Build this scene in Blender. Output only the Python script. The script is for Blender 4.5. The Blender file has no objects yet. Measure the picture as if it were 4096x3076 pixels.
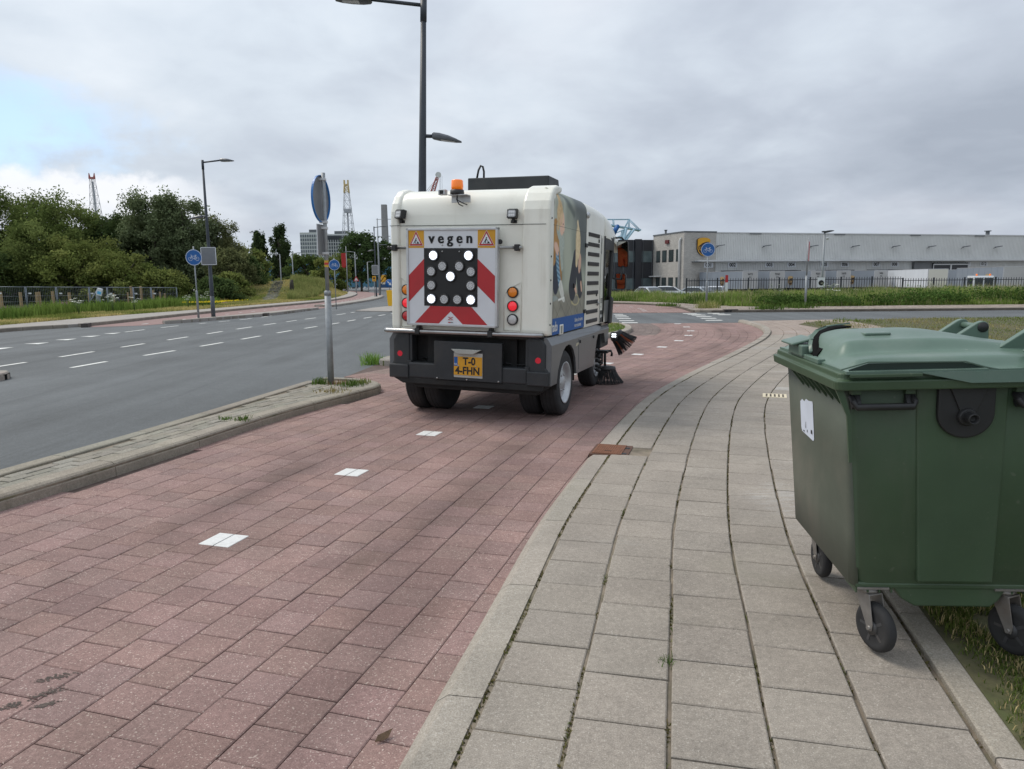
import bpy, math, random
import numpy as np
from mathutils import Vector, Matrix
random.seed(7); RNG = np.random.default_rng(7)
S = bpy.context.scene
COL = S.collection
R = math.radians

# ---------------------------------------------------------------- camera
cam = bpy.data.cameras.new('camera'); cam.sensor_width = 36.0; cam.lens = 36.0*2840/4096
cam.clip_start = 0.05; cam.clip_end = 6000
cam_ob = bpy.data.objects.new('camera', cam); COL.objects.link(cam_ob)
_p = R(8.4); _r = 0.0099
_R0 = Vector((1, 0, 0)); _U0 = Vector((0, math.sin(_p), math.cos(_p))); _F = Vector((0, math.cos(_p), -math.sin(_p)))
_Rv = _R0*math.cos(_r) - _U0*math.sin(_r); _Uv = _U0*math.cos(_r) + _R0*math.sin(_r)
m4 = Matrix.Identity(4)
for i in range(3):
    m4[i][0] = _Rv[i]; m4[i][1] = _Uv[i]; m4[i][2] = -_F[i]
m4[2][3] = 1.6
cam_ob.matrix_world = m4
S.camera = cam_ob

# ---------------------------------------------------------------- sky and sun
SUN_AZ, SUN_EL = R(-62), R(52)          # azimuth from +Y towards +X
W = bpy.data.worlds.new('World'); S.world = W; W.use_nodes = True
nt = W.node_tree; nt.nodes.clear()
class N:
    """small node-tree helper"""
    def __init__(s, tree): s.t = tree
    def new(s, typ, **kw):
        n = s.t.nodes.new(typ)
        for k, v in kw.items():
            setattr(n, k, v)
        return n
    def link(s, a, b): s.t.links.new(a, b)
    def val(s, sock, v):
        if hasattr(v, 'links') or isinstance(v, bpy.types.NodeSocket): s.link(v, sock)
        else: sock.default_value = v
    def math(s, op, a, b=0.0, c=None, clamp=False):
        n = s.new('ShaderNodeMath', operation=op, use_clamp=clamp)
        s.val(n.inputs[0], a); s.val(n.inputs[1], b)
        if c is not None: s.val(n.inputs[2], c)
        return n.outputs[0]
    def vmath(s, op, a, b=(0, 0, 0)):
        n = s.new('ShaderNodeVectorMath', operation=op)
        s.val(n.inputs[0], a)
        if op == 'SCALE': s.val(n.inputs['Scale'], b)
        else: s.val(n.inputs[1], b)
        return n.outputs['Value'] if op in ('LENGTH', 'DOT_PRODUCT', 'DISTANCE') else n.outputs[0]
    def noise(s, vec, scale, detail=4, rough=.55, dist=0.0, dims='3D'):
        n = s.new('ShaderNodeTexNoise'); n.noise_dimensions = dims
        if vec is not None: s.link(vec, n.inputs['Vector'])
        s.val(n.inputs['Scale'], scale); n.inputs['Detail'].default_value = detail
        n.inputs['Roughness'].default_value = rough; n.inputs['Distortion'].default_value = dist
        return n.outputs['Fac']
    def ramp(s, fac, stops, interp='LINEAR'):
        n = s.new('ShaderNodeValToRGB'); n.color_ramp.interpolation = interp
        e = n.color_ramp.elements
        while len(e) < len(stops): e.new(0.5)
        for el, (p, c) in zip(e, stops):
            el.position = p
            el.color = (c, c, c, 1) if not hasattr(c, '__len__') else (*c[:3], 1)
        s.link(fac, n.inputs[0])
        return n.outputs[0]
    def mix(s, fac, a, b, mode='MIX'):
        n = s.new('ShaderNodeMix', data_type='RGBA', blend_type=mode)
        s.val(n.inputs[0], fac)
        for k, v in ((6, a), (7, b)):
            if isinstance(v, bpy.types.NodeSocket): s.link(v, n.inputs[k])
            else: n.inputs[k].default_value = (*v[:3], 1) if hasattr(v, '__len__') else (v, v, v, 1)
        return n.outputs[2]
    def smooth(s, x, lo, hi):
        n = s.new('ShaderNodeMapRange', interpolation_type='SMOOTHSTEP')
        s.val(n.inputs[0], x); n.inputs[1].default_value = lo; n.inputs[2].default_value = hi
        return n.outputs[0]

w = N(nt)
out = w.new('ShaderNodeOutputWorld'); bg = w.new('ShaderNodeBackground'); bg.inputs[1].default_value = 0.1
w.link(bg.outputs[0], out.inputs[0])
sky = w.new('ShaderNodeTexSky', sky_type='NISHITA'); sky.sun_disc = False
sky.sun_elevation = SUN_EL; sky.sun_rotation = SUN_AZ
sky.air_density = 1.0; sky.dust_density = 0.6; sky.ozone_density = 1.6
tc = w.new('ShaderNodeTexCoord'); D = w.vmath('NORMALIZE', tc.outputs['Generated'])
sx = w.new('ShaderNodeSeparateXYZ'); w.link(D, sx.inputs[0])
dz = w.math('MAXIMUM', sx.outputs[2], 0.0)
den = w.math('ADD', dz, 0.27)
px_ = w.math('DIVIDE', sx.outputs[0], den); py_ = w.math('DIVIDE', sx.outputs[1], den)
cb = w.new('ShaderNodeCombineXYZ'); w.link(px_, cb.inputs[0]); w.link(py_, cb.inputs[1])
P = cb.outputs[0]
big = w.noise(P, 0.75, 3, .5, .3); mid = w.noise(P, 1.9, 5, .5, .3); fine = w.noise(P, 5.0, 6, .55, .3)
tex = w.math('ADD', w.math('MULTIPLY', big, .45), w.math('ADD', w.math('MULTIPLY', mid, .40), w.math('MULTIPLY', fine, .15)))
# overcast deck: grey-blue undersides to pale grey, a little brighter towards the zenith and to the sun's side
side = w.math('ADD', w.math('MULTIPLY', sx.outputs[0], -.30), 0.0)
tex2 = w.math('ADD', tex, w.math('MULTIPLY', side, .42))
cl = w.ramp(tex2, [(.30, (.315, .355, .42)), (.44, (.42, .465, .535)), (.55, (.525, .58, .645)), (.69, (.65, .695, .745)), (.84, (.78, .81, .84))])
warm = w.smooth(w.noise(P, .9, 3, .5, .2), .5, .75)
cl = w.mix(w.math('MULTIPLY', warm, .28), cl, (.62, .575, .60))
cie = w.math('ADD', w.math('MULTIPLY', dz, .46), 0.92)
cl = w.mix(1.0, cl, cie, 'MULTIPLY')
cl = w.mix(1.0, cl, (10.0, 10.0, 10.0), 'MULTIPLY')
# a gap of blue low in the west, with a bank of white cumulus beneath it
az = w.math('ARCTAN2', sx.outputs[0], sx.outputs[1])
el = w.math('ARCSINE', sx.outputs[2])
wob = w.math('SUBTRACT', w.noise(P, 2.6, 5, .6, .2), .5)
wob2 = w.math('SUBTRACT', w.noise(D, 22.0, 5, .6, .1), .5)
ga = w.math('DIVIDE', w.math('ADD', az, .66), .20)
ge = w.math('DIVIDE', w.math('ADD', w.math('SUBTRACT', el, .166), w.math('MULTIPLY', az, .02)), .052)
gd_ = w.math('SQRT', w.math('ADD', w.math('MULTIPLY', ga, ga), w.math('MULTIPLY', ge, ge)))
gd_ = w.math('ADD', gd_, w.math('ADD', w.math('MULTIPLY', wob, 1.5), w.math('MULTIPLY', wob2, .8)))
hole = w.math('SUBTRACT', 1.0, w.smooth(gd_, .45, 1.25))
bank_top = w.math('ADD', w.math('MULTIPLY', wob2, .055), .130)
be = w.math('SUBTRACT', bank_top, el)
bank = w.math('MULTIPLY', w.smooth(be, -.004, .012), w.math('SUBTRACT', 1.0, w.smooth(be, .03, .085)))
bank = w.math('MULTIPLY', bank, w.math('SUBTRACT', 1.0, w.smooth(w.math('ABSOLUTE', w.math('ADD', az, .68)), .20, .34)))
blue = w.mix(.42, w.mix(1.0, sky.outputs[0], (1.3, 1.4, 1.5), 'MULTIPLY'), (3.9, 5.7, 8.2))
c1 = w.mix(w.math('MULTIPLY', hole, .74), cl, blue)
c2 = w.mix(w.math('MULTIPLY', bank, .75), c1, (8.1, 8.15, 8.4))
w.link(c2, bg.inputs[0])

sun = bpy.data.lights.new('sun', 'SUN'); sun.energy = 1.5; sun.angle = R(24); sun.color = (1, .93, .83)
so = bpy.data.objects.new('sun', sun); COL.objects.link(so)
sd = Vector((math.sin(SUN_AZ)*math.cos(SUN_EL), math.cos(SUN_AZ)*math.cos(SUN_EL), math.sin(SUN_EL)))
so.rotation_euler = sd.to_track_quat('Z', 'Y').to_euler(); so.location = sd*60
vs = S.view_settings; vs.view_transform = 'Standard'; vs.look = 'None'; vs.exposure = 0.40; vs.gamma = 1.0
vs.use_curve_mapping = False
S.render.film_transparent = False
S.cycles.max_bounces = 6; S.cycles.use_denoising = True

# ---------------------------------------------------------------- materials
MATS = {}
def M(name, col, rough=.6, metal=0.0, var=.12, scale=4.0, bump=0.0, bscale=60.0, tint=False, spec=.5, grime=None, gfac=.5,
      speck=None, streak=None, emit=None, estr=0.0, coat=0.0, trans=0.0, alpha=1.0, rvar=.0):
    """principled material: base colour broken up by noise, optional grime colour, aggregate specks and bump"""
    if name in MATS: return MATS[name]
    m = bpy.data.materials.new(name); m.use_nodes = True; MATS[name] = m
    n = N(m.node_tree); b = m.node_tree.nodes['Principled BSDF']
    t = n.new('ShaderNodeTexCoord'); V = t.outputs['Object']
    c = None
    if var > 0:
        f1 = n.noise(V, scale, 5, .6)
        lo = tuple(max(0, x*(1-var)) for x in col); hi = tuple(x*(1+var) for x in col)
        c = n.ramp(f1, [(.3, lo), (.7, hi)])
    if grime:
        f2 = n.smooth(n.noise(V, scale*.45, 6, .65, .4), .45, .75)
        c = n.mix(n.math('MULTIPLY', f2, gfac), c if c is not None else col, grime)
    if streak:
        mp = n.new('ShaderNodeMapping'); mp.inputs['Scale'].default_value = (1, 1, .07); n.link(V, mp.inputs[0])
        f4 = n.math('MULTIPLY', n.smooth(n.noise(mp.outputs[0], streak[0], 5, .6), .52, .8), n.smooth(n.noise(V, 1.6, 3, .5), .35, .7))
        c = n.mix(n.math('MULTIPLY', f4, streak[2]), c if c is not None else col, streak[1])
    if speck:
        for (sc, lo, colr, fac) in speck:
            f3 = n.smooth(n.noise(V, sc, 2, .5), lo, lo+.06)
            c = n.mix(n.math('MULTIPLY', f3, fac), c if c is not None else col, colr)
    if tint:
        a = n.new('ShaderNodeAttribute', attribute_name='tint')
        c = n.mix(1.0, c if c is not None else col, a.outputs['Color'], 'MULTIPLY')
    if c is not None: n.link(c, b.inputs['Base Color'])
    else: b.inputs['Base Color'].default_value = (*col, 1)
    b.inputs['Roughness'].default_value = rough; b.inputs['Metallic'].default_value = metal
    if rvar > 0:
        n.link(n.math('ADD', n.math('MULTIPLY', n.noise(V, scale*1.7, 5, .6), rvar*2), rough-rvar), b.inputs['Roughness'])
    b.inputs['Specular IOR Level'].default_value = spec
    b.inputs['Coat Weight'].default_value = coat; b.inputs['Coat Roughness'].default_value = .12
    if trans: b.inputs['Transmission Weight'].default_value = trans
    if alpha < 1: b.inputs['Alpha'].default_value = alpha
    if emit:
        b.inputs['Emission Color'].default_value = (*emit, 1); b.inputs['Emission Strength'].default_value = estr
    if bump > 0:
        bp = n.new('ShaderNodeBump'); bp.inputs['Strength'].default_value = min(1, bump); bp.inputs['Distance'].default_value = .004
        n.link(n.noise(V, bscale, 4, .6), bp.inputs['Height']); n.link(bp.outputs[0], b.inputs['Normal'])
    return m

# ---------------------------------------------------------------- mesh building
def tag(o, label=None, cat=None, group=None, kind=None):
    if label: o['label'] = label
    if cat: o['category'] = cat
    if group: o['group'] = group
    if kind: o['kind'] = kind
    return o
def empty(name, loc=(0, 0, 0), rz=0.0, label=None, cat=None, group=None, rx=0, ry=0):
    o = bpy.data.objects.new(name, None); COL.objects.link(o)
    o.location = loc; o.rotation_euler = (rx, ry, rz); o.empty_display_size = .2
    return tag(o, label, cat, group)
def copy_thing(src, loc=None, rz=None, label=None, scale=None):
    c = src.copy(); COL.objects.link(c)
    if loc is not None: c.location = loc
    if rz is not None: c.rotation_euler = (c.rotation_euler[0], c.rotation_euler[1], rz)
    if scale is not None: c.scale = scale
    if label: c['label'] = label
    for ch in list(KIDS.get(src.name, [])):
        d = ch.copy(); COL.objects.link(d); d.parent = c
        KIDS.setdefault(c.name, []).append(d)
        for g in list(KIDS.get(ch.name, [])):
            e = g.copy(); COL.objects.link(e); e.parent = d
            KIDS.setdefault(d.name, []).append(e)
    return c
KIDS = {}
def link_mesh(name, me, parent=None, loc=None, rot=None):
    o = bpy.data.objects.new(name, me); COL.objects.link(o)
    if parent is not None:
        o.parent = parent; KIDS.setdefault(parent.name, []).append(o)
    if loc is not None: o.location = loc
    if rot is not None: o.rotation_euler = rot
    return o

class MB:
    """collects shapes; build() links them as ONE mesh object"""
    def __init__(s): s.v = []; s.f = []; s.mi = []; s.sm = []; s.tint = {}
    def add(s, vs, fs, mi=0, smooth=False, tint=None):
        o = len(s.v); s.v += [tuple(p) for p in vs]
        for f in fs:
            s.f.append(tuple(i+o for i in f)); s.mi.append(mi); s.sm.append(smooth)
        if tint is not None:
            for i in range(o, len(s.v)): s.tint[i] = tint
        return s
    def box(s, c, d, mi=0, rz=0.0, tint=None, M4=None):
        hx, hy, hz = d[0]/2, d[1]/2, d[2]/2
        P = [(-hx, -hy, -hz), (hx, -hy, -hz), (hx, hy, -hz), (-hx, hy, -hz), (-hx, -hy, hz), (hx, -hy, hz), (hx, hy, hz), (-hx, hy, hz)]
        if M4 is not None: P = [tuple(M4 @ Vector(p)) for p in P]
        elif rz:
            cs, sn = math.cos(rz), math.sin(rz); P = [(x*cs-y*sn, x*sn+y*cs, z) for x, y, z in P]
        P = [(x+c[0], y+c[1], z+c[2]) for x, y, z in P]
        return s.add(P, [(0, 3, 2, 1), (4, 5, 6, 7), (0, 1, 5, 4), (1, 2, 6, 5), (2, 3, 7, 6), (3, 0, 4, 7)], mi, tint=tint)
    def b2(s, lo, hi, mi=0, tint=None):
        return s.box([(a+b)/2 for a, b in zip(lo, hi)], [b-a for a, b in zip(lo, hi)], mi, tint=tint)
    def ring_loft(s, rings, mi=0, smooth=True, caps=(True, True), closed=True, tint=None):
        n = len(rings[0]); vs = [p for r in rings for p in r]; fs = []
        for i in range(len(rings)-1):
            for j in range(n if closed else n-1):
                a = i*n+j; b = i*n+(j+1) % n
                fs.append((a, b, b+n, a+n))
        s.add(vs, fs, mi, smooth, tint)
        o = len(s.v)-len(vs)
        if caps[0]: s.f.append(tuple(o+j for j in range(n-1, -1, -1))); s.mi.append(mi); s.sm.append(False)
        if caps[1]: s.f.append(tuple(o+(len(rings)-1)*n+j for j in range(n))); s.mi.append(mi); s.sm.append(False)
        return s
    def tube(s, pts, r, n=10, mi=0, caps=True, smooth=True):
        pts = [Vector(p) for p in pts]; rings = []
        rr = r if hasattr(r, '__len__') else [r]*len(pts)
        up = None
        for i, p in enumerate(pts):
            t = (pts[min(i+1, len(pts)-1)]-pts[max(i-1, 0)]).normalized()
            if up is None:
                up = Vector((0, 0, 1)) if abs(t.z) < .9 else Vector((0, 1, 0))
            a = t.cross(up).normalized(); b = a.cross(t).normalized(); up = b
            rings.append([tuple(p+(a*math.cos(k*2*math.pi/n)+b*math.sin(k*2*math.pi/n))*rr[i]) for k in range(n)])
        return s.ring_loft(rings, mi, smooth, (caps, caps))
    def lathe(s, prof, axis_o, axis_d, n=24, mi=0, smooth=True, caps=(True, True), arc=None):
        """prof: (radius, distance along the axis)"""
        d = Vector(axis_d).normalized(); up = Vector((0, 0, 1)) if abs(d.z) < .9 else Vector((0, 1, 0))
        a = d.cross(up).normalized(); b = a.cross(d).normalized(); o = Vector(axis_o)
        rings = [[tuple(o+d*h+(a*math.cos(k*2*math.pi/n)+b*math.sin(k*2*math.pi/n))*max(r, 1e-4)) for k in range(n)] for r, h in prof]
        return s.ring_loft(rings, mi, smooth, caps)
    def prism(s, poly, axis, lo, hi, mi=0, tint=None):
        """poly in the two other axes (order x,y,z without `axis`), extruded from lo to hi"""
        def mk(p, h):
            q = list(p); q.insert(axis, h); return tuple(q)
        n = len(poly); vs = [mk(p, lo) for p in poly]+[mk(p, hi) for p in poly]
        fs = [tuple(range(n-1, -1, -1)), tuple(range(n, 2*n))]+[(i, (i+1) % n, (i+1) % n+n, i+n) for i in range(n)]
        return s.add(vs, fs, mi, tint=tint)
    def disc(s, c, r, nrm, n=20, mi=0):
        d = Vector(nrm).normalized(); up = Vector((0, 0, 1)) if abs(d.z) < .9 else Vector((0, 1, 0))
        a = up.cross(d).normalized(); b = d.cross(a).normalized(); c = Vector(c)
        return s.add([tuple(c+(a*math.cos(k*2*math.pi/n)+b*math.sin(k*2*math.pi/n))*r) for k in range(n)], [tuple(range(n))], mi)
    def poly(s, pts, mi=0, tint=None): return s.add(pts, [tuple(range(len(pts)))], mi, tint=tint)
    def mapv(s, fn): s.v = [tuple(fn(*p)) for p in s.v]; return s
    def mesh(s, name, mats, fixn=True):
        me = bpy.data.meshes.new(name); me.from_pydata(s.v, [], s.f)
        for m in (mats if isinstance(mats, (list, tuple)) else [mats]): me.materials.append(m)
        me.polygons.foreach_set('material_index', s.mi); me.polygons.foreach_set('use_smooth', s.sm)
        if s.tint:
            at = me.color_attributes.new('tint', 'FLOAT_COLOR', 'POINT')
            arr = np.ones((len(s.v), 4), np.float32)
            for i, t in s.tint.items(): arr[i, :3] = t
            at.data.foreach_set('color', arr.ravel())
        me.update()
        if fixn:
            import bmesh
            bm = bmesh.new(); bm.from_mesh(me); bmesh.ops.recalc_face_normals(bm, faces=bm.faces); bm.to_mesh(me); bm.free()
        return me
    def build(s, name, mats, parent=None, bevel=0.0, seg=2, fixn=True, loc=None, rot=None, angle=35):
        o = link_mesh(name, s.mesh(name, mats, fixn), parent, loc, rot)
        if bevel > 0:
            b = o.modifiers.new('bevel', 'BEVEL'); b.width = bevel; b.segments = seg; b.limit_method = 'ANGLE'; b.angle_limit = R(angle)
            b.harden_normals = False
        return o

def raw_mesh(name, verts, faces_n, mat, tint=None, smooth=False, uv=None):
    """fast mesh from numpy: verts (N,3), faces (F,k) all with k corners, tint (N,3)"""
    me = bpy.data.meshes.new(name); V = np.asarray(verts, np.float32); F = np.asarray(faces_n, np.int32)
    k = F.shape[1]
    me.vertices.add(len(V)); me.vertices.foreach_set('co', V.ravel())
    me.loops.add(F.size); me.loops.foreach_set('vertex_index', F.ravel())
    me.polygons.add(len(F)); me.polygons.foreach_set('loop_start', np.arange(0, F.size, k, dtype=np.int32))
    if smooth: me.polygons.foreach_set('use_smooth', np.ones(len(F), bool))
    me.update(calc_edges=True)
    if tint is not None:
        at = me.color_attributes.new('tint', 'FLOAT_COLOR', 'POINT')
        arr = np.ones((len(V), 4), np.float32); arr[:, :3] = tint; at.data.foreach_set('color', arr.ravel())
    me.materials.append(mat)
    return me

def text_shape(body, size, bold=0.0, sx=1.0, align='CENTER'):
    """flat letter polygons (verts in x,y; faces) of a line of lettering"""
    cu = bpy.data.curves.new('txt', 'FONT'); cu.body = body; cu.size = size; cu.align_x = align; cu.align_y = 'CENTER'
    cu.offset = bold; cu.resolution_u = 3; cu.fill_mode = 'FRONT'
    o = bpy.data.objects.new('txt', cu); COL.objects.link(o)
    me = bpy.data.meshes.new_from_object(o)
    vs = [(v.co.x*sx, v.co.y) for v in me.vertices]; fs = [tuple(p.vertices) for p in me.polygons]
    bpy.data.objects.remove(o); bpy.data.meshes.remove(me); bpy.data.curves.remove(cu)
    return vs, fs
def add_text(mb, body, size, origin, ax, ay, mi=0, bold=0.0, sx=1.0, align='CENTER'):
    vs, fs = text_shape(body, size, bold, sx, align)
    o = Vector(origin); ax = Vector(ax); ay = Vector(ay)
    mb.add([tuple(o+ax*x+ay*y) for x, y in vs], fs, mi)

# ---------------------------------------------------------------- curves in the ground plane
class Curve:
    def __init__(s, pts, step=.05):
        P = np.array(pts, float); Q = np.vstack([2*P[0]-P[1], P, 2*P[-1]-P[-2]]); out = []
        for i in range(1, len(Q)-2):
            p0, p1, p2, p3 = Q[i-1:i+3]; n = max(4, int(np.linalg.norm(p2-p1)/step))
            t = np.linspace(0, 1, n, endpoint=False)[:, None]
            out.append(.5*((2*p1)+(-p0+p2)*t+(2*p0-5*p1+4*p2-p3)*t**2+(-p0+3*p1-3*p2+p3)*t**3))
        s.p = np.vstack(out+[P[-1:]])
        for _ in range(6):
            q = s.p.copy(); q[1:-1] = (s.p[:-2]+2*s.p[1:-1]+s.p[2:])/4; s.p = q
        d = np.linalg.norm(np.diff(s.p, axis=0), axis=1); s.s = np.concatenate([[0], np.cumsum(d)]); s.L = s.s[-1]
        t = np.gradient(s.p, axis=0); t /= np.linalg.norm(t, axis=1)[:, None]; s.t = t
    def at(s, q, d=0.0):
        x = np.interp(q, s.s, s.p[:, 0]); y = np.interp(q, s.s, s.p[:, 1])
        tx = np.interp(q, s.s, s.t[:, 0]); ty = np.interp(q, s.s, s.t[:, 1]); l = math.hypot(tx, ty)
        return (x+ty/l*d, y-tx/l*d)
    def head(s, q):
        return math.atan2(np.interp(q, s.s, s.t[:, 0]), np.interp(q, s.s, s.t[:, 1]))
    def s_at_y(s, y):
        d = s.p[:, 1]-y; k = np.nonzero(d[:-1]*d[1:] <= 0)[0]
        if not len(k): return float(s.s[int(np.argmin(abs(d)))])
        i = int(k[0]); f = d[i]/(d[i]-d[i+1]) if d[i] != d[i+1] else 0
        return float(s.s[i]+(s.s[i+1]-s.s[i])*f)
def inside(x, y, poly):
    c = False; n = len(poly); j = n-1
    for i in range(n):
        xi, yi = poly[i]; xj, yj = poly[j]
        if (yi > y) != (yj > y) and x < (xj-xi)*(y-yi)/(yj-yi)+xi: c = not c
        j = i
    return c
# ================================================================ ground, road, paths
def mat_asphalt():
    m = bpy.data.materials.new('asphalt'); m.use_nodes = True; n = N(m.node_tree); b = m.node_tree.nodes['Principled BSDF']
    V = n.new('ShaderNodeTexCoord').outputs['Object']
    c = n.ramp(n.noise(V, 230, 3, .7), [(.28, (.055, .06, .062)), (.5, (.098, .107, .111)), (.68, (.15, .16, .163)), (.8, (.24, .245, .24))])
    c = n.mix(1.0, c, n.ramp(n.noise(V, 38, 3, .7), [(.3, .80), (.5, .98), (.7, 1.24)]), 'MULTIPLY'); c = n.mix(1.0, c, n.ramp(n.noise(V, 9, 4, .7), [(.3, .90), (.7, 1.10)]), 'MULTIPLY')
    st = n.new('ShaderNodeMapping'); st.inputs['Rotation'].default_value = (0, 0, R(7)); st.inputs['Scale'].default_value = (1.1, .06, 1)
    n.link(V, st.inputs[0])
    lane = n.noise(st.outputs[0], 1.3, 4, .55)
    c = n.mix(1.0, c, n.ramp(lane, [(.28, .76), (.72, 1.16)]), 'MULTIPLY')
    pt = n.ramp(n.noise(V, .11, 3, .55, .6), [(.40, .90), (.47, 1.05), (.60, 1.0)]); c = n.mix(1.0, c, pt, 'MULTIPLY')
    c = n.mix(1.0, c, n.ramp(n.noise(V, .9, 6, .6, .3), [(.3, .9), (.7, 1.09)]), 'MULTIPLY')
    skid = n.math('SUBTRACT', 1.0, n.smooth(n.math('ABSOLUTE', n.math('SUBTRACT', n.noise(st.outputs[0], .55, 3, .5, .5), .5)), .0, .012))
    c = n.mix(n.math('MULTIPLY', skid, .28), c, (.05, .053, .055))
    n.link(c, b.inputs['Base Color']); b.inputs['Roughness'].default_value = .82
    bp = n.new('ShaderNodeBump'); bp.inputs['Strength'].default_value = .6; bp.inputs['Distance'].default_value = .004
    n.link(n.noise(V, 150, 3, .6), bp.inputs['Height']); n.link(bp.outputs[0], b.inputs['Normal'])
    return m
def mat_paver(name, lo, mid, hi, light, dark, sc=150, patch=(.86, 1.12), stain=None, lfac=.75, chalk=0):
    m = bpy.data.materials.new(name); m.use_nodes = True; n = N(m.node_tree); b = m.node_tree.nodes['Principled BSDF']
    V = n.new('ShaderNodeTexCoord').outputs['Object']
    c = n.ramp(n.noise(V, sc, 4, .65), [(.32, lo), (.5, mid), (.68, hi)])
    c = n.mix(1.0, c, n.ramp(n.noise(V, 46, 4, .7), [(.3, .84), (.5, 1.0), (.7, 1.17)]), 'MULTIPLY')
    f = n.smooth(n.noise(V, sc*.62, 1, .4), .655, .70); c = n.mix(n.math('MULTIPLY', f, lfac), c, light)
    f = n.smooth(n.noise(V, sc*.9, 2, .5), .67, .72); c = n.mix(n.math('MULTIPLY', f, .6), c, dark)
    c = n.mix(1.0, c, n.ramp(n.noise(V, 2.2, 6, .65, .5), [(.3, patch[0]), (.7, patch[1])]), 'MULTIPLY')
    if stain:
        f = n.smooth(n.noise(V, stain[1], 7, .7, .8), stain[2], stain[2]+.22); c = n.mix(n.math('MULTIPLY', f, stain[3]), c, stain[0])
    if chalk:
        st = n.new('ShaderNodeMapping'); st.inputs['Scale'].default_value = (1, 6, 1); st.inputs['Rotation'].default_value = (0, 0, R(-12)); n.link(V, st.inputs[0])
        f = n.math('MULTIPLY', n.smooth(n.noise(V, .7, 3, .5, .3), .56, .74), n.smooth(n.noise(st.outputs[0], 5, 6, .7, .4), .40, .72)); c = n.mix(n.math('MULTIPLY', f, chalk), c, (.50, .50, .485))
    a = n.new('ShaderNodeAttribute', attribute_name='tint'); c = n.mix(1.0, c, a.outputs['Color'], 'MULTIPLY')
    n.link(c, b.inputs['Base Color']); b.inputs['Roughness'].default_value = .88; b.inputs['Specular IOR Level'].default_value = .3
    bp = n.new('ShaderNodeBump'); bp.inputs['Strength'].default_value = .5; bp.inputs['Distance'].default_value = .003
    n.link(n.noise(V, sc*1.3, 3, .6), bp.inputs['Height']); n.link(bp.outputs[0], b.inputs['Normal'])
    return m
ASPH = mat_asphalt()
BRICK = mat_paver('red_brick', (.195, .125, .111), (.265, .173, .154), (.33, .223, .199), (.56, .46, .40), (.09, .06, .06), 190, (.84, 1.12), ((.12, .095, .07), .8, .55, .35), .7)
TILE = mat_paver('grey_tile', (.22, .191, .159), (.297, .262, .222), (.370, .331, .285), (.54, .50, .44), (.13, .12, .105), 210, (.84, 1.1), ((.24, .225, .17), .9, .55, .4), .5, .75)
KERB = mat_paver('kerb_concrete', (.23, .20, .167), (.315, .281, .238), (.395, .36, .312), (.5, .48, .44), (.13, .12, .105), 170, (.82, 1.12), ((.2, .18, .13), 1.6, .52, .5), .4)
KERBD = mat_paver('island_kerb', (.22, .195, .155), (.31, .275, .225), (.385, .345, .29), (.45, .43, .38), (.1, .09, .075), 170, (.78, 1.1), ((.15, .13, .09), 1.6, .5, .5), .4)
ISLE = mat_paver('island_paver', (.185, .168, .135), (.26, .24, .197), (.33, .305, .26), (.48, .46, .4), (.1, .095, .08), 190, (.84, 1.12), ((.17, .165, .1), 1.5, .55, .4), .4)
JOINT = M('joint_sand', (.20, .165, .125), .95, var=.4, scale=9, bump=.6, bscale=120, grime=(.075, .085, .03), gfac=.7)
JRED = M('joint_dark', (.105, .072, .062), .95, var=.3, scale=9, bump=.4, bscale=120, grime=(.06, .06, .03), gfac=.35)
PAINT = M('road_paint', (.72, .72, .68), .7, var=.08, scale=14, grime=(.42, .42, .4), gfac=.55, bump=.3, bscale=200)
SOIL = M('soil', (.11, .085, .055), .95, var=.35, scale=6, bump=.8, bscale=40, grime=(.10, .12, .04), gfac=.6)
TURF = M('turf', (.105, .125, .04), .95, var=.4, scale=3, bump=.9, bscale=30, grime=(.20, .17, .075), gfac=.75)
FARKERB = M('far_kerb', (.24, .21, .175), .9, var=.18, scale=3, grime=(.13, .115, .095), gfac=.5)

# the base ground, out to the horizon
g = MB(); g.poly([(-3000, -300, -1.7), (3000, -300, -1.7), (3000, 4000, -1.7), (-3000, 4000, -1.7)])
tag(g.build('ground', TURF), kind='structure')

def sheet(name, pts, z, mat, parent=None, thick=0.0, kind='structure'):
    mb = MB()
    if thick: mb.prism(pts, 2, z-thick, z)
    else: mb.poly([(x, y, z) for x, y in pts])
    o = mb.build(name, mat, parent)
    if parent is None or kind == 'stuff': tag(o, kind=kind)
    return o
# main road and the side road meeting it (one asphalt sheet with a body)
ROAD = sheet('road', [(-18.2, -12), (14, -12), (14, 20), (9.5, 25.42), (70, 26.4), (70, 33.2), (14, 32.6), (9.5, 33.6), (8.5, 60), (-3, 60), (-5, 75), (-14, 125), (-40, 170), (-50, 166),
                      (-24, 122), (-16, 75), (-14.6, 58), (-17, 44), (-17.2, 26)], 0.0, ASPH, thick=.3)

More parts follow.
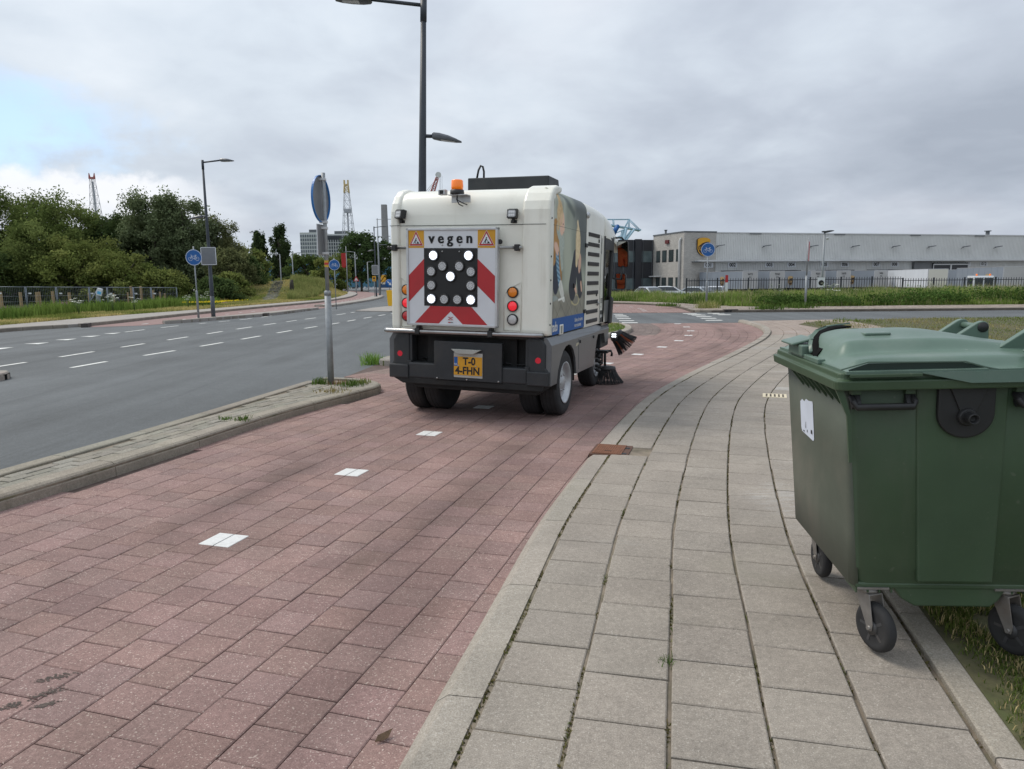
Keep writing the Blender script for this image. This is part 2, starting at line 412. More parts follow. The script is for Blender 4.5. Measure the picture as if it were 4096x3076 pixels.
# ---- reference curves (metres)
C = Curve([(-3.62, -2.0), (-3.0, 0.2), (-2.41, 2.2), (-1.8, 4.23), (-1.35, 5.78), (-.87, 7.28), (-.36, 8.81), (.17, 10.3), (.92, 11.75), (1.80, 13.36), (2.66, 14.91), (3.50, 16.47), (4.27, 18.1), (4.93, 19.76), (5.42, 21.47), (5.72, 23.2), (5.84, 25.2)])
K = Curve([(-1.0, -.8), (-.61, 1.05), (-.38, 2.14), (-.14, 3.17), (.17, 4.48), (.62, 6.0), (.86, 6.76), (1.17, 7.7), (1.68, 9.1), (2.32, 10.5), (3.27, 12.34), (3.82, 13.32), (5.05, 15.6), (6.30, 18.06), (7.20, 20.27), (7.74, 22.32), (8.02, 24.3), (8.08, 25.36)])
LK = Curve([(-6.0, -2.0), (-5.1, .4), (-4.33, 2.7), (-3.63, 4.83), (-3.33, 5.77), (-3.05, 6.74), (-2.76, 7.84), (-2.46, 8.67), (-2.1, 9.53), (-1.93, 9.95), (-1.90, 10.22), (-2.02, 10.5), (-2.28, 10.76), (-2.62, 10.93), (-2.9, 10.98)])
ISL = [tuple(p) for p in LK.p]+[(-3.05, 10.74), (-3.72, 7.31), (-4.14, 5.58), (-4.9, 2.5), (-6.4, -2.0)]

def slab(mb, q, ztop, zbot, ch=.006, tint=(1, 1, 1), dz=None):
    """a paving unit with a chamfered upper edge; q = its outline in order"""
    n = len(q); cx = sum(p[0] for p in q)/n; cy = sum(p[1] for p in q)/n; base = len(mb.v)
    dz = dz or [0]*n; vs = []
    for (x, y), e in zip(q, dz):
        l = math.hypot(cx-x, cy-y) or 1; k = ch*1.45/l; vs.append((x+(cx-x)*k, y+(cy-y)*k, ztop+e))
    vs += [(x, y, ztop-ch*.8+e) for (x, y), e in zip(q, dz)]+[(x, y, zbot) for x, y in q]
    fs = [tuple(range(n))]
    for i in range(n):
        j = (i+1) % n
        fs += [(i, i+n, j+n, j), (i+n, i+2*n, j+2*n, j+n)]
    mb.add(vs, fs, 0, tint=tint)
def rnd_tint(amp=.12, hue=.04):
    k = 1+random.uniform(-amp, amp); return (k*(1+random.uniform(-hue, hue)), k, k*(1+random.uniform(-hue, hue)))
def tlt(a): return [random.uniform(-a, a) for _ in range(4)]

def lay(units, parent, name, mat, limit=300):
    """units: (distance, function filling an MB); the nearest `limit` become parts, the rest one joined part"""
    units.sort(key=lambda u: u[0]); rest = MB()
    for i, (d, fn) in enumerate(units):
        if i < limit:
            mb = MB(); fn(mb); mb.build(name, mat, parent, fixn=False)
        else: fn(rest)
    if rest.v:
        o = rest.build(name+'_field', mat, parent, fixn=False); tag(o, kind='stuff')

# ---- red cycle path -------------------------------------------------
RP = MB()
ptsr = [C.at(s, 2.3) for s in np.linspace(0, C.L, 60)]; ptsl = [C.at(s, -2.25) for s in np.linspace(C.L, 0, 60)]
RP.poly([(x, y, .004) for x, y in ptsr[:58]+[(8.3, 25.4), (3.2, 25.4)]+ptsl[2:]])
RP.poly([(-2.95, 10.6, .0045), (-1.0, 10.0, .0045), (-.6, 13.6, .0045), (-2.6, 13.75, .0045)])
CYCLE = tag(RP.build('cycle_path', JRED), kind='structure')
def road_edge(y): return np.interp(y, [10.3, 13.5, 14.5], [-3.02, -2.52, -2.3])
marks_s = [C.s_at_y(y) for y in (4.23, 5.78, 7.28, 8.81, 10.33, 11.85, 13.36, 14.91, 16.47, 18.1, 19.76, 21.47, 23.2, 24.9)]
units = []
STREAK = [(-.36, .13, .50), (-.80, .12, .40), (.05, .15, .14), (1.02, .16, .52), (1.45, .15, .46), (-1.4, .1, .16)]
def streak(s, d):
    f = 0
    for c, wd, a in STREAK:
        f += a*1.0*math.exp(-((d-c-.05*math.sin(s*.9+c*7))/wd)**2)*(.55+.45*math.sin(s*1.7+c*5)*math.sin(s*.61+c))
    return max(.5, 1-f)
PW, PL = .2245, .202
for row in range(-15, 10):
    d0 = row*PW; d1 = d0+PW; dm = d0+PW/2
    ratio = 1.0
    s = .3 + (PL/2 if row % 2 else 0) + random.uniform(-.02, .02); mid = dm
    while s < C.L+.1:
        # keep the spacing true along this row's own arc
        p0 = C.at(s, mid); p1 = C.at(s+.1, mid); stretch = math.hypot(p1[0]-p0[0], p1[1]-p0[1])/.1
        ds = PL/max(.3, stretch); sa, sb = s+.002, s+ds-.002; s += ds
        x, y = C.at(s-ds/2, mid)
        if y < 1.2 or y > 25.42: continue
        if dm < -2.1 and not (9.9 < y < 13.75 and x > road_edge(y)+.06): continue
        if inside(x, y, ISL): continue
        q = [C.at(sa, d0+.002), C.at(sa, d1-.002), C.at(sb, d1-.002), C.at(sb, d0+.002)]
        t = rnd_tint(.095, .025); k = [streak(sa, d0), streak(sa, d1), streak(sb, d1), streak(sb, d0)]
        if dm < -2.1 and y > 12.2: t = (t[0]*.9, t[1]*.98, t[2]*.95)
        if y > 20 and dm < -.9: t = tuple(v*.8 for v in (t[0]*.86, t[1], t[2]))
        z = .0145+random.uniform(-.0012, .0012); e = tlt(.0012)
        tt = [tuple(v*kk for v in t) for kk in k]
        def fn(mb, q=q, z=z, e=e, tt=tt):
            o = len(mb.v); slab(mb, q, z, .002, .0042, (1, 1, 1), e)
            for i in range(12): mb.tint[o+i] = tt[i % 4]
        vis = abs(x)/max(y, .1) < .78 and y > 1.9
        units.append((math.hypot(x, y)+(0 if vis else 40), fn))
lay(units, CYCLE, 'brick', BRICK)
WHITE = M('white_brick', (.66, .66, .64), .75, var=.07, scale=60, bump=.35, bscale=220, grime=(.42, .42, .4), gfac=.4)
for s0 in marks_s:
    mb = MB()
    for sg in (-1, 1):
        a, b = (.004, .108) if sg > 0 else (-.108, -.004)
        slab(mb, [C.at(s0-.1, a), C.at(s0-.1, b), C.at(s0+.1, b), C.at(s0+.1, a)] , .0185, .004, .003)
    mb.build('lane_mark', WHITE, CYCLE)

# far continuation of the red path beyond the side road
C2 = Curve([(6.35, 33.2), (6.66, 35.9), (6.85, 38.0), (6.72, 40.2), (6.0, 42.6), (4.4, 44.8), (2.0, 46.3), (-2.0, 47.3)])
mb = MB(); L_ = [C2.at(s, -2.1) for s in np.linspace(0, C2.L, 40)]; R_ = [C2.at(s, 2.2) for s in np.linspace(C2.L, 0, 40)]
mb.poly([(x, y, .004) for x, y in L_+R_]); FARPATH = tag(mb.build('far_cycle_path', JRED), kind='structure')
units = []
for row in range(-9, 9):
    d0, d1 = row*PW, (row+1)*PW; s = random.uniform(0, .2)
    while s < C2.L:
        q = [C2.at(s+.003, d0+.006), C2.at(s+.003, d1-.006), C2.at(s+.197, d1-.006), C2.at(s+.197, d0+.006)]; t = rnd_tint(.08, .02)
        def fn(mb, q=q, t=t): mb.add([(x, y, .012) for x, y in q]+[(x, y, .003) for x, y in q], [(0, 1, 2, 3), (0, 4, 5, 1), (1, 5, 6, 2), (2, 6, 7, 3), (3, 7, 4, 0)], tint=t)
        units.append((s, fn)); s += .2
lay(units, FARPATH, 'brick', BRICK, limit=0)
for y in (35.0, 35.95, 37.0, 38.1, 40.1, 42.0):
    s0 = C2.s_at_y(y); mb = MB()
    mb.poly([(*C2.at(s0-.1, -.11), .0165), (*C2.at(s0-.1, .11), .0165), (*C2.at(s0+.1, .11), .0165), (*C2.at(s0+.1, -.11), .0165)]); mb.build('lane_mark', WHITE, FARPATH)

# ---- pavement on the right: kerb, tiles, edging -----------------------
PV = MB(); edge = [K.at(s, .1) for s in np.linspace(0, K.L, 70)]; far = [K.at(s, 1.975) for s in np.linspace(K.L*.84, 0, 60)]
PV.prism(edge+[(8.3, 25.4), (14.6, 25.5), (11, 24.3)]+far, 2, -.15, .0595)
PAVE = tag(PV.build('pavement', JOINT), kind='structure')
DR_S = K.s_at_y(6.33)                        # the iron drain sits in the kerb here
def kerb_stone(mb, cv, s0, s1, prof, tint=(1, 1, 1), n=None, side=1, gap=.004):
    """sweep a kerb profile ((offset, z) pairs) along a curve between two stations"""
    n = n or max(2, int((s1-s0)/.25)+1); rings = []
    for s in np.linspace(s0+gap, s1-gap, n): rings.append([(*cv.at(s, side*d), z) for d, z in prof])
    mb.ring_loft(rings, 0, False, (True, True), True, tint)
KP = [(0, -.12), (0, .018), (.012, .032), (.055, .062), (.185, .066), (.185, -.12)]
s = .35; k_i = 0
while s < K.L-.3:
    e = min(s+1.0, K.L)
    if s < DR_S-.2 < e: e = DR_S-.2
    if abs(s-(DR_S-.2)) < .02: s = DR_S+.2; continue
    hi = 1.0 if s < 14 else min(1.7, 1+(s-14)*.09)
    mb = MB(); kerb_stone(mb, K, s, e, [(d if d > .06 else d/ (1 if hi == 1 else 1.6), z*hi if z > 0 else z) for d, z in KP], rnd_tint(.06, .015), gap=.003); mb.build('kerb_stone', KERB, PAVE)
    s = e
mb = MB(); units = []
def ptop(d): return .066+.009*d
for c in range(10):
    wc = .332; d0 = .205+c*wc; d1 = d0+wc-.0135; dm = (d0+d1)/2; s = .4+(.15 if c % 2 else 0)+random.uniform(-.02, .02)
    while s < K.L+.6:
        p0 = K.at(s, dm); p1 = K.at(s+.1, dm); st = max(.25, math.hypot(p1[0]-p0[0], p1[1]-p0[1])/.1); ds = .306/st
        sa, sb = s+.0035/st, s+ds-.0035/st; s += ds; x, y = K.at((sa+sb)/2, dm)
        if y < 1.0 or y > 25.3 or (c >= 5 and y < 19.5): continue
        if c == 0 and abs((sa+sb)/2-DR_S) < .26: continue
        q = [K.at(sa, d0), K.at(sa, d1), K.at(sb, d1), K.at(sb, d0)]; z = ptop(dm)-.002+random.uniform(-.0015, .0015); t = rnd_tint(.06, .006); e = tlt(.0016)
        if c == 4 and abs(y-9.55) < .14: t = (1.25, 1.33, 1.42)
        if y > 19: t = (t[0]*1.06, t[1]*.98, t[2]*.98)
        jx = random.uniform(-.003, .003); q = [(a+jx, b) for a, b in q]
        def fn(mb, q=q, z=z, t=t, e=e): slab(mb, q, z, .03, .005, t, e)
        units.append((math.hypot(x, y), fn))
lay(units, PAVE, 'tile', TILE)
s = .35                                       # edging band on the grass side
while s < K.L*.80:
    mb = MB(); kerb_stone(mb, K, s, min(s+1, K.L*.82), [(1.875, -.1), (1.875, ptop(1.9)), (1.885, ptop(1.9)+.004), (1.972, ptop(2)+.004), (1.98, ptop(2)), (1.98, -.1)], rnd_tint(.06), gap=.004)
    mb.build('edging_stone', KERB, PAVE); s += 1.0

# ---- near traffic island (left) --------------------------------------
ISLAND = sheet('traffic_island', ISL, .1, JOINT, thick=.25)
KP2 = [(-.004, -.2), (-.004, .075), (.012, .112), (.035, .126), (.17, .128), (.17, -.2)]
s = 0.1; ends = [LK.s_at_y(y) for y in (2.7, 3.75, 4.8, 5.78, 6.75, 7.75, 8.68)]
ends += [ends[-1]+.98, ends[-1]+1.5, ends[-1]+2.1, LK.L]
for a, b in zip([.3]+ends[:-1], ends):
    mb = MB(); kerb_stone(mb, LK, a, b, KP2, rnd_tint(.05, .015), n=max(3, int((b-a)/.09)), side=-1); mb.build('kerb_stone', KERBD, ISLAND)
RE = Curve([(-6.4, -2.0), (-4.9, 2.5), (-4.14, 5.58), (-3.72, 7.31), (-3.08, 10.62)])
s = .4
while s < RE.L-.05:
    mb = MB(); kerb_stone(mb, RE, s, min(s+1, RE.L), [(-.01, -.2), (-.01, .115), (.0, .123), (.13, .123), (.14, .115), (.14, -.2)], rnd_tint(.05), side=1); mb.build('edging_stone', ISLE, ISLAND); s += 1.0
inner = [LK.at(s, -.185) for s in np.linspace(0, LK.L-.25, 90)]+[RE.at(s, .155) for s in np.linspace(RE.L-.12, 0, 40)]
units = []
for c in range(-1, 12):
    d0 = -.19-c*.107; s = .3+(.105 if c % 2 else 0)
    while s < ends[-4]+.8:
        q = [LK.at(s+.004, d0-.1), LK.at(s+.004, d0), LK.at(s+.206, d0), LK.at(s+.206, d0-.1)]; s += .21
        mx = sum(p[0] for p in q)/4; my = sum(p[1] for p in q)/4
        if my < 2.2 or not all(inside(px0, py0, inner) for px0, py0 in q): continue
        if math.hypot(mx+2.67, my-10.30) < .09: continue
        z = .122+random.uniform(-.004, .003); t = rnd_tint(.1, .03); e = tlt(.002)
        def fn(mb, q=q, z=z, t=t, e=e): slab(mb, q, z, .09, .006, t, e)
        units.append((math.hypot(mx, my), fn))
lay(units, ISLAND, 'paver', ISLE)

# ---- wedge island behind the sweeper, grass with a stone rim -----------
WI = Curve([(-2.30, 14.6), (-2.56, 13.62), (-2.35, 13.38), (-1.75, 13.3), (-.9, 13.9), (.2, 15.3), (1.5, 17.3), (2.75, 19.35), (3.38, 20.6), (3.66, 21.6), (3.80, 22.7), (3.78, 23.7), (3.5, 24.5), (2.9, 24.95), (1.0, 25.1), (-.6, 24.9)])
poly = [tuple(p) for p in WI.p[::8]]; WEDGE = sheet('grass_island', poly, .1, TURF, thick=.2)
s = 0
while s < WI.L-.2:
    mb = MB(); kerb_stone(mb, WI, s, min(s+.8, WI.L), [(-.0, -.1), (-.0, .1), (.02, .125), (.2, .128), (.2, -.1)], rnd_tint(.08), n=6, side=-1); mb.build('kerb_stone', KERB, WEDGE); s += .8

# ---- median tip at the left edge of the view --------------------------
MD = Curve([(-9.3, 2), (-8.95, 9), (-8.62, 11.6), (-8.62, 12.05), (-8.85, 12.38), (-9.2, 12.2), (-9.4, 11.6), (-9.9, 9), (-10.6, 2)])
MEDIAN = sheet('median_island', [tuple(p) for p in MD.p[::6]], .095, ISLE, thick=.2); s = 6
while s < MD.L-7:
    mb = MB(); kerb_stone(mb, MD, s, s+.7, [(-.0, -.1), (-.0, .08), (.03, .12), (.18, .122), (.18, -.1)], rnd_tint(.06), n=6, side=-1); mb.build('kerb_stone', KERB, MEDIAN); s += .7

# ---- far left: kerbs, islands, red path, pavement ----------------------
BK = Curve([(-18.4, 12), (-17.7, 20), (-17.34, 24.1), (-16.88, 25.45), (-16.15, 26.6), (-15.98, 29), (-16.0, 32), (-15.9, 36.3), (-15.4, 44.3), (-14.75, 51.5), (-14.7, 58), (-16.2, 73), (-20.5, 95), (-29, 122)])
GB = Curve([(-21, 10), (-19.6, 20), (-18.9, 26), (-18.8, 30), (-18.5, 34), (-17.6, 40), (-16.85, 48.6), (-16.35, 54.6), (-15.9, 60.7), (-17.4, 73), (-22, 96), (-31, 125)])
pl = [BK.at(s, -.1) for s in np.linspace(0, BK.L, 60)]; pr = [GB.at(s, -.1) for s in np.linspace(GB.L, 0, 60)]
PAVE_L = M('far_tiles', (.31, .285, .26), .9, var=.10, scale=3.2, grime=(.23, .22, .18), gfac=.5)
FP = sheet('far_pavement', pl+pr, .115, PAVE_L, thick=.3)
def far_kerb(cv, s0, s1, parent, side, h=.125, step=1.0, wd=.17):
    s = s0
    while s < s1-.1:
        mb = MB(); kerb_stone(mb, cv, s, min(s+step, s1), [(0, -.1), (0, h-.02), (.02, h+.004), (wd, h+.004), (wd, -.1)], n=3, side=side, gap=.008); mb.build('kerb_stone', FARKERB, parent); s += step
far_kerb(BK, BK.s_at_y(17), BK.s_at_y(26.2), FP, -1); far_kerb(BK, BK.s_at_y(26.7), BK.s_at_y(75), FP, -1)
I2 = Curve([(-13.55, 29.2), (-13.95, 28.55), (-13.65, 28.1), (-13.3, 28.6), (-12.92, 29.6), (-12.3, 31.85), (-11.6, 34.1), (-11.4, 36.85), (-11.15, 41.3), (-11.3, 41.6), (-11.6, 40.5), (-12.1, 38.4), (-12.6, 34.5), (-13.3, 30.3)])
IS2 = sheet('verge_island', [tuple(p) for p in I2.p[::6]], .115, PAVE_L, thick=.25); far_kerb(I2, 0, I2.L*.5, IS2, -1)
I3 = Curve([(-12.4, 46.6), (-12.7, 45.9), (-12.0, 45.4), (-11.3, 45.6), (-11.2, 50), (-11.35, 58), (-12.0, 66), (-13.2, 74), (-13.9, 76), (-14.2, 74), (-13.2, 66), (-12.5, 58), (-12.2, 50)])
IS3 = sheet('verge_island', [tuple(p) for p in I3.p[::6]], .115, PAVE_L, thick=.25); far_kerb(I3, 0, I3.L*.53, IS3, -1)
IS4 = sheet('arrow_island', [(-8.35, 38.2), (-6.3, 36.9), (-5.2, 40), (-5.6, 47), (-7.2, 47.3), (-8.15, 42)], .05, PAVE_L, thick=.15)
REDF = M('far_red_paving', (.255, .165, .15), .9, var=.12, scale=2.5, grime=(.19, .13, .12), gfac=.4)
pl = [BK.at(s, .02) for s in np.linspace(BK.s_at_y(26.7), BK.L, 50)]
sheet('far_red_path', pl+[(-26.5, 120), (-17.5, 95), (-13.5, 76), (-11.45, 58), (-11.3, 44), (-11.6, 41), (-12.9, 31), (-14.0, 27.2), (-15.7, 26.4)], .006, REDF)
for y in np.arange(28, 74, 1.6):                 # dashes down the middle of that path
    s0 = BK.s_at_y(y); mb = MB(); o_ = 1.45 if y < 56 else 1.1
    mb.poly([(*BK.at(s0, o_), .012), (*BK.at(s0, o_+.1), .012), (*BK.at(s0+.45, o_+.1), .012), (*BK.at(s0+.45, o_), .012)]); mb.build('path_dash', PAINT, bpy.data.objects['far_red_path'])

# ---- far right: pavement along the side road ---------------------------
BR = Curve([(2.0, 48.6), (5.0, 46.8), (7.3, 44.6), (8.6, 42.0), (8.95, 39), (8.85, 36), (8.6, 34.2), (8.75, 33.15), (10, 32.95), (13.3, 32.85), (22, 32.6), (40, 32.5), (70, 32.5)])
GR = [(0.5, 51.5), (4.5, 49.8), (7.3, 47.4), (9.4, 44.0), (10.9, 39.5), (11.5, 37.2), (13.0, 36.2), (15.5, 35.9), (21, 36.1), (27, 35.9), (70, 35.8)]
pl = [BR.at(s, .05) for s in np.linspace(0, BR.L, 80)]
FPR = sheet('roadside_pavement', pl+GR[::-1], .1, M('joint_far', (.13, .11, .09), .95, var=.3, scale=4), thick=.25)
far_kerb(BR, 1, BR.s_at_y(33.2)+.1, FPR, -1, .12)
units = []; cs = [p for p in np.linspace(0, BR.L, 400)]
for c in range(12):
    s = .5+(.15 if c % 2 else 0); d = -(.2+c*.33)
    while s < BR.L-40:
        q = [BR.at(s+.01, d), BR.at(s+.01, d-.305), BR.at(s+.295, d-.305), BR.at(s+.295, d)]; s += .305
        mx = sum(p[0] for p in q)/4; my = sum(p[1] for p in q)/4
        if not inside(mx, my, pl+GR[::-1]): continue
        t = rnd_tint(.08, .02); t = (t[0]*1.03, t[1]*.97, t[2]*.96)
        def fn(mb, q=q, t=t): mb.add([(x, y, .118+random.uniform(-.004, .004)) for x, y in q]+[(x, y, .09) for x, y in q], [(0, 1, 2, 3), (0, 4, 5, 1), (1, 5, 6, 2), (2, 6, 7, 3), (3, 7, 4, 0)], tint=t)
        units.append((s, fn))
lay(units, FPR, 'tile', TILE, limit=0)
# kerb along the side road
s_a = [i for i in range(len(BR.p)) if BR.p[i, 1] < 33.2][0]; far_kerb(BR, BR.s[s_a], BR.s[s_a]+34, FPR, -1, .12)

# ---- road paint --------------------------------------------------------
def dash(pts, name='road_dash'):
    mb = MB(); mb.poly([(x, y, .004) for x, y in pts]); return mb.build(name, PAINT, ROAD)
def line_dashes(cv, y0, y1, pitch, ln, wd):
    s = cv.s_at_y(y0); e = cv.s_at_y(y1)
    while s < e: dash([cv.at(s, -wd/2), cv.at(s, wd/2), cv.at(s+ln, wd/2), cv.at(s+ln, -wd/2)]); s += pitch
ROW3 = Curve([(-8.75, 9), (-8.47, 14.1), (-8.12, 16.4), (-7.85, 18.5), (-7.6, 20.7), (-7.37, 23.1), (-7.1, 25.0), (-6.75, 27.3), (-6.58, 29.3), (-6.35, 31.5), (-6.1, 33.6), (-5.6, 38)])
for a, b in ((13.62, 14.66), (15.81, 16.91), (18.0, 19.08), (20.13, 21.31), (22.51, 23.62), (24.6, 25.6), (26.6, 27.7), (28.75, 29.8), (30.93, 32.03), (33.06, 34.13), (35.2, 36.2)):
    s0, s1 = ROW3.s_at_y(a), ROW3.s_at_y(b); dash([ROW3.at(s0, -.055), ROW3.at(s0, .055), ROW3.at(s1, .055), ROW3.at(s1, -.055)])
ROW2 = Curve([(-10.35, 11.5), (-10.08, 14.65), (-9.99, 16.3), (-9.86, 18.5), (-9.72, 20.7), (-9.57, 22.95), (-9.45, 25.2), (-9.26, 27.3), (-9.06, 29.35), (-8.8, 31.2), (-8.35, 35.0), (-8.18, 37.2)])
for a, b in ((13.5, 14.65), (15.68, 16.86), (17.96, 18.97), (20.12, 21.23), (22.41, 23.46), (24.55, 25.76), (26.73, 27.82), (28.85, 29.84), (30.66, 31.8), (34.36, 35.62), (36.59, 37.7)):
    s0, s1 = ROW2.s_at_y(a), ROW2.s_at_y(b); dash([ROW2.at(s0, -.055), ROW2.at(s0, .055), ROW2.at(s1, .055), ROW2.at(s1, -.055)])
ROW1 = Curve([(-12.85, 23.6), (-12.66, 26.3), (-12.25, 28.4), (-11.95, 29.65), (-11.6, 31.2), (-11.48, 33.4), (-11.4, 36)])
for a, b in ((23.62, 24.77), (25.8, 26.85), (28.1, 28.5), (29.28, 30.0), (30.66, 31.72), (32.78, 34.09)):
    s0, s1 = ROW1.s_at_y(a), ROW1.s_at_y(b); dash([ROW1.at(s0, -.05), ROW1.at(s0, .05), ROW1.at(s1, .05), ROW1.at(s1, -.05)])
for y in (14.9, 16.35, 17.85, 19.28, 20.55, 21.75, 22.95): dash([(-13.3+.02*(y-18), y+.02), (-12.83, y+.42), (-12.79, y-.12)], 'give_way_tooth')
def bar(a, b): dash([(a[0], a[1]), (b[0], b[1]), (b[0]+.01, b[1]+.36), (a[0]+.01, a[1]+.36)], 'crossing_bar')
for a, b in (((4.63, 32.05), (5.05, 32.0)), ((4.55, 31.05), (5.03, 31.0)), ((4.37, 29.8), (4.93, 29.75)), ((4.25, 28.5), (4.80, 28.45)), ((4.12, 27.05), (4.68, 27.0)), ((4.03, 25.8), (4.6, 25.75))): bar(a, b)
for a, b in (((7.80, 32.2), (8.38, 32.1)), ((7.81, 31.4), (8.37, 31.3)), ((7.80, 30.65), (8.39, 30.6)), ((7.70, 29.45), (8.30, 29.4)), ((7.54, 28.15), (8.13, 28.1)), ((7.36, 26.8), (7.97, 26.75))): bar(a, b)
for a, b in (((8.91, 32.2), (9.42, 32.1)), ((8.95, 31.5), (9.47, 31.45)), ((8.97, 30.75), (9.5, 30.7))): bar(a, b)

# ---- verges ------------------------------------------------------------
VR = [K.at(s, 1.978) for s in np.linspace(0, K.L*.82, 50)]+[(9.3, 23.0), (9.9, 23.85), (11.0, 24.5), (14.3, 25.45), (70, 26.4), (70, -3), (2, -3)]
VTURF = M('verge_soil', (.085, .078, .036), .95, var=.5, scale=9, bump=1.0, bscale=60, grime=(.085, .105, .032), gfac=.85)
VERGE = sheet('grass_verge', VR, .088, VTURF, thick=.2)
mb = MB()                                           # bank beyond the side road, falling to the yard
us = np.linspace(0, 1, 60); prof = [(0, .10), (1.5, .11), (6, .14), (12, .10), (17, -.3), (24, -.95), (30, -1.1), (34, -1.15)]
gx = np.array(GR)
GRC = Curve(GR, .5)
rows = []
for s in np.linspace(0, GRC.L, 70):
    x, y = GRC.at(s); h = math.radians(20) if x > 12 else 0
    r = []
    for d, z in prof:
        yy = y+d*.98; xx = x+d*.05
        r.append((xx, yy, z+.06*math.sin(xx*.7)*math.sin(yy*.5)*(1 if d > 1 else 0)))
    rows.append(r)
mb.ring_loft(rows, 0, True, (False, False), False); tag(mb.build('grass_bank', TURF), kind='structure')
sheet('yard', [(-10, 66), (150, 66), (190, 190), (-10, 150)], -1.14, M('yard_paving', (.2, .19, .18), .9, var=.15, scale=.3))

# left meadow with the mound
def mound(x, y):
    return 1.65*math.exp(-((x+25.0)/6.2)**2-((y-82)/11.5)**2)
def meadow_z(x, y, w):
    b = .11-.7*min(1, max(0, (w-3)/9))*(1 if y < 57 else (67-y)/10 if y < 67 else 0)
    return b+mound(x, y)*min(1, w/2.5)+.04*math.sin(x*1.1)*math.sin(y*.6)*min(1, w)
rows = []
for s in np.linspace(0, GB.L, 110):
    r = []
    for wd in (0, .4, 1, 2, 3, 4.5, 6, 8, 10, 12, 15, 19, 25, 34, 50, 90):
        x, y = GB.at(s); r.append((x-wd, y, meadow_z(x-wd, y, wd)))
    rows.append(r)
mb = MB(); mb.ring_loft(rows, 0, True, (False, False), False); tag(mb.build('meadow', TURF), kind='structure')
def meadow_at(x, y):
    x0 = float(np.interp(y, GB.p[:, 1], GB.p[:, 0])); return meadow_z(x, y, max(0, x0-x))

mb = MB(); r3 = random.Random(5)                # damp dirt patches pressed into the red paving near the left edge
for (x0_, y0_, l_, w_) in ((-1.87, 2.69, .13, .035), (-1.83, 2.58, .10, .04), (-1.93, 2.49, .12, .035), (-1.79, 2.50, .07, .02)):
    for j in range(80):
        u_, v_ = r3.gauss(0, l_*.36), r3.gauss(0, w_*.42); q = r3.uniform(.002, .006)*math.exp(-(u_/l_)**2); c_x, c_y = x0_+u_*.8+v_*.3, y0_+u_*.3+v_*.9
        mb.poly([(c_x+q*1.5*math.cos(k*1.2566)*r3.uniform(.6, 1.2), c_y+q*math.sin(k*1.2566)*r3.uniform(.6, 1.2), .0166+j*.000004) for k in range(5)])
o = mb.build('dirt_patch', M('damp_dirt', (.085, .066, .055), .9, var=.35, scale=40, bump=.5, bscale=200), CYCLE, fixn=False); o['kind'] = 'stuff'
# ================================================================ street sweeper
PAINTW = M('sweeper_cream', (.83, .82, .735), .34, var=.03, scale=2.5, coat=.25, grime=(.62, .58, .46), gfac=.25, rvar=.08, streak=(9, (.40, .36, .28), .42))
DARKG = M('sweeper_grey', (.021, .024, .027), .5, var=.2, scale=4, grime=(.06, .053, .045), gfac=.5, bump=.12, bscale=50, rvar=.1)
SKIRT = M('sweeper_skirt', (.115, .12, .125), .42, var=.1, scale=3, grime=(.085, .078, .07), gfac=.6, bump=.1, bscale=40, coat=.2)
BLACKP = M('black_plastic', (.018, .018, .019), .5, var=.2, scale=8, grime=(.05, .047, .042), gfac=.35)
UNDER = M('underbody', (.014, .014, .014), .85, var=.3, scale=6, grime=(.035, .03, .025), gfac=.6)
RUBBER = M('tyre_rubber', (.022, .022, .023), .8, var=.2, scale=9, grime=(.06, .055, .048), gfac=.4, bump=.2, bscale=70)
STEEL = M('bare_steel', (.42, .42, .42), .33, 1.0, var=.15, scale=6, grime=(.22, .2, .18), gfac=.4)
RIMG = M('wheel_rim', (.50, .51, .52), .4, .5, var=.12, scale=7, grime=(.17, .15, .13), gfac=.45)
GALV = M('galvanised', (.27, .29, .305), .5, .3, var=.16, scale=16, grime=(.25, .255, .26), gfac=.5)
ALU = M('aluminium', (.56, .57, .58), .42, .55, var=.08, scale=8, grime=(.35, .35, .35), gfac=.3)
SIGNW = M('reflective_white', (.66, .68, .71), .45, var=.03, scale=5, grime=(.55, .55, .55), gfac=.3)
SIGNR = M('reflective_red', (.44, .022, .028), .45, var=.06, scale=6, grime=(.3, .03, .03), gfac=.35)
SIGNO = M('reflective_amber', (.62, .31, .015), .45, var=.05, scale=6)
SIGNB = M('sign_blue', (.008, .10, .33), .4, var=.05, scale=6, grime=(.03, .12, .3), gfac=.3)
BLACKS = M('sign_black', (.01, .01, .011), .5, var=0)
LEDON = M('led_lit', (.9, .92, 1), .4, var=0, emit=(.93, .97, 1.0), estr=1.9)
LEDMID = M('led_glow', (.45, .47, .52), .4, var=0, emit=(.6, .68, .85), estr=.2)
LEDOFF = M('led_clear', (.62, .63, .64), .25, var=.1, scale=80, coat=.5)
LEDDIM = M('led_reflector', (.33, .335, .34), .35, var=.2, scale=90, coat=.4)
AMBER = M('amber_lens', (.66, .20, .012), .22, var=.1, scale=60, coat=.6, emit=(1, .25, 0), estr=.05)
AMBERB = M('beacon_amber', (.85, .20, .01), .2, var=.05, scale=30, coat=.5, emit=(1, .2, 0), estr=.18)
REDL = M('red_lens', (.5, .008, .014), .25, var=.12, scale=60, coat=.6)
REDLIT = M('red_lens_lit', (.6, .01, .02), .25, var=.1, scale=60, coat=.6, emit=(1, .03, .05), estr=.35)
CLEARL = M('clear_lens', (.5, .5, .5), .2, var=.15, scale=70, coat=.6)
PLATE = M('plate_yellow', (.62, .30, .015), .45, var=.06, scale=10, grime=(.45, .22, .02), gfac=.3)
GLASS = M('cab_glass', (.02, .025, .027), .04, var=0, trans=.0, spec=.6)
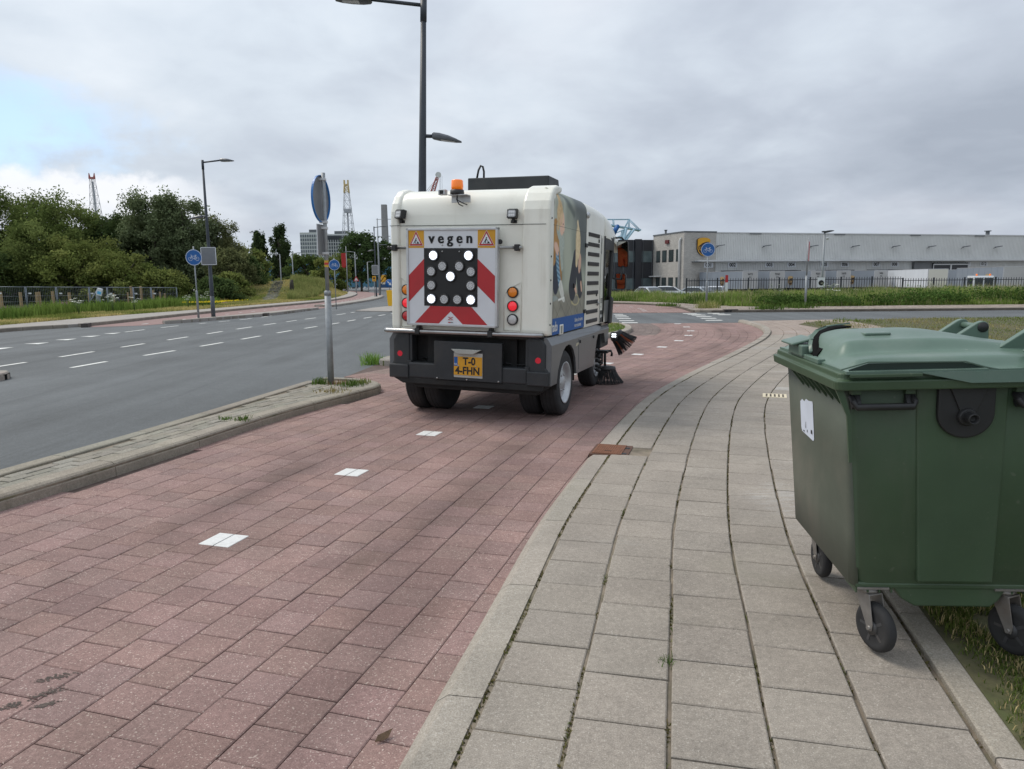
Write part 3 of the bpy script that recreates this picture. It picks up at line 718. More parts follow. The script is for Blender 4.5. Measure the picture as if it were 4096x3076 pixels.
def glassmat():
    m = bpy.data.materials.new('clear_glass'); m.use_nodes = True; n = N(m.node_tree); m.node_tree.nodes.clear()
    o = n.new('ShaderNodeOutputMaterial'); t = n.new('ShaderNodeBsdfTransparent'); g = n.new('ShaderNodeBsdfGlossy'); mx = n.new('ShaderNodeMixShader'); f = n.new('ShaderNodeFresnel')
    t.inputs[0].default_value = (.78, .82, .82, 1); g.inputs['Roughness'].default_value = .03; f.inputs[0].default_value = 1.5
    n.link(f.outputs[0], mx.inputs[0]); n.link(t.outputs[0], mx.inputs[1]); n.link(g.outputs[0], mx.inputs[2]); n.link(mx.outputs[0], o.inputs[0]); return m
CLEARG = glassmat()
MIRR = M('mirror_glass', (.75, .77, .78), .02, 1.0, var=0)
BLUEB = M('livery_blue', (.012, .085, .26), .38, var=.05, scale=4, coat=.2)
LETW = M('letter_white', (.74, .74, .72), .5, var=0)

SW = empty('street_sweeper', (-.5105, 7.977, .012), R(-19.5), 'white and grey street sweeper truck with flashing arrow board on its tail', 'sweeper truck')
ROLL = .023
TINY = ('board_lettering', 'bolt', 'rivet', 'panel_bolt', 'plate_bolt', 'wheel_nut', 'bristles', 'advert_lettering', 'board_mark', 'brush_hose', 'hub_cap', 'beacon_cable', 'bumper_cable', 'panel_seam', 'panel_gap', 'digging_man', 'louvre_slat', 'led_cluster')
class TB(MB):
    def part(s, name, mats, parent=None, bevel=0.0, seg=2, roll=True, **k):
        if roll: s.mapv(lambda x, y, z: (x+ROLL*z, y, z-ROLL*x))
        o = s.build(name, mats, parent or SW, bevel, seg, **k)
        if name in TINY: o['kind'] = 'stuff'
        return o
def hull_section(y, hw, zb, zt, r, n=6):
    """rounded-shoulder cross-section at y"""
    p = [(-hw, y, zb)]
    for k in range(n+1):
        a = math.pi-k*math.pi/2/n; p.append((-hw+r+r*math.cos(a), y, zt-r+r*math.sin(a)))
    for k in range(n+1):
        a = math.pi/2-k*math.pi/2/n; p.append((hw-r+r*math.cos(a), y, zt-r+r*math.sin(a)))
    p.append((hw, y, zb)); return p
# hopper body
b = TB(); sec = []
for y, hw, zt, r in ((0, .915, 2.30, .20), (.015, .93, 2.40, .18), (.05, .94, 2.48, .17), (.11, .945, 2.545, .16), (.20, .945, 2.58, .15), (.34, .945, 2.585, .15), (.9, .945, 2.585, .15), (1.56, .945, 2.58, .15)):
    sec.append(hull_section(y, hw, 1.0, zt, r))
b.ring_loft(sec, 0, True); HOP = b.part('hopper_body', PAINTW, bevel=.012, angle=50)
# raised corner columns
for x0, x1 in ((-.945, -.838), (.635, .945)):
    b = TB(); s2 = []
    for z, y in ((1.0, -.02), (1.06, -.034), (2.2, -.034), (2.34, -.028), (2.43, .0), (2.515, .06), (2.578, .135), (2.612, .25), (2.614, .42)):
        yo = y+.10 if z < 2.5 else y+.02
        s2.append((y, z))
    prof = s2+[(.42, 2.55), (.2, 2.5), (.1, 2.35), (.1, 1.0)]
    b.prism(prof, 0, x0, x1); b.part('corner_column', PAINTW, bevel=.028, seg=3, angle=25)
b = TB(); b.b2((-.838, -.006, 2.182), (.635, .01, 2.187)); b.b2((-.95, -.037, 2.182), (-.838, .0, 2.187)); b.b2((.635, -.0375, 2.182), (.9, -.02, 2.187)); b.b2((.93, 0.1, 2.183), (.948, 1.56, 2.186))
b.part('panel_seam', BLACKS)
# lamp recess outlines
for pts in ([(.43, 1.05), (.43, 1.42), (.47, 1.50), (.622, 1.57), (.622, 1.05)], [(-.83, 1.05), (-.83, 1.60), (-.69, 1.52), (-.69, 1.05)]):
    b = TB(); c3 = [(x, -.004, z) for x, z in pts]; b.tube(c3+[c3[0]], .006, 6); b.part('lamp_surround', PAINTW)
def lens(x, z, r, m, y=-.03):
    b = TB(); b.lathe([(r+.006, 0), (r+.006, .03), (r, .034), (r*.92, .026)], (x, y+.034, z), (0, -1, 0), 28, 0, True)
    o = b.part('tail_lamp', BLACKP); c = TB(); c.lathe([(r*.92, 0), (r*.88, .012), (r*.6, .018), (0, .02)], (x, y+.012, z), (0, -1, 0), 28, 0, True, (False, False)); c.part('lens', m, o)
for z, m in ((1.464, AMBER), (1.314, REDLIT), (1.168, CLEARL)): lens(.533, z, .056, m)
for z, m in ((1.468, AMBER), (1.318, REDLIT), (1.17, REDL)): lens(-.755, z, .056, m)
# arrow board
BX0, BX1, BZ0, BZ1, BY = -.695, .395, 1.078, 2.15, -.125
b = TB(); b.b2((BX0+.012, BY+.004, BZ0+.012), (BX1-.012, BY+.05, BZ1-.012), 0); BRD = b.part('arrow_board', SIGNW, label=None) if False else b.part('arrow_board', SIGNW)
b = TB()
for lo, hi in (((BX0, BY-.008, BZ0), (BX0+.026, BY+.06, BZ1)), ((BX1-.026, BY-.008, BZ0), (BX1, BY+.06, BZ1)), ((BX0, BY-.008, BZ0), (BX1, BY+.06, BZ0+.026)), ((BX0, BY-.008, BZ1-.026), (BX1, BY+.06, BZ1))): b.b2(lo, hi)
b.part('board_frame', ALU, BRD, bevel=.004)
def flat(pts, y, name, m, parent=BRD):
    b = TB(); b.prism(pts, 1, y, y+.0015); return b.part(name, m, parent)
y1 = BY+.002; LI, RI, XL, XR, XC = -.668, .368, -.478, .163, -.157
for pts in ([(LI, 1.634), (LI, 1.34), (XL, 1.528), (XL, 1.817)], [(RI, 1.634), (RI, 1.34), (XR, 1.528), (XR, 1.817)],
            [(-.596, 1.105), (-.405, 1.298), (XC, 1.298), (XC, 1.243), (-.302, 1.105)], [(.282, 1.105), (.091, 1.298), (XC, 1.298), (XC, 1.243), (-.012, 1.105)]): flat(pts, y1, 'red_chevron', SIGNR)
for a, c in ((LI, XL), (XR, RI)):
    flat([(a, 1.935), (c, 1.935), (c, 2.124), (a, 2.124)], y1, 'roadworks_sign', SIGNO)
    mx, w = (a+c)/2, (c-a)
    def tri(k): return [(mx-w*.455*k, 2.018-.062*k), (mx+w*.455*k, 2.018-.062*k), (mx, 2.018+.104*k)]
    flat(tri(1.0), y1-.002, 'warning_triangle', SIGNW); flat(tri(.93), y1-.004, 'warning_triangle', SIGNR); flat(tri(.66), y1-.006, 'warning_triangle', SIGNW)
    b = TB(); yy = y1-.0075; z0 = 1.981
    def pl(q): b.poly([(mx+u*w, yy, z0+v*w) for u, v in q])
    pl([(.02, 0), (.22, 0), (.13, .12)]); pl([(-.17, 0), (-.13, 0), (-.06, .12), (-.09, .14)]); pl([(-.04, 0), (0, 0), (-.04, .13), (-.085, .13)])
    pl([(-.09, .12), (-.02, .12), (.03, .235), (-.03, .26)]); pl([(0, .22), (.03, .23), (.07, .14), (.045, .13)]); pl([(.05, .15), (.065, .155), (.12, .04), (.1, .035)])
    b.disc((mx+.01*w, yy, z0+.29*w), .035*w, (0, -1, 0), 10); b.part('digging_man', BLACKS, BRD, fixn=False)
b = TB(); [add_text(b, 'v e g e n', .16, (XC+o_, y1-.002-abs(o_)*.05, 2.035), (1, 0, 0), (0, 0, 1), 0, bold=.002, sx=.95) for o_ in (-.0045, 0, .0045)]; b.part('board_lettering', BLACKS, BRD, fixn=False)
flat([(XL, 1.299), (XR, 1.299), (XR, 1.932), (XL, 1.932)], y1-.002, 'lamp_panel', BLACKS)
def led(x, z, on):
    r = .052 if on else .048; b = TB(); b.lathe([(r+.012, 0), (r+.012, .016), (r+.004, .02), (r, .012)], (x, BY, z), (0, -1, 0), 22, 0, True); o = b.part('arrow_lamp', BLACKP, BRD)
    c = TB(); c.disc((x, BY-.0125, z), r, (0, -1, 0), 22, 0)
    for rr, nn in ((0, 1), (.018, 6), (.0375, 12)):
        for k in range(nn):
            a = k*2*math.pi/nn+rr*30; c.disc((x+rr*math.cos(a), BY-.0155, z+rr*math.sin(a)), .0086 if rr else .009, (0, -1, 0), 7, 1)
    c.part('led_cluster', [LEDMID, LEDON] if on else [LEDDIM, LEDOFF], o, fixn=False)
for x, z, on in ((-.36, 1.853, 1), (.061, 1.853, 1), (-.252, 1.738, 0), (-.049, 1.738, 0), (-.388, 1.68, 0), (.088, 1.68, 0), (-.153, 1.627, 1), (-.387, 1.528, 0), (.087, 1.53, 0), (-.387, 1.377, 1), (-.231, 1.376, 0), (-.072, 1.376, 0), (.089, 1.377, 1)): led(x, z, on)
b = TB()
for x, z in ((-.255, 1.895), (-.05, 1.895), (-.255, 1.966), (-.05, 1.966)): b.lathe([(.009, 0), (.009, .006), (.004, .009)], (x, y1-.002, z), (0, -1, 0), 8)
b.part('bolt', STEEL, BRD)
b = TB(); yy = y1-.0025
b.b2((-.19, yy, 1.178), (-.125, yy+.001, 1.181)); b.b2((-.19, yy, 1.148), (-.125, yy+.001, 1.151)); b.poly([(-.19, yy, 1.18), (-.185, yy, 1.183), (-.125, yy, 1.15), (-.13, yy, 1.147)]); b.poly([(-.19, yy, 1.15), (-.185, yy, 1.147), (-.125, yy, 1.18), (-.13, yy, 1.183)]); b.b2((-.186, yy, 1.116), (-.158, yy+.001, 1.126))
b.part('board_mark', SIGNR, BRD, fixn=False); b = TB(); b.b2((-.156, yy, 1.118), (-.128, yy+.001, 1.124)); b.part('board_mark', BLACKS, BRD)
b = TB(); b.lathe([(.02, 0), (.028, .006), (.02, .012)], (.408, BY+.03, 2.0), (0, 1, 0), 16); b.part('board_hook', BLACKP, BRD)
# grab rail and chrome bar
b = TB(); b.tube([(-.955, -.055, 1.94), (.645, -.055, 1.94)], .0165, 14); r_ = b.part('grab_rail', STEEL)
for x in (-.885, .59):
    b = TB(); b.b2((x-.028, -.082, 1.905), (x+.028, -.02, 1.975)); b.part('rail_clamp', BLACKP, r_, bevel=.008)
b = TB(); b.tube([(-.968, -.055, 1.94), (-.935, -.055, 1.94)], .02, 12); b.part('rail_cap', BLACKP, r_)
b = TB(); b.tube([(-1.01, -.05, 1.002), (-.98, -.075, 1.003), (.80, -.075, 1.01), (.87, -.05, 1.01), (.885, -.03, 1.01)], .026, 16); r_ = b.part('chrome_bumper_bar', STEEL)
for x in (-.585, .30):
    b = TB(); b.b2((x-.03, -.108, .972), (x+.03, -.0, 1.042)); b.b2((x-.02, -.09, 1.04), (x+.02, -.01, 1.07)); b.part('bar_bracket', BLACKP, r_, bevel=.008)
# work lights, beacon, camera
def worklight(x, z, face, parent, m_on=False, y=-.06, name='work_light'):
    b = TB(); Mx = Matrix.Rotation(face, 3, 'Z') @ Matrix.Rotation(R(-12), 3, 'X')
    b.box((x, y, z), (.105, .05, .09), 0, M4=Mx)
    for k in range(9): b.box((x-.044+k*.011, y+.035*math.cos(face)+.0, z+.008), (.004, .05, .095), 0, M4=Mx)
    b.b2((x-.012, y+.02, z-.085), (x+.012, y+.085, z-.03)); b.b2((x-.035, y+.05, z-.09), (x+.035, y+.066, z-.06))
    o = b.part(name, BLACKP, parent, bevel=.004)
    c = TB(); f = Mx @ Vector((0, -1, 0)); cc = Vector((x, y, z))+f*.0265
    ax = Mx @ Vector((1, 0, 0)); az_ = Mx @ Vector((0, 0, 1))
    c.add([tuple(cc+ax*u*.044+az_*v*.037) for u, v in ((-1, -.7), (-.7, -1), (.7, -1), (1, -.7), (1, .7), (.7, 1), (-.7, 1), (-1, .7))], [tuple(range(8))])
    for u in (-.5, 0, .5):
        for v in (-.45, .45): c.disc(tuple(cc+f*.001+ax*u*.044+az_*v*.037), .012, tuple(f), 8, 1)
    c.part('lens', [LEDDIM, LEDON if m_on else LEDOFF], o, fixn=False); return o
worklight(-.81, 2.305, R(-22), None); worklight(.533, 2.29, R(0), None)
b = TB(); b.b2((-.195, -.012, 2.425), (.03, .0, 2.50)); b.b2((-.195, -.12, 2.495), (.03, .0, 2.503)); b.part('beacon_bracket', ALU, bevel=.003)
b = TB(); b.lathe([(.074, 0), (.078, .015), (.074, .05), (.06, .055)], (-.105, -.06, 2.503), (0, 0, 1), 24); bc = b.part('warning_beacon', BLACKP)
c = TB(); c.lathe([(.064, 0), (.066, .03), (.064, .095), (.055, .105), (0, .107)], (-.105, -.06, 2.556), (0, 0, 1), 24, 0, True); c.part('lens', AMBERB, bc)
b = TB(); b.box((-.262, -.09, 2.53), (.085, .075, .062)); cm = b.part('rear_camera', ALU, bevel=.01); c = TB(); c.b2((-.285, -.13, 2.51), (-.24, -.126, 2.55)); c.part('lens', BLACKS, cm)
b = TB(); b.tube([(-.10, -.07, 2.50), (-.09, -.11, 2.45), (-.07, -.09, 2.40), (-.05, -.03, 2.385)], .006, 6); b.tube([(-.10, -.07, 2.50), (-.07, -.13, 2.44), (-.02, -.10, 2.41), (.0, -.03, 2.40)], .006, 6); b.part('beacon_cable', BLACKP)
# roof box and pipe
b = TB(); b.prism([(1.28, 2.56), (1.28, 2.862), (1.72, 2.862), (1.86, 2.56)], 0, -.55, .53); b.part('roof_box', DARKG, bevel=.012)
b = TB(); b.b2((-.3, 1.80, 2.57), (.40, 2.45, 2.64)); b.part('roof_hatch', DARKG, bevel=.02)
b = TB(); b.b2((.30, 2.1, 2.64), (.39, 2.3, 2.67)); b.part('roof_hatch', SIGNO, bevel=.01)
b = TB(); b.tube([(-.50, 1.45, 2.84), (-.47, 1.45, 2.98), (-.44, 1.45, 3.035), (-.41, 1.45, 3.02), (-.395, 1.45, 2.96), (-.395, 1.45, 2.84)], .014, 8); b.part('overflow_pipe', BLACKP)

# ---- side advert: a printed picture of two children drawing on the pavement
def smooth(a, b, x): t = min(1, max(0, (x-a)/(b-a))); return t*t*(3-2*t)
def vnoise(x, y, s=0):
    def h(i, j): v = math.sin(i*127.1+j*311.7+s*74.7)*43758.5453; return v-math.floor(v)
    i, j = math.floor(x), math.floor(y); u, v = x-i, y-j; u = u*u*(3-2*u); v = v*v*(3-2*v)
    return (h(i, j)*(1-u)+h(i+1, j)*u)*(1-v)+(h(i, j+1)*(1-u)+h(i+1, j+1)*u)*v
def ell(x, y, cx, cy, rx, ry, rot=0, soft=.12):
    dx, dy = x-cx, y-cy; c, s = math.cos(rot), math.sin(rot); q = math.hypot((dx*c+dy*s)/rx, (-dx*s+dy*c)/ry); return 1-smooth(1-soft, 1+soft, q)
def cap(x, y, x0, y0, x1, y1, r0, r1, soft=.006):
    dx, dy = x1-x0, y1-y0; t = min(1, max(0, ((x-x0)*dx+(y-y0)*dy)/(dx*dx+dy*dy))); d = math.hypot(x-x0-dx*t, y-y0-dy*t); r = r0+(r1-r0)*t
    return 1-smooth(r-soft, r+soft, d)
def lerp(a, b, t): return tuple(p+(q-p)*t for p, q in zip(a, b))
def picture(y, z):
    # metres: y 0..1.58 along the side, z 1.0..2.6
    n1 = vnoise(y*3, z*3, 1); n2 = vnoise(y*14, z*14, 2); n3 = vnoise(y*45, z*45, 3)
    c = lerp((.16, .185, .15), (.34, .36, .29), smooth(.2, .8, n1))
    c = lerp(c, (.56, .58, .50), smooth(.75, .1, y)*smooth(2.0, 2.5, z)*.9)                      # pale building
    c = lerp(c, (.06, .07, .075), max(smooth(.95, 1.25, y), smooth(.75, 1.1, y)*smooth(2.0, 2.45, z))*.85*smooth(1.55, 2.0, z))
    c = lerp(c, (.05, .06, .06), cap(y, z, .05, 2.6, .10, 1.9, .03, .03, .02)*.9); c = lerp(c, (.07, .085, .08), cap(y, z, .25, 2.62, .95, 2.36, .03, .04, .03)*.8)
    c = lerp(c, (.11, .12, .09), smooth(1.1, .3, y)*smooth(.4, .75, vnoise(y*5+3, z*2, 5))*.5*smooth(1.3, 1.7, z))
    g = smooth(1.52, 1.40, z); gr = lerp((.15, .145, .12), (.27, .255, .205), n2*.6+n1*.4)
    gr = lerp(gr, (.07, .07, .06), max(0, 1-abs(((y*1.1+z*1.7)*3.1) % 1-.5)*14)*.5+max(0, 1-abs(((y*1.0-z*1.5)*2.3) % 1-.5)*16)*.4); c = lerp(c, gr, g)
    q = abs(math.hypot((y-1.12)/.22, (z-1.36)/.07)-.8+.3*(n2-.5)); c = lerp(c, (.5, .43, .22), (1-smooth(.05, .16, q))*.7); c = lerp(c, (.3, .4, .42), ell(y, z, .12, 1.4, .2, .03)*.4)
    # second child, dark coat, looking down
    c = lerp(c, (.024, .027, .036), max(cap(y, z, 1.05, 1.86, .95, 1.52, .10, .17), cap(y, z, 1.18, 1.84, 1.32, 1.5, .12, .13)))
    c = lerp(c, (.55, .36, .26), max(cap(y, z, 1.06, 1.52, 1.13, 1.46, .035, .03), cap(y, z, 1.36, 1.56, 1.4, 1.48, .03, .03)))
    c = lerp(c, (.52, .33, .24), ell(y, z, 1.27, 1.80, .07, .12, -.15)); c = lerp(c, (.30, .16, .11), ell(y, z, 1.30, 1.72, .025, .012))
    c = lerp(c, lerp((.42, .31, .17), (.68, .56, .36), n3*.5+n2*.5), max(ell(y, z, 1.17, 2.04, .115, .20, .1), cap(y, z, 1.12, 1.98, 1.12, 1.80, .06, .05), cap(y, z, 1.17, 2.2, 1.13, 2.28, .04, .03)))
    # first child: ochre jacket, grey scarf, striped leg, pale shoe
    c = lerp(c, (.020, .026, .045), max(cap(y, z, .05, 1.86, .22, 1.55, .17, .11), cap(y, z, .0, 1.6, .35, 1.58, .1, .07)))
    c = lerp(c, lerp((.26, .13, .035), (.40, .22, .07), n2), max(cap(y, z, .16, 2.12, .10, 1.86, .13, .11), cap(y, z, .30, 1.95, .42, 1.62, .10, .05), cap(y, z, .18, 2.20, .12, 2.0, .06, .1)))
    st = .5+.5*math.sin((z*.9+y*.25)*150); lg = max(cap(y, z, .25, 1.92, .30, 1.72, .06, .055), cap(y, z, .30, 1.72, .40, 1.52, .055, .05))
    c = lerp(c, lerp((.05, .12, .2), (.22, .36, .46), st), lg)
    c = lerp(c, lerp((.42, .42, .38), (.58, .58, .53), n3), max(cap(y, z, .42, 1.53, .52, 1.42, .07, .055), ell(y, z, .53, 1.40, .09, .04, -.4))); c = lerp(c, (.62, .62, .58), cap(y, z, .34, 1.38, .58, 1.40, .012, .012))
    c = lerp(c, (.58, .38, .29), max(cap(y, z, .17, 1.97, .26, 1.9, .04, .035), cap(y, z, .22, 1.98, .30, 1.93, .03, .025)))
    c = lerp(c, lerp((.25, .29, .26), (.42, .45, .39), .5*n3+.5*math.sin(y*60+z*20)**2), max(cap(y, z, .30, 2.16, .47, 2.0, .09, .075), cap(y, z, .40, 2.0, .46, 1.75, .075, .05)))
    c = lerp(c, (.60, .40, .30), max(ell(y, z, .43, 2.22, .10, .13, -.15), ell(y, z, .515, 2.17, .025, .03))); c = lerp(c, (.42, .19, .15), ell(y, z, .505, 2.125, .018, .008)); c = lerp(c, (.14, .09, .06), ell(y, z, .475, 2.215, .02, .006))
    c = lerp(c, lerp((.38, .25, .12), (.62, .47, .27), .5*n3+.5*math.sin(y*90-z*35)**2), max(ell(y, z, .34, 2.32, .12, .13, .2), ell(y, z, .30, 2.47, .055, .065), cap(y, z, .28, 2.3, .27, 2.16, .05, .03))); c = lerp(c, (.56, .36, .27), ell(y, z, .36, 2.24, .022, .035))
    c = lerp(c, (.62, .45, .3), ell(y, z, .42, 2.28, .06, .05, .3)*.5)
    if z < 1.185: c = (.012, .075, .24) if True else c
    return c
gy = np.linspace(.115, 1.565, 176); perim = [(.9475, z) for z in np.linspace(1.0, 2.43, 170)]
for k in range(1, 16):
    a = k/15*math.pi*.42; perim.append((.7955+.152*math.cos(a), 2.434+.152*math.sin(a)))
V, T = [], []
for (x, z) in perim:
    for y in gy:
        V.append((x+ROLL*z, y, z-ROLL*x)); T.append([max(0, v)**1.05*1.62 for v in picture(y, z if z < 2.43 else 2.43+(.945-x)*.9+(z-2.43)*.6)])
nx = len(gy); F = [(j*nx+i, j*nx+i+1, (j+1)*nx+i+1, (j+1)*nx+i) for j in range(len(perim)-1) for i in range(nx-1)]
PRINT = M('advert_print', (.95, .95, .95), .5, var=0, tint=True, spec=.25)
AD = link_mesh('advert_print', raw_mesh('advert_print', V, F, PRINT, np.array(T), smooth=True), SW); AD['label'] = 'printed picture of two children drawing on paving above a blue band'
b = TB(); add_text(b, 'irado', .15, (.9492, .20, 1.085), (0, 1, 0), (0, 0, 1), 0, bold=.004, sx=.8); add_text(b, 'Buiten, de ruimte', .066, (.9492, 1.29, 1.115), (0, 1, 0), (0, 0, 1), 0, bold=.001, sx=.85); add_text(b, 'van ons samen', .066, (.9492, 1.25, 1.05), (0, 1, 0), (0, 0, 1), 0, bold=.001, sx=.85)
b.part('advert_lettering', LETW, AD, fixn=False)
b = TB(); b.b2((.93, .42, .985), (.956, .56, 1.10)); o = b.part('filler_flap', PAINTW, bevel=.008); c = TB(); c.b2((.95, .44, 1.0), (.958, .505, 1.085)); c.part('flap_recess_shade', M('flap_shade', (.3, .29, .25), .6), o)  # raised darker plate: the shade of a recess is put into its colour
b = TB()
for z in (1.12, 1.35, 1.6, 1.85, 2.25): b.lathe([(.011, 0), (.011, .004), (.006, .007)], (.945, .03, z), (1, 0, 0), 8)
b.part('rivet', BLACKS)
# ---- engine cover with louvres
b = TB(); sec = []
for y, hw, zt, r in ((1.575, .948, 2.582, .15), (1.75, .95, 2.58, .15), (2.2, .95, 2.575, .16), (2.62, .95, 2.56, .18), (2.66, .95, 2.557, .18)): sec.append(hull_section(y, hw, .985, zt, r))
b.ring_loft(sec, 0, True); EC = b.part('engine_cover', PAINTW, bevel=.01, angle=50)
zs = np.linspace(2.178, 1.056, 10)
for i, z in enumerate(zs):
    sh = -.018*i/9
    b = TB(); b.b2((.9, 1.69+sh, z-.027), (.9535, 2.35+sh, z+.027)); o = b.part('louvre', BLACKS, bevel=.006)
    c = TB()
    for k in range(4): c.box((.952, 2.02+sh, z-.02+k*.0135), (.014, .64, .004), 0, M4=Matrix.Rotation(R(35), 3, 'Y'))
    c.part('louvre_slat', BLACKP, o)
b = TB(); b.b2((.945, 1.566, 1.0), (.9495, 1.574, 2.42)); b.b2((.945, 2.452, 1.0), (.953, 2.458, 2.2)); b.part('panel_gap', BLACKS)
for y, z in ((2.30, 2.115), (2.23, 1.40)):
    b = TB(); b.b2((.945, y-.02, z-.025), (.962, y+.02, z+.025)); b.part('cover_latch', BLACKP, bevel=.01)
b = TB(); b.tube([(.955, 2.28, 1.30), (.975, 2.28, 1.28), (.955, 2.28, 1.25)], .014, 8); b.part('cover_lock', STEEL)
for y, z in ((1.575, 2.03), (1.575, 1.20)):
    b = TB(); b.b2((.945, y-.05, z-.025), (.965, y+.05, z+.025)); b.part('hinge', BLACKP, bevel=.006)
b = TB(); b.lathe([(.045, 0), (.04, .03), (.02, .05)], (.93, 1.62, 2.405), (1, -.3, 0), 12); b.part('side_lamp', ALU)
b = TB(); b.b2((.945, .98, 1.50), (.962, 1.03, 1.56)); b.part('catch', BLACKP, bevel=.01)
b = TB(); add_text(b, '03715', .10, (.9535, 2.60, 1.30), (0, 1, 0), (0, 0, 1), 0, bold=.001, sx=.75); add_text(b, '4G', .04, (.9535, 2.53, 1.22), (0, 1, 0), (0, 0, 1)); b.part('fleet_number', BLACKS, fixn=False)
b = TB(); b.b2((.95, 2.49, 1.0), (.9545, 2.68, 1.17)); o = b.part('maker_badge', DARKG); c = TB(); add_text(c, 'RAVO', .06, (.9555, 2.61, 1.09), (0, 1, 0), (0, 0, 1), 0, bold=.001, sx=.75); c.lathe([(.026, 0), (.026, .001), (.02, .001)], (.9546, 2.525, 1.09), (1, 0, 0), 12); c.part('badge_mark', LETW, o, fixn=False)
# ---- cab
b = TB(); sec = []
def cab_section(y, hwb, hwt, zb, zt, r, n=6):
    p = [(-hwb, y, zb), (-(hwb+hwt)/2-.01, y, (zb+zt)/2-.2)]
    for k in range(n+1):
        a = math.pi-k*math.pi/2/n; p.append((-hwt+r+r*math.cos(a), y, zt-r+r*math.sin(a)))
    for k in range(n+1):
        a = math.pi/2-k*math.pi/2/n; p.append((hwt-r+r*math.cos(a), y, zt-r+r*math.sin(a)))
    p += [((hwb+hwt)/2+.01, y, (zb+zt)/2-.2), (hwb, y, zb)]; return p
for y, hb, ht, zt, r in ((2.67, .95, .95, 2.557, .18), (2.95, .95, .95, 2.54, .2), (3.25, .945, .94, 2.50, .2), (3.55, .94, .92, 2.44, .2), (3.8, .92, .89, 2.37, .18), (3.98, .88, .85, 2.28, .14)):
    sec.append(cab_section(y, hb, ht, 2.20, zt, r))
b.ring_loft(sec, 0, True); b.part('cab_roof', PAINTW, bevel=.01, angle=50)
b = TB(); b.prism([(2.46, .985), (2.46, 2.19), (2.60, 2.22), (2.62, 1.52), (2.70, 1.30), (2.84, .985)], 0, .90, .951); b.part('cab_pillar', PAINTW, bevel=.012); b = TB(); b.prism([(2.46, .985), (2.46, 2.19), (2.60, 2.22), (2.62, 1.52), (2.70, 1.30), (2.84, .985)], 0, -.951, -.90); b.part('cab_pillar', PAINTW, bevel=.012)
b = TB(); b.b2((.9515, 2.485, 1.95), (.953, 2.505, 2.16)); b.part('pillar_sticker', DARKG)
def cab_plan(z): k = (z-.95)/1.25; return [(.945, 2.64), (.94, 3.0+.0*k), (.925, 3.25+.1*k), (.86, 3.42+.2*k), (.70, 3.55+.32*k), (.35, 3.63+.38*k), (0, 3.66+.4*k)]
b = TB(); rings = []
for z in (.95, 1.3, 1.7, 2.02): rings.append([(x, y, z) for x, y in cab_plan(z)]+[(-x, y, z) for x, y in cab_plan(z)[-2::-1]])
b.ring_loft(rings, 0, True, (False, False), False); b.part('cab_glazing', CLEARG, fixn=False)
b = TB()
for sx in (1, -1):
    b.tube([(sx*.93, 3.12, .96), (sx*.93, 3.2, 1.5), (sx*.925, 3.3, 2.05), (sx*.92, 3.33, 2.22)], .035, 8); b.tube([(sx*.80, 3.50, .96), (sx*.82, 3.58, 1.5), (sx*.84, 3.7, 2.05), (sx*.85, 3.8, 2.26)], .03, 8)
    b.tube([(sx*.948, 2.66, 1.0), (sx*.948, 2.66, 2.2)], .022, 6); b.b2((min(sx*.93, sx*.955), 2.64, 2.02), (max(sx*.93, sx*.955), 3.3, 2.2))
b.part('door_frame', BLACKP)
b = TB(); b.prism([(x, y) for x, y in cab_plan(.8)]+[(-x, y) for x, y in cab_plan(.8)[-2::-1]], 2, .62, .96); b.prism([(x*.98, y-.02) for x, y in cab_plan(.95)]+[(-x*.98, y-.02) for x, y in cab_plan(.95)[-2::-1]], 2, .96, .99); b.part('cab_floor', DARKG, bevel=.02)
b = TB(); b.b2((.92, 2.66, .98), (.944, 3.2, 1.30)); b.part('door_panel', SKIRT, bevel=.01)
b = TB(); b.b2((-.93, 2.62, .98), (.93, 2.66, 2.45)); b.b2((-.35, 3.45, .98), (.75, 3.62, 1.42)); b.part('cab_interior', UNDER)
for sx in (.42,):
    b = TB(); b.b2((sx-.24, 2.75, 1.2), (sx+.24, 3.15, 1.34)); b.b2((sx-.23, 2.68, 1.3), (sx+.23, 2.8, 1.85)); b.part('driver_seat', BLACKP, bevel=.05, seg=3)
b = TB(); b.lathe([(.19, 0), (.205, .012), (.19, .024)], (.42, 3.34, 1.52), (0, -.5, .85), 24); b.tube([(.42, 3.36, 1.52), (.42, 3.48, 1.3)], .03, 8); b.part('steering_wheel', BLACKP)
b = TB(); b.tube([(.86, 3.72, 2.29), (.92, 3.70, 2.40), (.84, 3.85, 2.34), (.6, 4.02, 2.28), (-.6, 4.02, 2.28), (-.84, 3.85, 2.34)], .035, 8); b.part('blue_beacon_bar', SIGNB)
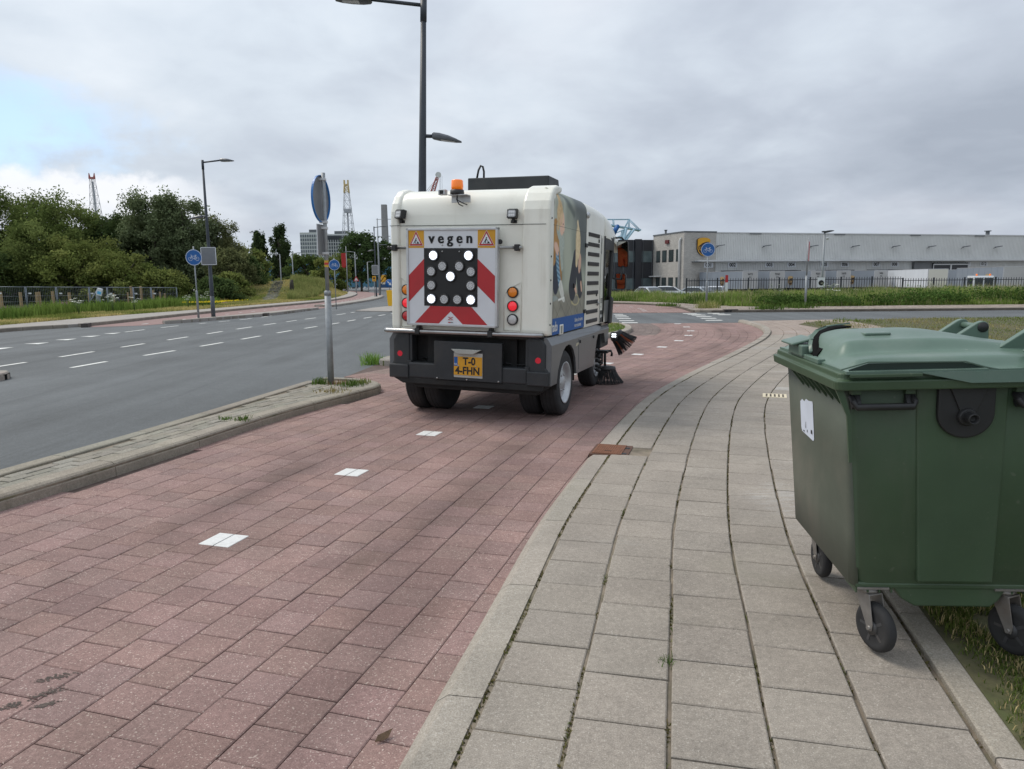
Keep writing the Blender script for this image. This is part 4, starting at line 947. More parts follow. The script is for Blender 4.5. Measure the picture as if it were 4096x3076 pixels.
# mirrors
b = TB(); b.tube([(.88, 3.55, 2.22), (1.0, 3.66, 2.23), (1.02, 3.7, 2.2)], .014, 8); b.tube([(.87, 3.5, 1.62), (1.0, 3.66, 1.60), (1.02, 3.70, 1.80)], .014, 8); b.part('mirror_arm', BLACKP)
def mirror(cx_, cz_, w, h, yaw, pit):
    Mx = Matrix.Rotation(yaw, 3, 'Z') @ Matrix.Rotation(pit, 3, 'X'); c0 = Vector((cx_, 3.7, cz_)); pts = []
    rr = .03
    for k in range(20):
        a = k*2*math.pi/20; sx = math.copysign(1, math.cos(a)); sz = math.copysign(1, math.sin(a)); pts.append((sx*(w/2-rr)+rr*math.cos(a), sz*(h/2-rr)+rr*math.sin(a)))
    b = TB(); rings = []
    for k, dy in ((1.0, -.012), (1.0, .02), (.9, .055), (.5, .075)): rings.append([tuple(c0+Mx @ Vector((x*k, dy, z*k))) for x, z in pts])
    b.ring_loft(rings, 0, True); o = b.part('wing_mirror', BLACKP)
    c = TB(); c.add([tuple(c0+Mx @ Vector((x*.93, -.0135, z*.95))) for x, z in pts], [tuple(range(20))]); c.part('mirror_glass', MIRR, o)
mirror(1.02, 1.985, .17, .40, R(-12.5), R(7)); mirror(.995, 1.57, .17, .24, R(-13), R(1))
b = TB(); b.prism([(3.05, .95), (3.2, .95), (3.28, 1.32), (3.12, 1.36)], 0, .935, .985); b.part('side_indicator', BLACKP, bevel=.02)
# ---- lower grey body
def skirt(sx):
    prof = [(-.02, .455), (.22, .455), (.27, .60), (.36, .71), (.46, .79), (.58, .84), (.70, .85), (.82, .83), (.93, .77), (1.03, .66), (1.10, .455), (2.04, .445), (2.19, .765), (2.27, .851), (2.66, .843), (2.76, .694), (2.94, .711), (3.0, .93), (2.75, .935), (2.3, .985), (-.02, .985)]
    b = TB(); n = len(prof); hi = [(max(p[1]-.0, 0)) for p in prof]
    xo = [(.985 if z < .93 else .93) for y, z in prof]
    vs = [(sx*.80, y, z) for y, z in prof]+[(sx*x, y, z) for (y, z), x in zip(prof, xo)]
    # shoulder: top outer edge is chamfered through an extra ring
    lo = [(y, min(z, .90)) for y, z in prof]
    b.ring_loft([[(sx*.80, y, z) for y, z in prof], [(sx*.93, y, z) for y, z in prof], [(sx*.985, y, z) for y, z in lo]], 0, False)
    return b.part('side_skirt', SKIRT, bevel=.006)
for sx in (1, -1):
    sk = skirt(sx)
    b = TB(); b.prism([(1.20, .50), (1.98, .475), (2.01, .872), (1.17, .882)], 0, min(sx*.983, sx*.989), max(sx*.983, sx*.989)); b.part('skirt_panel', SKIRT, sk, bevel=.003)
    if sx > 0:
        for y, z in ((1.22, .845), (1.96, .845)):
            b = TB(); b.lathe([(.02, 0), (.02, .012), (.012, .016)], (.988, y, z), (1, 0, 0), 12); b.part('skirt_catch', BLACKS, sk)
        b = TB(); b.poly([(.9865, 1.02, .80), (.9865, 1.06, .835), (.9865, 1.18, .84), (.9865, 1.3, .86), (.9865, 1.31, .845), (.9865, 1.2, .82), (.9865, 1.1, .80)]); b.part('scraped_paint', M('bare_filler', (.52, .47, .34), .8, var=.15, scale=30), sk, fixn=False)
    # wheel arch liner
    b = TB(); rings = []
    for x in (.62, .97):
        rings.append([(sx*x, .66+.40*math.cos(a), .42+.42*math.sin(a)) for a in np.linspace(-.1, math.pi+.1, 14)])
    b.ring_loft(rings, 0, True, (False, False), False); b.part('wheel_arch', UNDER, fixn=False)
# rear bumper: stepped corner boxes, recess, centre panel, lip
for sx in (1, -1):
    b = TB(); lo, hi = sorted((sx*.70, sx*.945))
    out = [(.95, .0), (.985, .0)]
    poly = [(sx*.72, .46), (sx*.965, .46), (sx*.965, .60), (sx*.925, .655), (sx*.925, .90), (sx*.88, .97), (sx*.72, .97)]
    b.prism(poly, 1, -.035, .26); b.prism([(sx*.72, .455), (sx*.968, .455), (sx*.968, .615), (sx*.72, .615)], 1, -.07, .2)
    o = b.part('bumper_corner', DARKG, bevel=.014)
    c = TB(); c.disc((sx*.84, -.0362, .735), .033, (0, -1, 0), 20); c.part('reflector', REDLIT if False else M('reflector_red', (.55, .012, .03), .35, var=0, emit=(1, .02, .05), estr=.06), o)
    b = TB(); x0 = sx*.69; b.b2((min(x0, x0+sx*.05), -.05, .46), (max(x0, x0+sx*.05), -.02, .66)); b.b2((min(x0, x0+sx*.04), -.02, .6), (max(x0, x0+sx*.04), .1, .97)); b.part('bumper_bracket', DARKG, bevel=.005)
b = TB(); b.b2((-.72, -.06, .46), (.72, .1, .645)); b.part('bumper_beam', DARKG, bevel=.02)
b = TB(); b.b2((-.72, .16, .60), (.72, .22, 1.0)); b.part('bumper_backing', UNDER)
b = TB(); b.b2((-.385, -.078, .468), (.437, -.03, .905)); cp = b.part('centre_panel', DARKG, bevel=.004)
b = TB()
for x, z in ((-.345, .482), (.02, .483), (.40, .482)): b.lathe([(.011, 0), (.011, .006), (.006, .01)], (x, -.078, z), (0, -1, 0), 8)
b.part('panel_bolt', STEEL, cp)
b = TB(); b.prism([(-.72+.1, .34), (.72+.1, .34), (.92, .455), (-.92, .455)], 1, .02, .25); b.prism([(-.94, .465), (.94, .465), (.90, .395), (-.80, .395)], 1, -.055, .22); b.part('bumper_lip', UNDER, bevel=.01)
b = TB(); b.b2((-.135, -.088, .505), (.212, -.078, .785)); pb = b.part('plate_holder', LEDOFF if False else M('plate_backing', (.40, .39, .36), .6, var=.1, scale=9), bevel=.003)
b = TB(); b.prism([(-.155, .825), (.205, .825), (.11, .775), (-.085, .775)], 1, -.125, -.085); b.part('plate_lamp_cover', M('plate_lamp', (.36, .36, .33), .5, var=.1, scale=9), pb, bevel=.004)
b = TB(); b.b2((-.132, -.0935, .533), (.209, -.088, .742)); np_ = b.part('number_plate', PLATE, pb, bevel=.002)
b = TB(); b.b2((-.128, -.0945, .635), (-.085, -.0934, .738)); b.part('plate_band', SIGNB, np_)
b = TB(); add_text(b, 'T-0', .115, (.055, -.0948, .688), (1, 0, 0), (0, 0, 1), 0, bold=.004, sx=.92); add_text(b, '4-FHN', .115, (.035, -.0948, .582), (1, 0, 0), (0, 0, 1), 0, bold=.004, sx=.92); b.part('plate_lettering', BLACKS, np_, fixn=False)
b = TB(); add_text(b, 'NL', .032, (-.107, -.0952, .655), (1, 0, 0), (0, 0, 1)); b.part('plate_country', LETW, np_, fixn=False)
b = TB()
for x in (-.075, .135): b.lathe([(.009, 0), (.009, .004), (.005, .006)], (x, -.0935, .637), (0, -1, 0), 8)
b.part('plate_bolt', STEEL, np_)
b = TB(); b.tube([(-.64, .15, .67), (-.5, .12, .665), (-.4, .10, .685), (-.37, .05, .69)], .007, 6); b.tube([(.44, .05, .68), (.5, .12, .66), (.6, .13, .655), (.7, .14, .68)], .007, 6); b.part('bumper_cable', BLACKP)
b = TB(); b.b2((-.9, -.02, .955), (.9, 2.6, 1.005)); b.b2((-.55, .1, .40), (.55, 3.2, .95)); b.part('chassis', UNDER)
b = TB(); b.tube([(-.9, .66, .4), (.9, .66, .4)], .09, 10); b.tube([(-.7, 3.0, .36), (.7, 3.0, .36)], .07, 10); b.part('axle', UNDER, roll=False)
# ---- wheels
def wheel(x, y, r, w, out, rim=True, rr=.235):
    """wheel with its outer side facing out (+1 / -1 in x)"""
    b = TB(); h = w/2
    prof = [(rr, -h+.01), (r*.80, -h), (r*.93, -h+.01), (r*.985, -h+.03), (r, -h+.045), (r, h-.045), (r*.985, h-.03), (r*.93, h-.01), (r*.80, h), (rr, h-.01)]
    b.lathe(prof, (x, y, r), (out, 0, 0), 44, 0, True, (True, not rim))
    for k in (-.3, -.1, .1, .3): b.lathe([(r*1.001, k*w-.004), (r*1.004, k*w-.003), (r*1.004, k*w+.003), (r*1.001, k*w+.004)], (x, y, r), (out, 0, 0), 44, 1, False, (False, False))
    o = b.part('wheel', [RUBBER, UNDER], roll=False)
    if rim:
        c = TB(); c.lathe([(rr+.004, h-.012), (rr+.012, h+.002), (rr-.002, h-.004), (rr-.018, h-.03), (rr-.024, h-.055), (rr-.045, h-.066), (rr-.10, h-.05), (rr-.135, h-.042), (.085, h-.04), (.06, h-.02), (0, h-.02)], (x, y, r), (out, 0, 0), 40, 0, True, (False, False))
        rm = c.part('rim', RIMG, o, roll=False)
        c = TB()
        for k in range(6):
            a = k*math.pi/3; c.lathe([(.013, 0), (.013, .022), (.006, .026)], (x+out*(h-.052), y+.1*math.cos(a), r+.1*math.sin(a)), (out, 0, 0), 6)
        c.part('wheel_nut', STEEL, rm, roll=False)
    return o
wheel(.865, .66, .385, .225, 1); wheel(.615, .66, .385, .225, 1, False); wheel(-.845, .66, .385, .225, -1); wheel(-.595, .66, .385, .225, -1, False)
wheel(.70, 3.02, .35, .23, 1, True, .2); wheel(-.70, 3.02, .35, .23, -1, True, .2)
# ---- brushes
BRIS = M('brush_bristle', (.018, .018, .019), .7, var=.4, scale=20, grime=(.06, .06, .06), gfac=.5); BRIO = M('brush_orange', (.38, .09, .03), .7, var=.3, scale=20, grime=(.1, .05, .03), gfac=.5)
def brush(name, c0, axis, r0, r1, ln, orange=(), tufts=30):
    ax = Vector(axis).normalized(); u = ax.cross(Vector((0, 1, 0))).normalized(); v = ax.cross(u)
    b = TB(); b.lathe([(r0*.3, -.05), (r0, -.03), (r0*1.05, .0), (r0, .02)], c0, tuple(ax), 24); o = b.part(name, BLACKP, roll=False); c0 = Vector(c0)
    for col, mt in ((0, BRIS), (1, BRIO)):
        c = TB(); any_ = False
        for k in range(tufts):
            if (k in orange) != bool(col): continue
            any_ = True; a0 = k*2*math.pi/tufts
            for q in range(14):
                a = a0+random.uniform(-.09, .09); rr0 = r0*random.uniform(.82, .98); rr1 = r1*random.uniform(.88, 1.02); l = ln*random.uniform(.93, 1.0)
                p0 = c0+(u*math.cos(a)+v*math.sin(a))*rr0; a2 = a+random.uniform(-.05, .05); p2 = c0+(u*math.cos(a2)+v*math.sin(a2))*rr1+ax*l; p1 = (p0+p2)/2+(u*math.cos(a)+v*math.sin(a))*(-.0)+ax*(ln*.06)
                c.tube([p0, p1, p2], [.0035, .003, .002], 3, 0, False)
        if any_: c.part('bristles', mt, o, fixn=False, roll=False)
    return o
brush('sweeping_brush', (.90, 3.32, .225), (0, 0, -1), .14, .27, .215)
brush('sweeping_brush', (.98, 3.72, .70), (.75, .25, -.75), .11, .20, .25, orange=(4, 9, 15, 21), tufts=28)
worklight(1.00, .755, R(5), None, True, y=3.32)
b = TB(); b.tube([(.74, 3.3, .55), (.74, 3.3, .50), (.98, 3.3, .50), (.99, 3.3, .46), (.985, 3.3, .42)], .018, 8); b.tube([(.84, 3.3, .5), (.84, 3.3, .36), (.8, 3.25, .3), (.79, 3.2, .22)], .016, 8); b.tube([(.88, 3.32, .5), (.88, 3.32, .25)], .02, 8); b.b2((.66, 3.1, .48), (.96, 3.2, .52)); b.part('brush_arm', BLACKP, roll=False)
b = TB(); b.tube([(.78, 3.22, .45), (.86, 3.2, .40), (.87, 3.2, .32), (.80, 3.2, .27)], .013, 8); b.tube([(.74, 3.2, .5), (.72, 3.18, .35), (.77, 3.15, .2)], .015, 8); b.part('brush_hose', BLACKP, roll=False)
b = TB()
for k in range(9):
    a = k*2*math.pi/9; b.lathe([(.026, 0), (.026, .05), (.015, .06)], (.82, 3.02+.10*math.cos(a), .35+.12*math.sin(a)), (1, 0, 0), 8)
b.part('hub_cap', BLACKP, roll=False)
# ================================================================ wheeled bin
BING = M('bin_green', (.047, .082, .043), .48, var=.12, scale=3, grime=(.085, .095, .07), gfac=.5, rvar=.12, bump=.08, bscale=70, speck=[(26, .70, (.12, .14, .10), .4), (140, .735, (.22, .23, .19), .5)], streak=(11, (.12, .125, .10), .5))
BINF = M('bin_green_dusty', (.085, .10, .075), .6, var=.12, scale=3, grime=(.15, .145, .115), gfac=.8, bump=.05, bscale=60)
LIDSKY = M('bin_lid_green_skylit', (.105, .165, .128), .38, var=.1, scale=4, grime=(.20, .235, .20), gfac=.55, rvar=.14, bump=.05, bscale=60, speck=[(30, .70, (.24, .27, .23), .4), (150, .735, (.3, .31, .28), .5)])  # lid green lightened: the sky's reflection is put into the base colour
CASTM = M('caster_steel', (.26, .245, .23), .55, .6, var=.2, scale=14, grime=(.16, .12, .09), gfac=.6)
RUBM = M('matt_rubber', (.008, .008, .008), .95, var=0, spec=.08)
STICK = M('sticker_white', (.60, .65, .74), .6, var=.05, scale=9)
BIN = empty('wheeled_bin', (1.262, 2.66, .085), R(-7), 'large green four-wheeled waste container with domed lid standing on the pavement edge', 'waste container', ry=R(-1.7))
def rrect(x0, x1, y0, y1, r, z, n=4):
    p = []
    for cx_, cy_, a0 in ((x1-r, y0+r, -90), (x1-r, y1-r, 0), (x0+r, y1-r, 90), (x0+r, y0+r, 180)):
        for k in range(n+1):
            a = R(a0+90*k/n); p.append((cx_+r*math.cos(a), cy_+r*math.sin(a), z))
    return p
b = MB(); b.ring_loft([rrect(.125, .84, .085, .905, .05, .262), rrect(.112, .852, .072, .918, .05, .285), rrect(.104, .86, .066, .925, .045, .345), rrect(.098, .864, .062, .928, .045, .352), rrect(.06, .905, .055, .94, .04, 1.09)], 0, True)
b.build('bin_body', [BING], BIN, .004)
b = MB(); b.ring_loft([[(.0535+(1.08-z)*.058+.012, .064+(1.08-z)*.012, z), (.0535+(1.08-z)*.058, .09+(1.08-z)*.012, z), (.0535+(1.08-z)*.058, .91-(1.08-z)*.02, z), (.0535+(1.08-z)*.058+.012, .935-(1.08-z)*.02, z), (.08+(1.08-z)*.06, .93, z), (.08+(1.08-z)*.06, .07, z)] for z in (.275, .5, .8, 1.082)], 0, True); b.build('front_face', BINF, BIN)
for x0, x1, zb in ((.318, .632, .188),):
    b = MB(); b.prism([(x0+.025, .30), (x1-.01, .30), (x1+.01, 1.09), (x0-.01, 1.09)], 1, .050, .075); b.prism([(x0-.06, .275), (x1+.06, .275), (x1+.03, zb+.03), (x1-.0, zb), (x0+.03, zb), (x0-.02, zb+.03)], 1, .076, .92); b.build('belly_panel', BING, BIN, .008)
b = MB(); b.prism([(.116, .262), (.852, .262), (.856, .292), (.112, .292)], 1, .070, .92); b.build('base_band', BING, BIN, .01)
b = MB()                                        # rim
b.ring_loft([rrect(.03, .935, .02, .97, .03, 1.085), rrect(.0, .965, -.008, 1.0, .035, 1.085), rrect(-.004, .968, -.012, 1.004, .035, 1.122), rrect(.012, .95, .006, .986, .03, 1.126), rrect(.014, .948, .008, .984, .03, 1.15), rrect(.05, .91, .04, .95, .03, 1.15), rrect(.06, .9, .05, .94, .03, 1.09)], 0, False, (False, False)); b.build('rim', BING, BIN, .005)
for k in range(7):
    y = .13+k*.085; b = MB(); b.prism([(.0, 1.086), (.062, 1.086), (.066, 1.0)], 1, y-.004, y+.004); b.build('rim_gusset', BING, BIN)
b = MB(); b.prism([(.0, 1.10), (.03, 1.10), (.065, .98), (.075, .80), (.062, .80), (.05, .98)], 1, .018, .03); b.build('corner_rib', BING, BIN)
b = MB()
pts = [(.50, .935), (.62, .935), (.625, .90), (.645, .895), (.70, .89), (.705, .65), (.50, .63)]
b.add([(.0510+(1.08-z)*.06, y, z) for y, z in ((.495, .945), (.50, .957), (.56, .950), (.60, .953), (.63, .936), (.665, .942), (.70, .925), (.702, .80), (.69, .782), (.51, .772), (.497, .785))], [tuple(range(11))]); b.build('sticker', STICK, BIN, fixn=False)
for yy, zz, w_, h_ in ((.53, .81, .024, .018), (.62, .825, .006, .03), (.60, .80, .01, .012), (.655, .79, .02, .006)):
    b = MB(); b.add([(.0500+(1.08-zz)*.06, yy-w_/2, zz-h_/2), (.0500+(1.08-zz)*.06, yy+w_/2, zz-h_/2), (.0500+(1.08-zz-.0)*.06, yy+w_/2, zz+h_/2), (.0500+(1.08-zz)*.06, yy-w_/2, zz+h_/2)], [(0, 1, 2, 3)]); b.build('sticker_scuff', DARKG, BIN, fixn=False)
def bin_handle(x0, x1):
    b = MB(); b.tube([(x0+.005, .05, 1.055), (x0+.005, .02, 1.035), (x0+.012, .012, 1.018), (x1-.012, .012, 1.018), (x1-.005, .02, 1.035), (x1-.005, .05, 1.055)], .0135, 10)
    for x in (x0+.016, x1-.016): b.prism([(.052, 1.07), (.045, 1.07), (.014, 1.02), (.035, 1.005), (.052, 1.02)], 0, x-.016, x+.016)
    b.build('handle', BLACKP, BIN, .004)
    for x in (x0+.016, x1-.016):
        c = MB(); c.b2((x-.018, .03, 1.062), (x+.018, .062, 1.118)); c.build('handle_bracket', BING, BIN, .003)
        c = MB(); c.b2((x-.008, .0285, 1.082), (x+.008, .031, 1.098)); c.build('bracket_hole', BLACKS, BIN, .003)
bin_handle(.070, .298); bin_handle(.655, .885)
b = MB(); n = 20                                 # trunnion plate
outl = [(.382, 1.105), (.586, 1.105), (.586, .985)]+[(.484+.102*math.cos(a), .985+.097*math.sin(a)) for a in np.linspace(0, -math.pi, n)[1:-1]]+[(.382, .985)]
b.prism(outl, 1, .032, .056); TR = b.build('trunnion_plate', BLACKP, BIN, .006)
b = MB(); b.prism([(.42, 1.085), (.556, 1.085), (.50, .955), (.475, .955)], 1, .024, .034); b.lathe([(.036, 0), (.034, .012), (.03, .02)], (.484, .034, .972), (0, -1, 0), 24); b.lathe([(.021, 0), (.021, .045), (.018, .05), (.016, .048), (.01, .03), (0, .03)], (.484, .02, .972), (0, -1, 0), 24); b.build('trunnion', BLACKP, TR, .002)
# lid
def lid_h(x, y):
    ex = min(x+.012, .975-x); ey = min(y+.015, 1.0-y)
    base = 1.158
    s1 = smooth(.02, .075, ey)*smooth(.03, .10, x-.0)               # flange to shoulder
    sh = .036*s1+.012*smooth(.03, .12, ey)*smooth(.02, .2, x)*smooth(.95, .5, x)
    s2 = smooth(.20, .275, ey+.03*smooth(.5, .9, x))*smooth(.045, .125, x)
    top = .048*s2*(1-.75*smooth(.42, .93, x)); top += .022*smooth(.27, .45, ey)*smooth(.07, .2, x)*(1-smooth(.4, .85, x))
    return base+sh+top-.02*smooth(.80, .97, x)
gx_ = np.linspace(.035, .965, 70); gy_ = np.linspace(-.012, .997, 90); V = [(x, y, lid_h(x, y)) for y in gy_ for x in gx_]; nx = len(gx_)
F = [(j*nx+i, j*nx+i+1, (j+1)*nx+i+1, (j+1)*nx+i) for j in range(len(gy_)-1) for i in range(nx-1)]
b = MB(); b.add(V, F, 0, True)
edge_i = [i for i in range(nx)]+[(j+1)*nx-1 for j in range(1, len(gy_))]+[(len(gy_)-1)*nx+i for i in range(nx-2, -1, -1)]+[j*nx for j in range(len(gy_)-2, 0, -1)]
o_ = len(b.v); m_ = len(edge_i); b.v += [(V[i][0], V[i][1], 1.147) for i in edge_i]
for k in range(m_): b.f.append((edge_i[k], edge_i[(k+1) % m_], o_+(k+1) % m_, o_+k)); b.mi.append(0); b.sm.append(False)
b.build('lid', LIDSKY, BIN)
b = MB(); b.ring_loft([[(x, -.012-.004, 1.150), (x, -.02, 1.146), (x, -.02, 1.137), (x, -.004, 1.137)] for x in (.045, .30)], 0, False); b.build('lid_lip', BING, BIN)
b = MB(); b.add([(x, -.018, 1.152) for x in (.30, .40, .88, .95)]+[(.95, -.018, 1.115), (.86, -.022, 1.107), (.47, -.022, 1.109), (.30, -.018, 1.148)]+[(x, .01, 1.152) for x in (.30, .40, .88, .95)], [(0, 1, 6, 7), (1, 2, 5, 6), (2, 3, 4, 5), (0, 8, 9, 1), (1, 9, 10, 2), (2, 10, 11, 3)]); b.build('lid_apron', LIDSKY, BIN)
b = MB(); pr_ = [(.012, 1.168), (.11, 1.196), (.23, 1.193), (.45, 1.190), (.52, 1.168), (.57, 1.156)]
rings = [[(x, -.002, z), (x, -.012, z+.002), (x, -.012, z-.005), (x, -.002, z-.006)] for x, z in pr_]; b.ring_loft(rings, 0, True); b.build('lid_bead', LIDSKY, BIN, .002)
b = MB(); b.prism([(.05, 1.150), (.05, 1.163), (.12, 1.186), (.45, 1.183), (.545, 1.158)], 1, .012, .018); b.build('lid_shadow_gap', M('lid_gap_shade', (.016, .034, .026), .4, var=.1), BIN)  # shadow gap under the lid bead: shade painted as a darker green strip
b = MB()                                        # raised mouth at the front of the lid: a black rubber arch
arch = [(.034, .40, 1.158), (.046, .45, 1.180), (.062, .52, 1.212), (.085, .58, 1.238), (.122, .63, 1.262), (.18, .67, 1.277), (.24, .69, 1.281)]
b.ring_loft([[(x-.004, y, z+.003), (x+.03, y-.03, z-.001), (x+.028, y-.03, z-.008), (x-.005, y, z-.012)] for x, y, z in arch], 0, True); b.build('lid_seal', RUBM, BIN)
b = MB(); b.ring_loft([[(x-.018, y+.008, z+.008), (x+.05, y+.05, z+.010), (x+.05, y+.05, z+.003), (x-.018, y+.006, z+.001)] for x, y, z in arch[1:]], 0, True); b.build('lid_hood', LIDSKY, BIN)
b = MB(); b.box((.03, .66, 1.222), (.10, .20, .012), 0, M4=Matrix.Rotation(R(-14), 3, 'Y')); b.box((.045, .62, 1.185), (.07, .22, .05)); b.build('lid_grip', LIDSKY, BIN, .006)
b = MB(); b.b2((.02, .30, 1.150), (.05, .78, 1.172)); b.build('lid_grip', LIDSKY, BIN, .004)
b = MB(); b.prism([(.035, 1.155), (.08, 1.155), (.09, 1.215), (.06, 1.19)], 1, .42, .60); b.build('lid_mouth', RUBM, BIN)
b = MB(); b.b2((.215, .33, 1.262), (.32, .40, 1.274)); b.build('lid_plate', LIDSKY, BIN, .006)
for y0 in (.60, .775, .215, .04):
    b = MB(); pr_ = [(.675, 1.215), (.775, 1.282)]+[(.80+.027*math.cos(a), 1.263+.027*math.sin(a)) for a in np.linspace(R(110), R(-20), 7)]+[(.828, 1.19), (.70, 1.19)]
    b.prism(pr_, 1, y0-.016, y0+.016); b.build('hinge_bracket', LIDSKY, BIN, .004)
for y0, y1 in ((.60, .775), (.04, .215)):
    b = MB(); b.tube([(.80, y0, 1.263), (.80, y1, 1.263)], .014, 12); b.build('hinge_pin', LIDSKY, BIN)
    b = MB(); b.lathe([(.023, 0), (.022, .004), (0, .006)], (.80, y0-.016, 1.263), (0, -1, 0), 20); b.build('hinge_cap', BLACKP, BIN)
def caster(x, y, rot, zc):
    t = MB(); Mx = Matrix.Rotation(rot, 3, 'Z')          # wheel axis along local x, trailing
    def tr(b): return b.mapv(lambda px0, py0, pz0: tuple(Vector((x, y, 0))+Mx @ Vector((px0, py0, pz0))))
    r = .1; prof = [(.062, -.02), (.075, -.023), (.09, -.022), (.099, -.012), (.1005, 0), (.099, .012), (.09, .022), (.075, .023), (.062, .02)]
    b = MB(); b.lathe(prof, (0, -.05, r), (1, 0, 0), 36, 0, True); tr(b); w_ = b.build('caster_wheel', RUBBER, BIN)
    b = MB(); b.lathe([(.072, -.021), (.066, -.012), (.03, -.014), (.03, -.026), (0, -.026)], (0, -.05, r), (1, 0, 0), 28, 0, True, (False, False)); b.lathe([(.072, .021), (.066, .012), (.03, .014), (.03, .026), (0, .026)], (0, -.05, r), (1, 0, 0), 28, 0, True, (False, False))
    for sgn in (-1, 1):
        for k in range(5):
            a = k*2*math.pi/5; b.box((sgn*.016, -.05+.047*math.cos(a), r+.047*math.sin(a)), (.01, .04, .012), 0, M4=Matrix.Rotation(a, 3, 'X'))
    tr(b); b.build('hub', M('caster_hub', (.045, .045, .048), .5, var=.15, scale=20, grime=(.09, .08, .07), gfac=.5), w_)
    b = MB()
    for sgn in (-1, 1):
        b.add([(sgn*.032, u, v) for u, v in ((.04, .235), (-.045, .235), (-.068, .12), (-.062, .088), (-.04, .085), (-.028, .11))]+[(sgn*.028, u, v) for u, v in ((.04, .235), (-.045, .235), (-.068, .12), (-.062, .088), (-.04, .085), (-.028, .11))], [(0, 1, 2, 3, 4, 5), (11, 10, 9, 8, 7, 6)]+[(i, (i+1) % 6, (i+1) % 6+6, i+6) for i in range(6)])
    b.b2((-.032, -.045, .23), (.032, .04, .237)); b.lathe([(.04, 0), (.045, .008), (.04, .02)], (0, 0, .237), (0, 0, 1), 20)
    tr(b); f_ = b.build('caster_fork', CASTM, BIN, .002)
    b = MB(); b.tube([(-.04, -.05, r), (.04, -.05, r)], .009, 8); tr(b); b.build('axle_bolt', CASTM, f_)
    b = MB(); b.b2((x-.06, y-.055, .262), (x+.06, y+.055, .27)); b.build('mounting_plate', CASTM, BIN)
caster(.185, .12, R(20), .1); caster(.70, .12, R(26), .1); caster(.205, .86, R(3), .1); caster(.74, .86, R(10), .1)
for x in (.12, .66):
    for k in range(4): b = MB(); b.b2((x+k*.045, .075, .245), (x+k*.045+.006, .20, .29)); b.build('base_rib', BING, BIN)

# ================================================================ lamps, signs, posts
POLE = M('lamp_pole', (.032, .04, .052), .5, var=.12, scale=5, grime=(.06, .065, .07), gfac=.3)
POLE2 = M('lamp_pole_low', (.07, .08, .095), .55, var=.12, scale=5, grime=(.10, .10, .10), gfac=.4)
HEADG = M('lamp_head', (.10, .105, .115), .38, .3, var=.08, scale=5)
SIGNBACK = M('sign_back', (.20, .21, .22), .5, .35, var=.08, scale=4, grime=(.2, .2, .2), gfac=.4)
def lum_head(parent, p, d, ln, name='lamp_head', mat=None):
    """flat wedge-shaped street luminaire: from p, pointing along d"""
    d = Vector(d).normalized(); s = d.cross(Vector((0, 0, 1))).normalized(); p = Vector(p); w = ln*.19; rings = []
    for t, wk, zt, zb in ((0, .55, .045, -.045), (.05, .8, .075, -.06), (.25, 1.0, .08, -.065), (.55, 1.0, .06, -.06), (.82, .72, .02, -.055), (1.0, .2, -.03, -.05)):
        c = p+d*(t*ln); sc = ln/.62
        rings.append([tuple(c+s*(-w*wk)+Vector((0, 0, zb*sc*.8))), tuple(c+s*(w*wk)+Vector((0, 0, zb*sc*.8))), tuple(c+s*(w*wk)+Vector((0, 0, zt*sc*.35))), tuple(c+s*(w*wk*.55)+Vector((0, 0, zt*sc))), tuple(c+s*(-w*wk*.55)+Vector((0, 0, zt*sc))), tuple(c+s*(-w*wk)+Vector((0, 0, zt*sc*.35)))])
    b = MB(); b.ring_loft(rings, 0, True); o = b.build(name, mat or HEADG, parent, .008)
    b = MB(); q = [p+d*(ln*t)+s*(w*k)+Vector((0, 0, -.06*ln/.62*.8-.003)) for t, k in ((.3, -.7), (.8, -.5), (.8, .5), (.3, .7))]; b.add([tuple(x) for x in q]+[tuple(x+Vector((0, 0, .004))) for x in q], [(0, 1, 2, 3), (4, 7, 6, 5), (0, 4, 5, 1), (1, 5, 6, 2), (2, 6, 7, 3), (3, 7, 4, 0)]); b.build('lamp_lens', LEDOFF, o)
    return o
def street_lamp(x, y, z, h, zlow, up, dn, label, lean=0.0, arm=.75, head=.60, dirn=(1, 0, 0), r0=.085, group='dark twin-head street lamps along the roads'):
    t = empty('street_lamp', (x, y, z), 0, label, 'street lamp', group, ry=lean)
    D_ = Vector(dirn)
    b = MB(); b.tube([(0, 0, -.1), (0, 0, 1.6), (0, 0, 1.61), (0, 0, h*.55), (0, 0, h)], [r0, r0, r0*.93, r0*.74, r0*.5], 14); b.build('pole', POLE, t)
    b = MB(); b.tube([(0, 0, -.05), (0, 0, .9)], r0*1.04, 14); b.build('pole_base', POLE2, t)
    b = MB(); a = D_*up; b.tube([(0, 0, h-.35), (0, 0, h+.04)], r0*.62, 12); b.tube([Vector((0, 0, h-.06)), a*arm+Vector((0, 0, h+.02))], .033, 10); b.build('arm', POLE, t)
    lum_head(t, a*arm+Vector((0, 0, h+.02)), a, head)
    if zlow:
        a = D_*dn; b = MB(); b.tube([Vector((0, 0, zlow)), a*(r0+.09)+Vector((0, 0, zlow+.0))], .035, 8); b.build('arm', POLE, t)
        lum_head(t, a*(r0+.08)+Vector((0, 0, zlow)), a+Vector((0, 0, -.12)), .58)
    return t
street_lamp(-1.83, 14.3, .1, 6.70, 4.27, -1, 1, 'tall dark lamp post with two heads rising behind the street sweeper', lean=R(2.0), arm=.98, head=.68, r0=.10)
lt = street_lamp(-13.12, 31.4, .12, 6.62, 4.3, 1, -1, 'dark twin-head lamp post beside the left bicycle sign, with a sign on its pole')
street_lamp(-13.06, 69.4, .12, 6.6, 4.4, 1, -1, 'dark twin-head lamp post at the end of the far red cycle path', arm=.7)
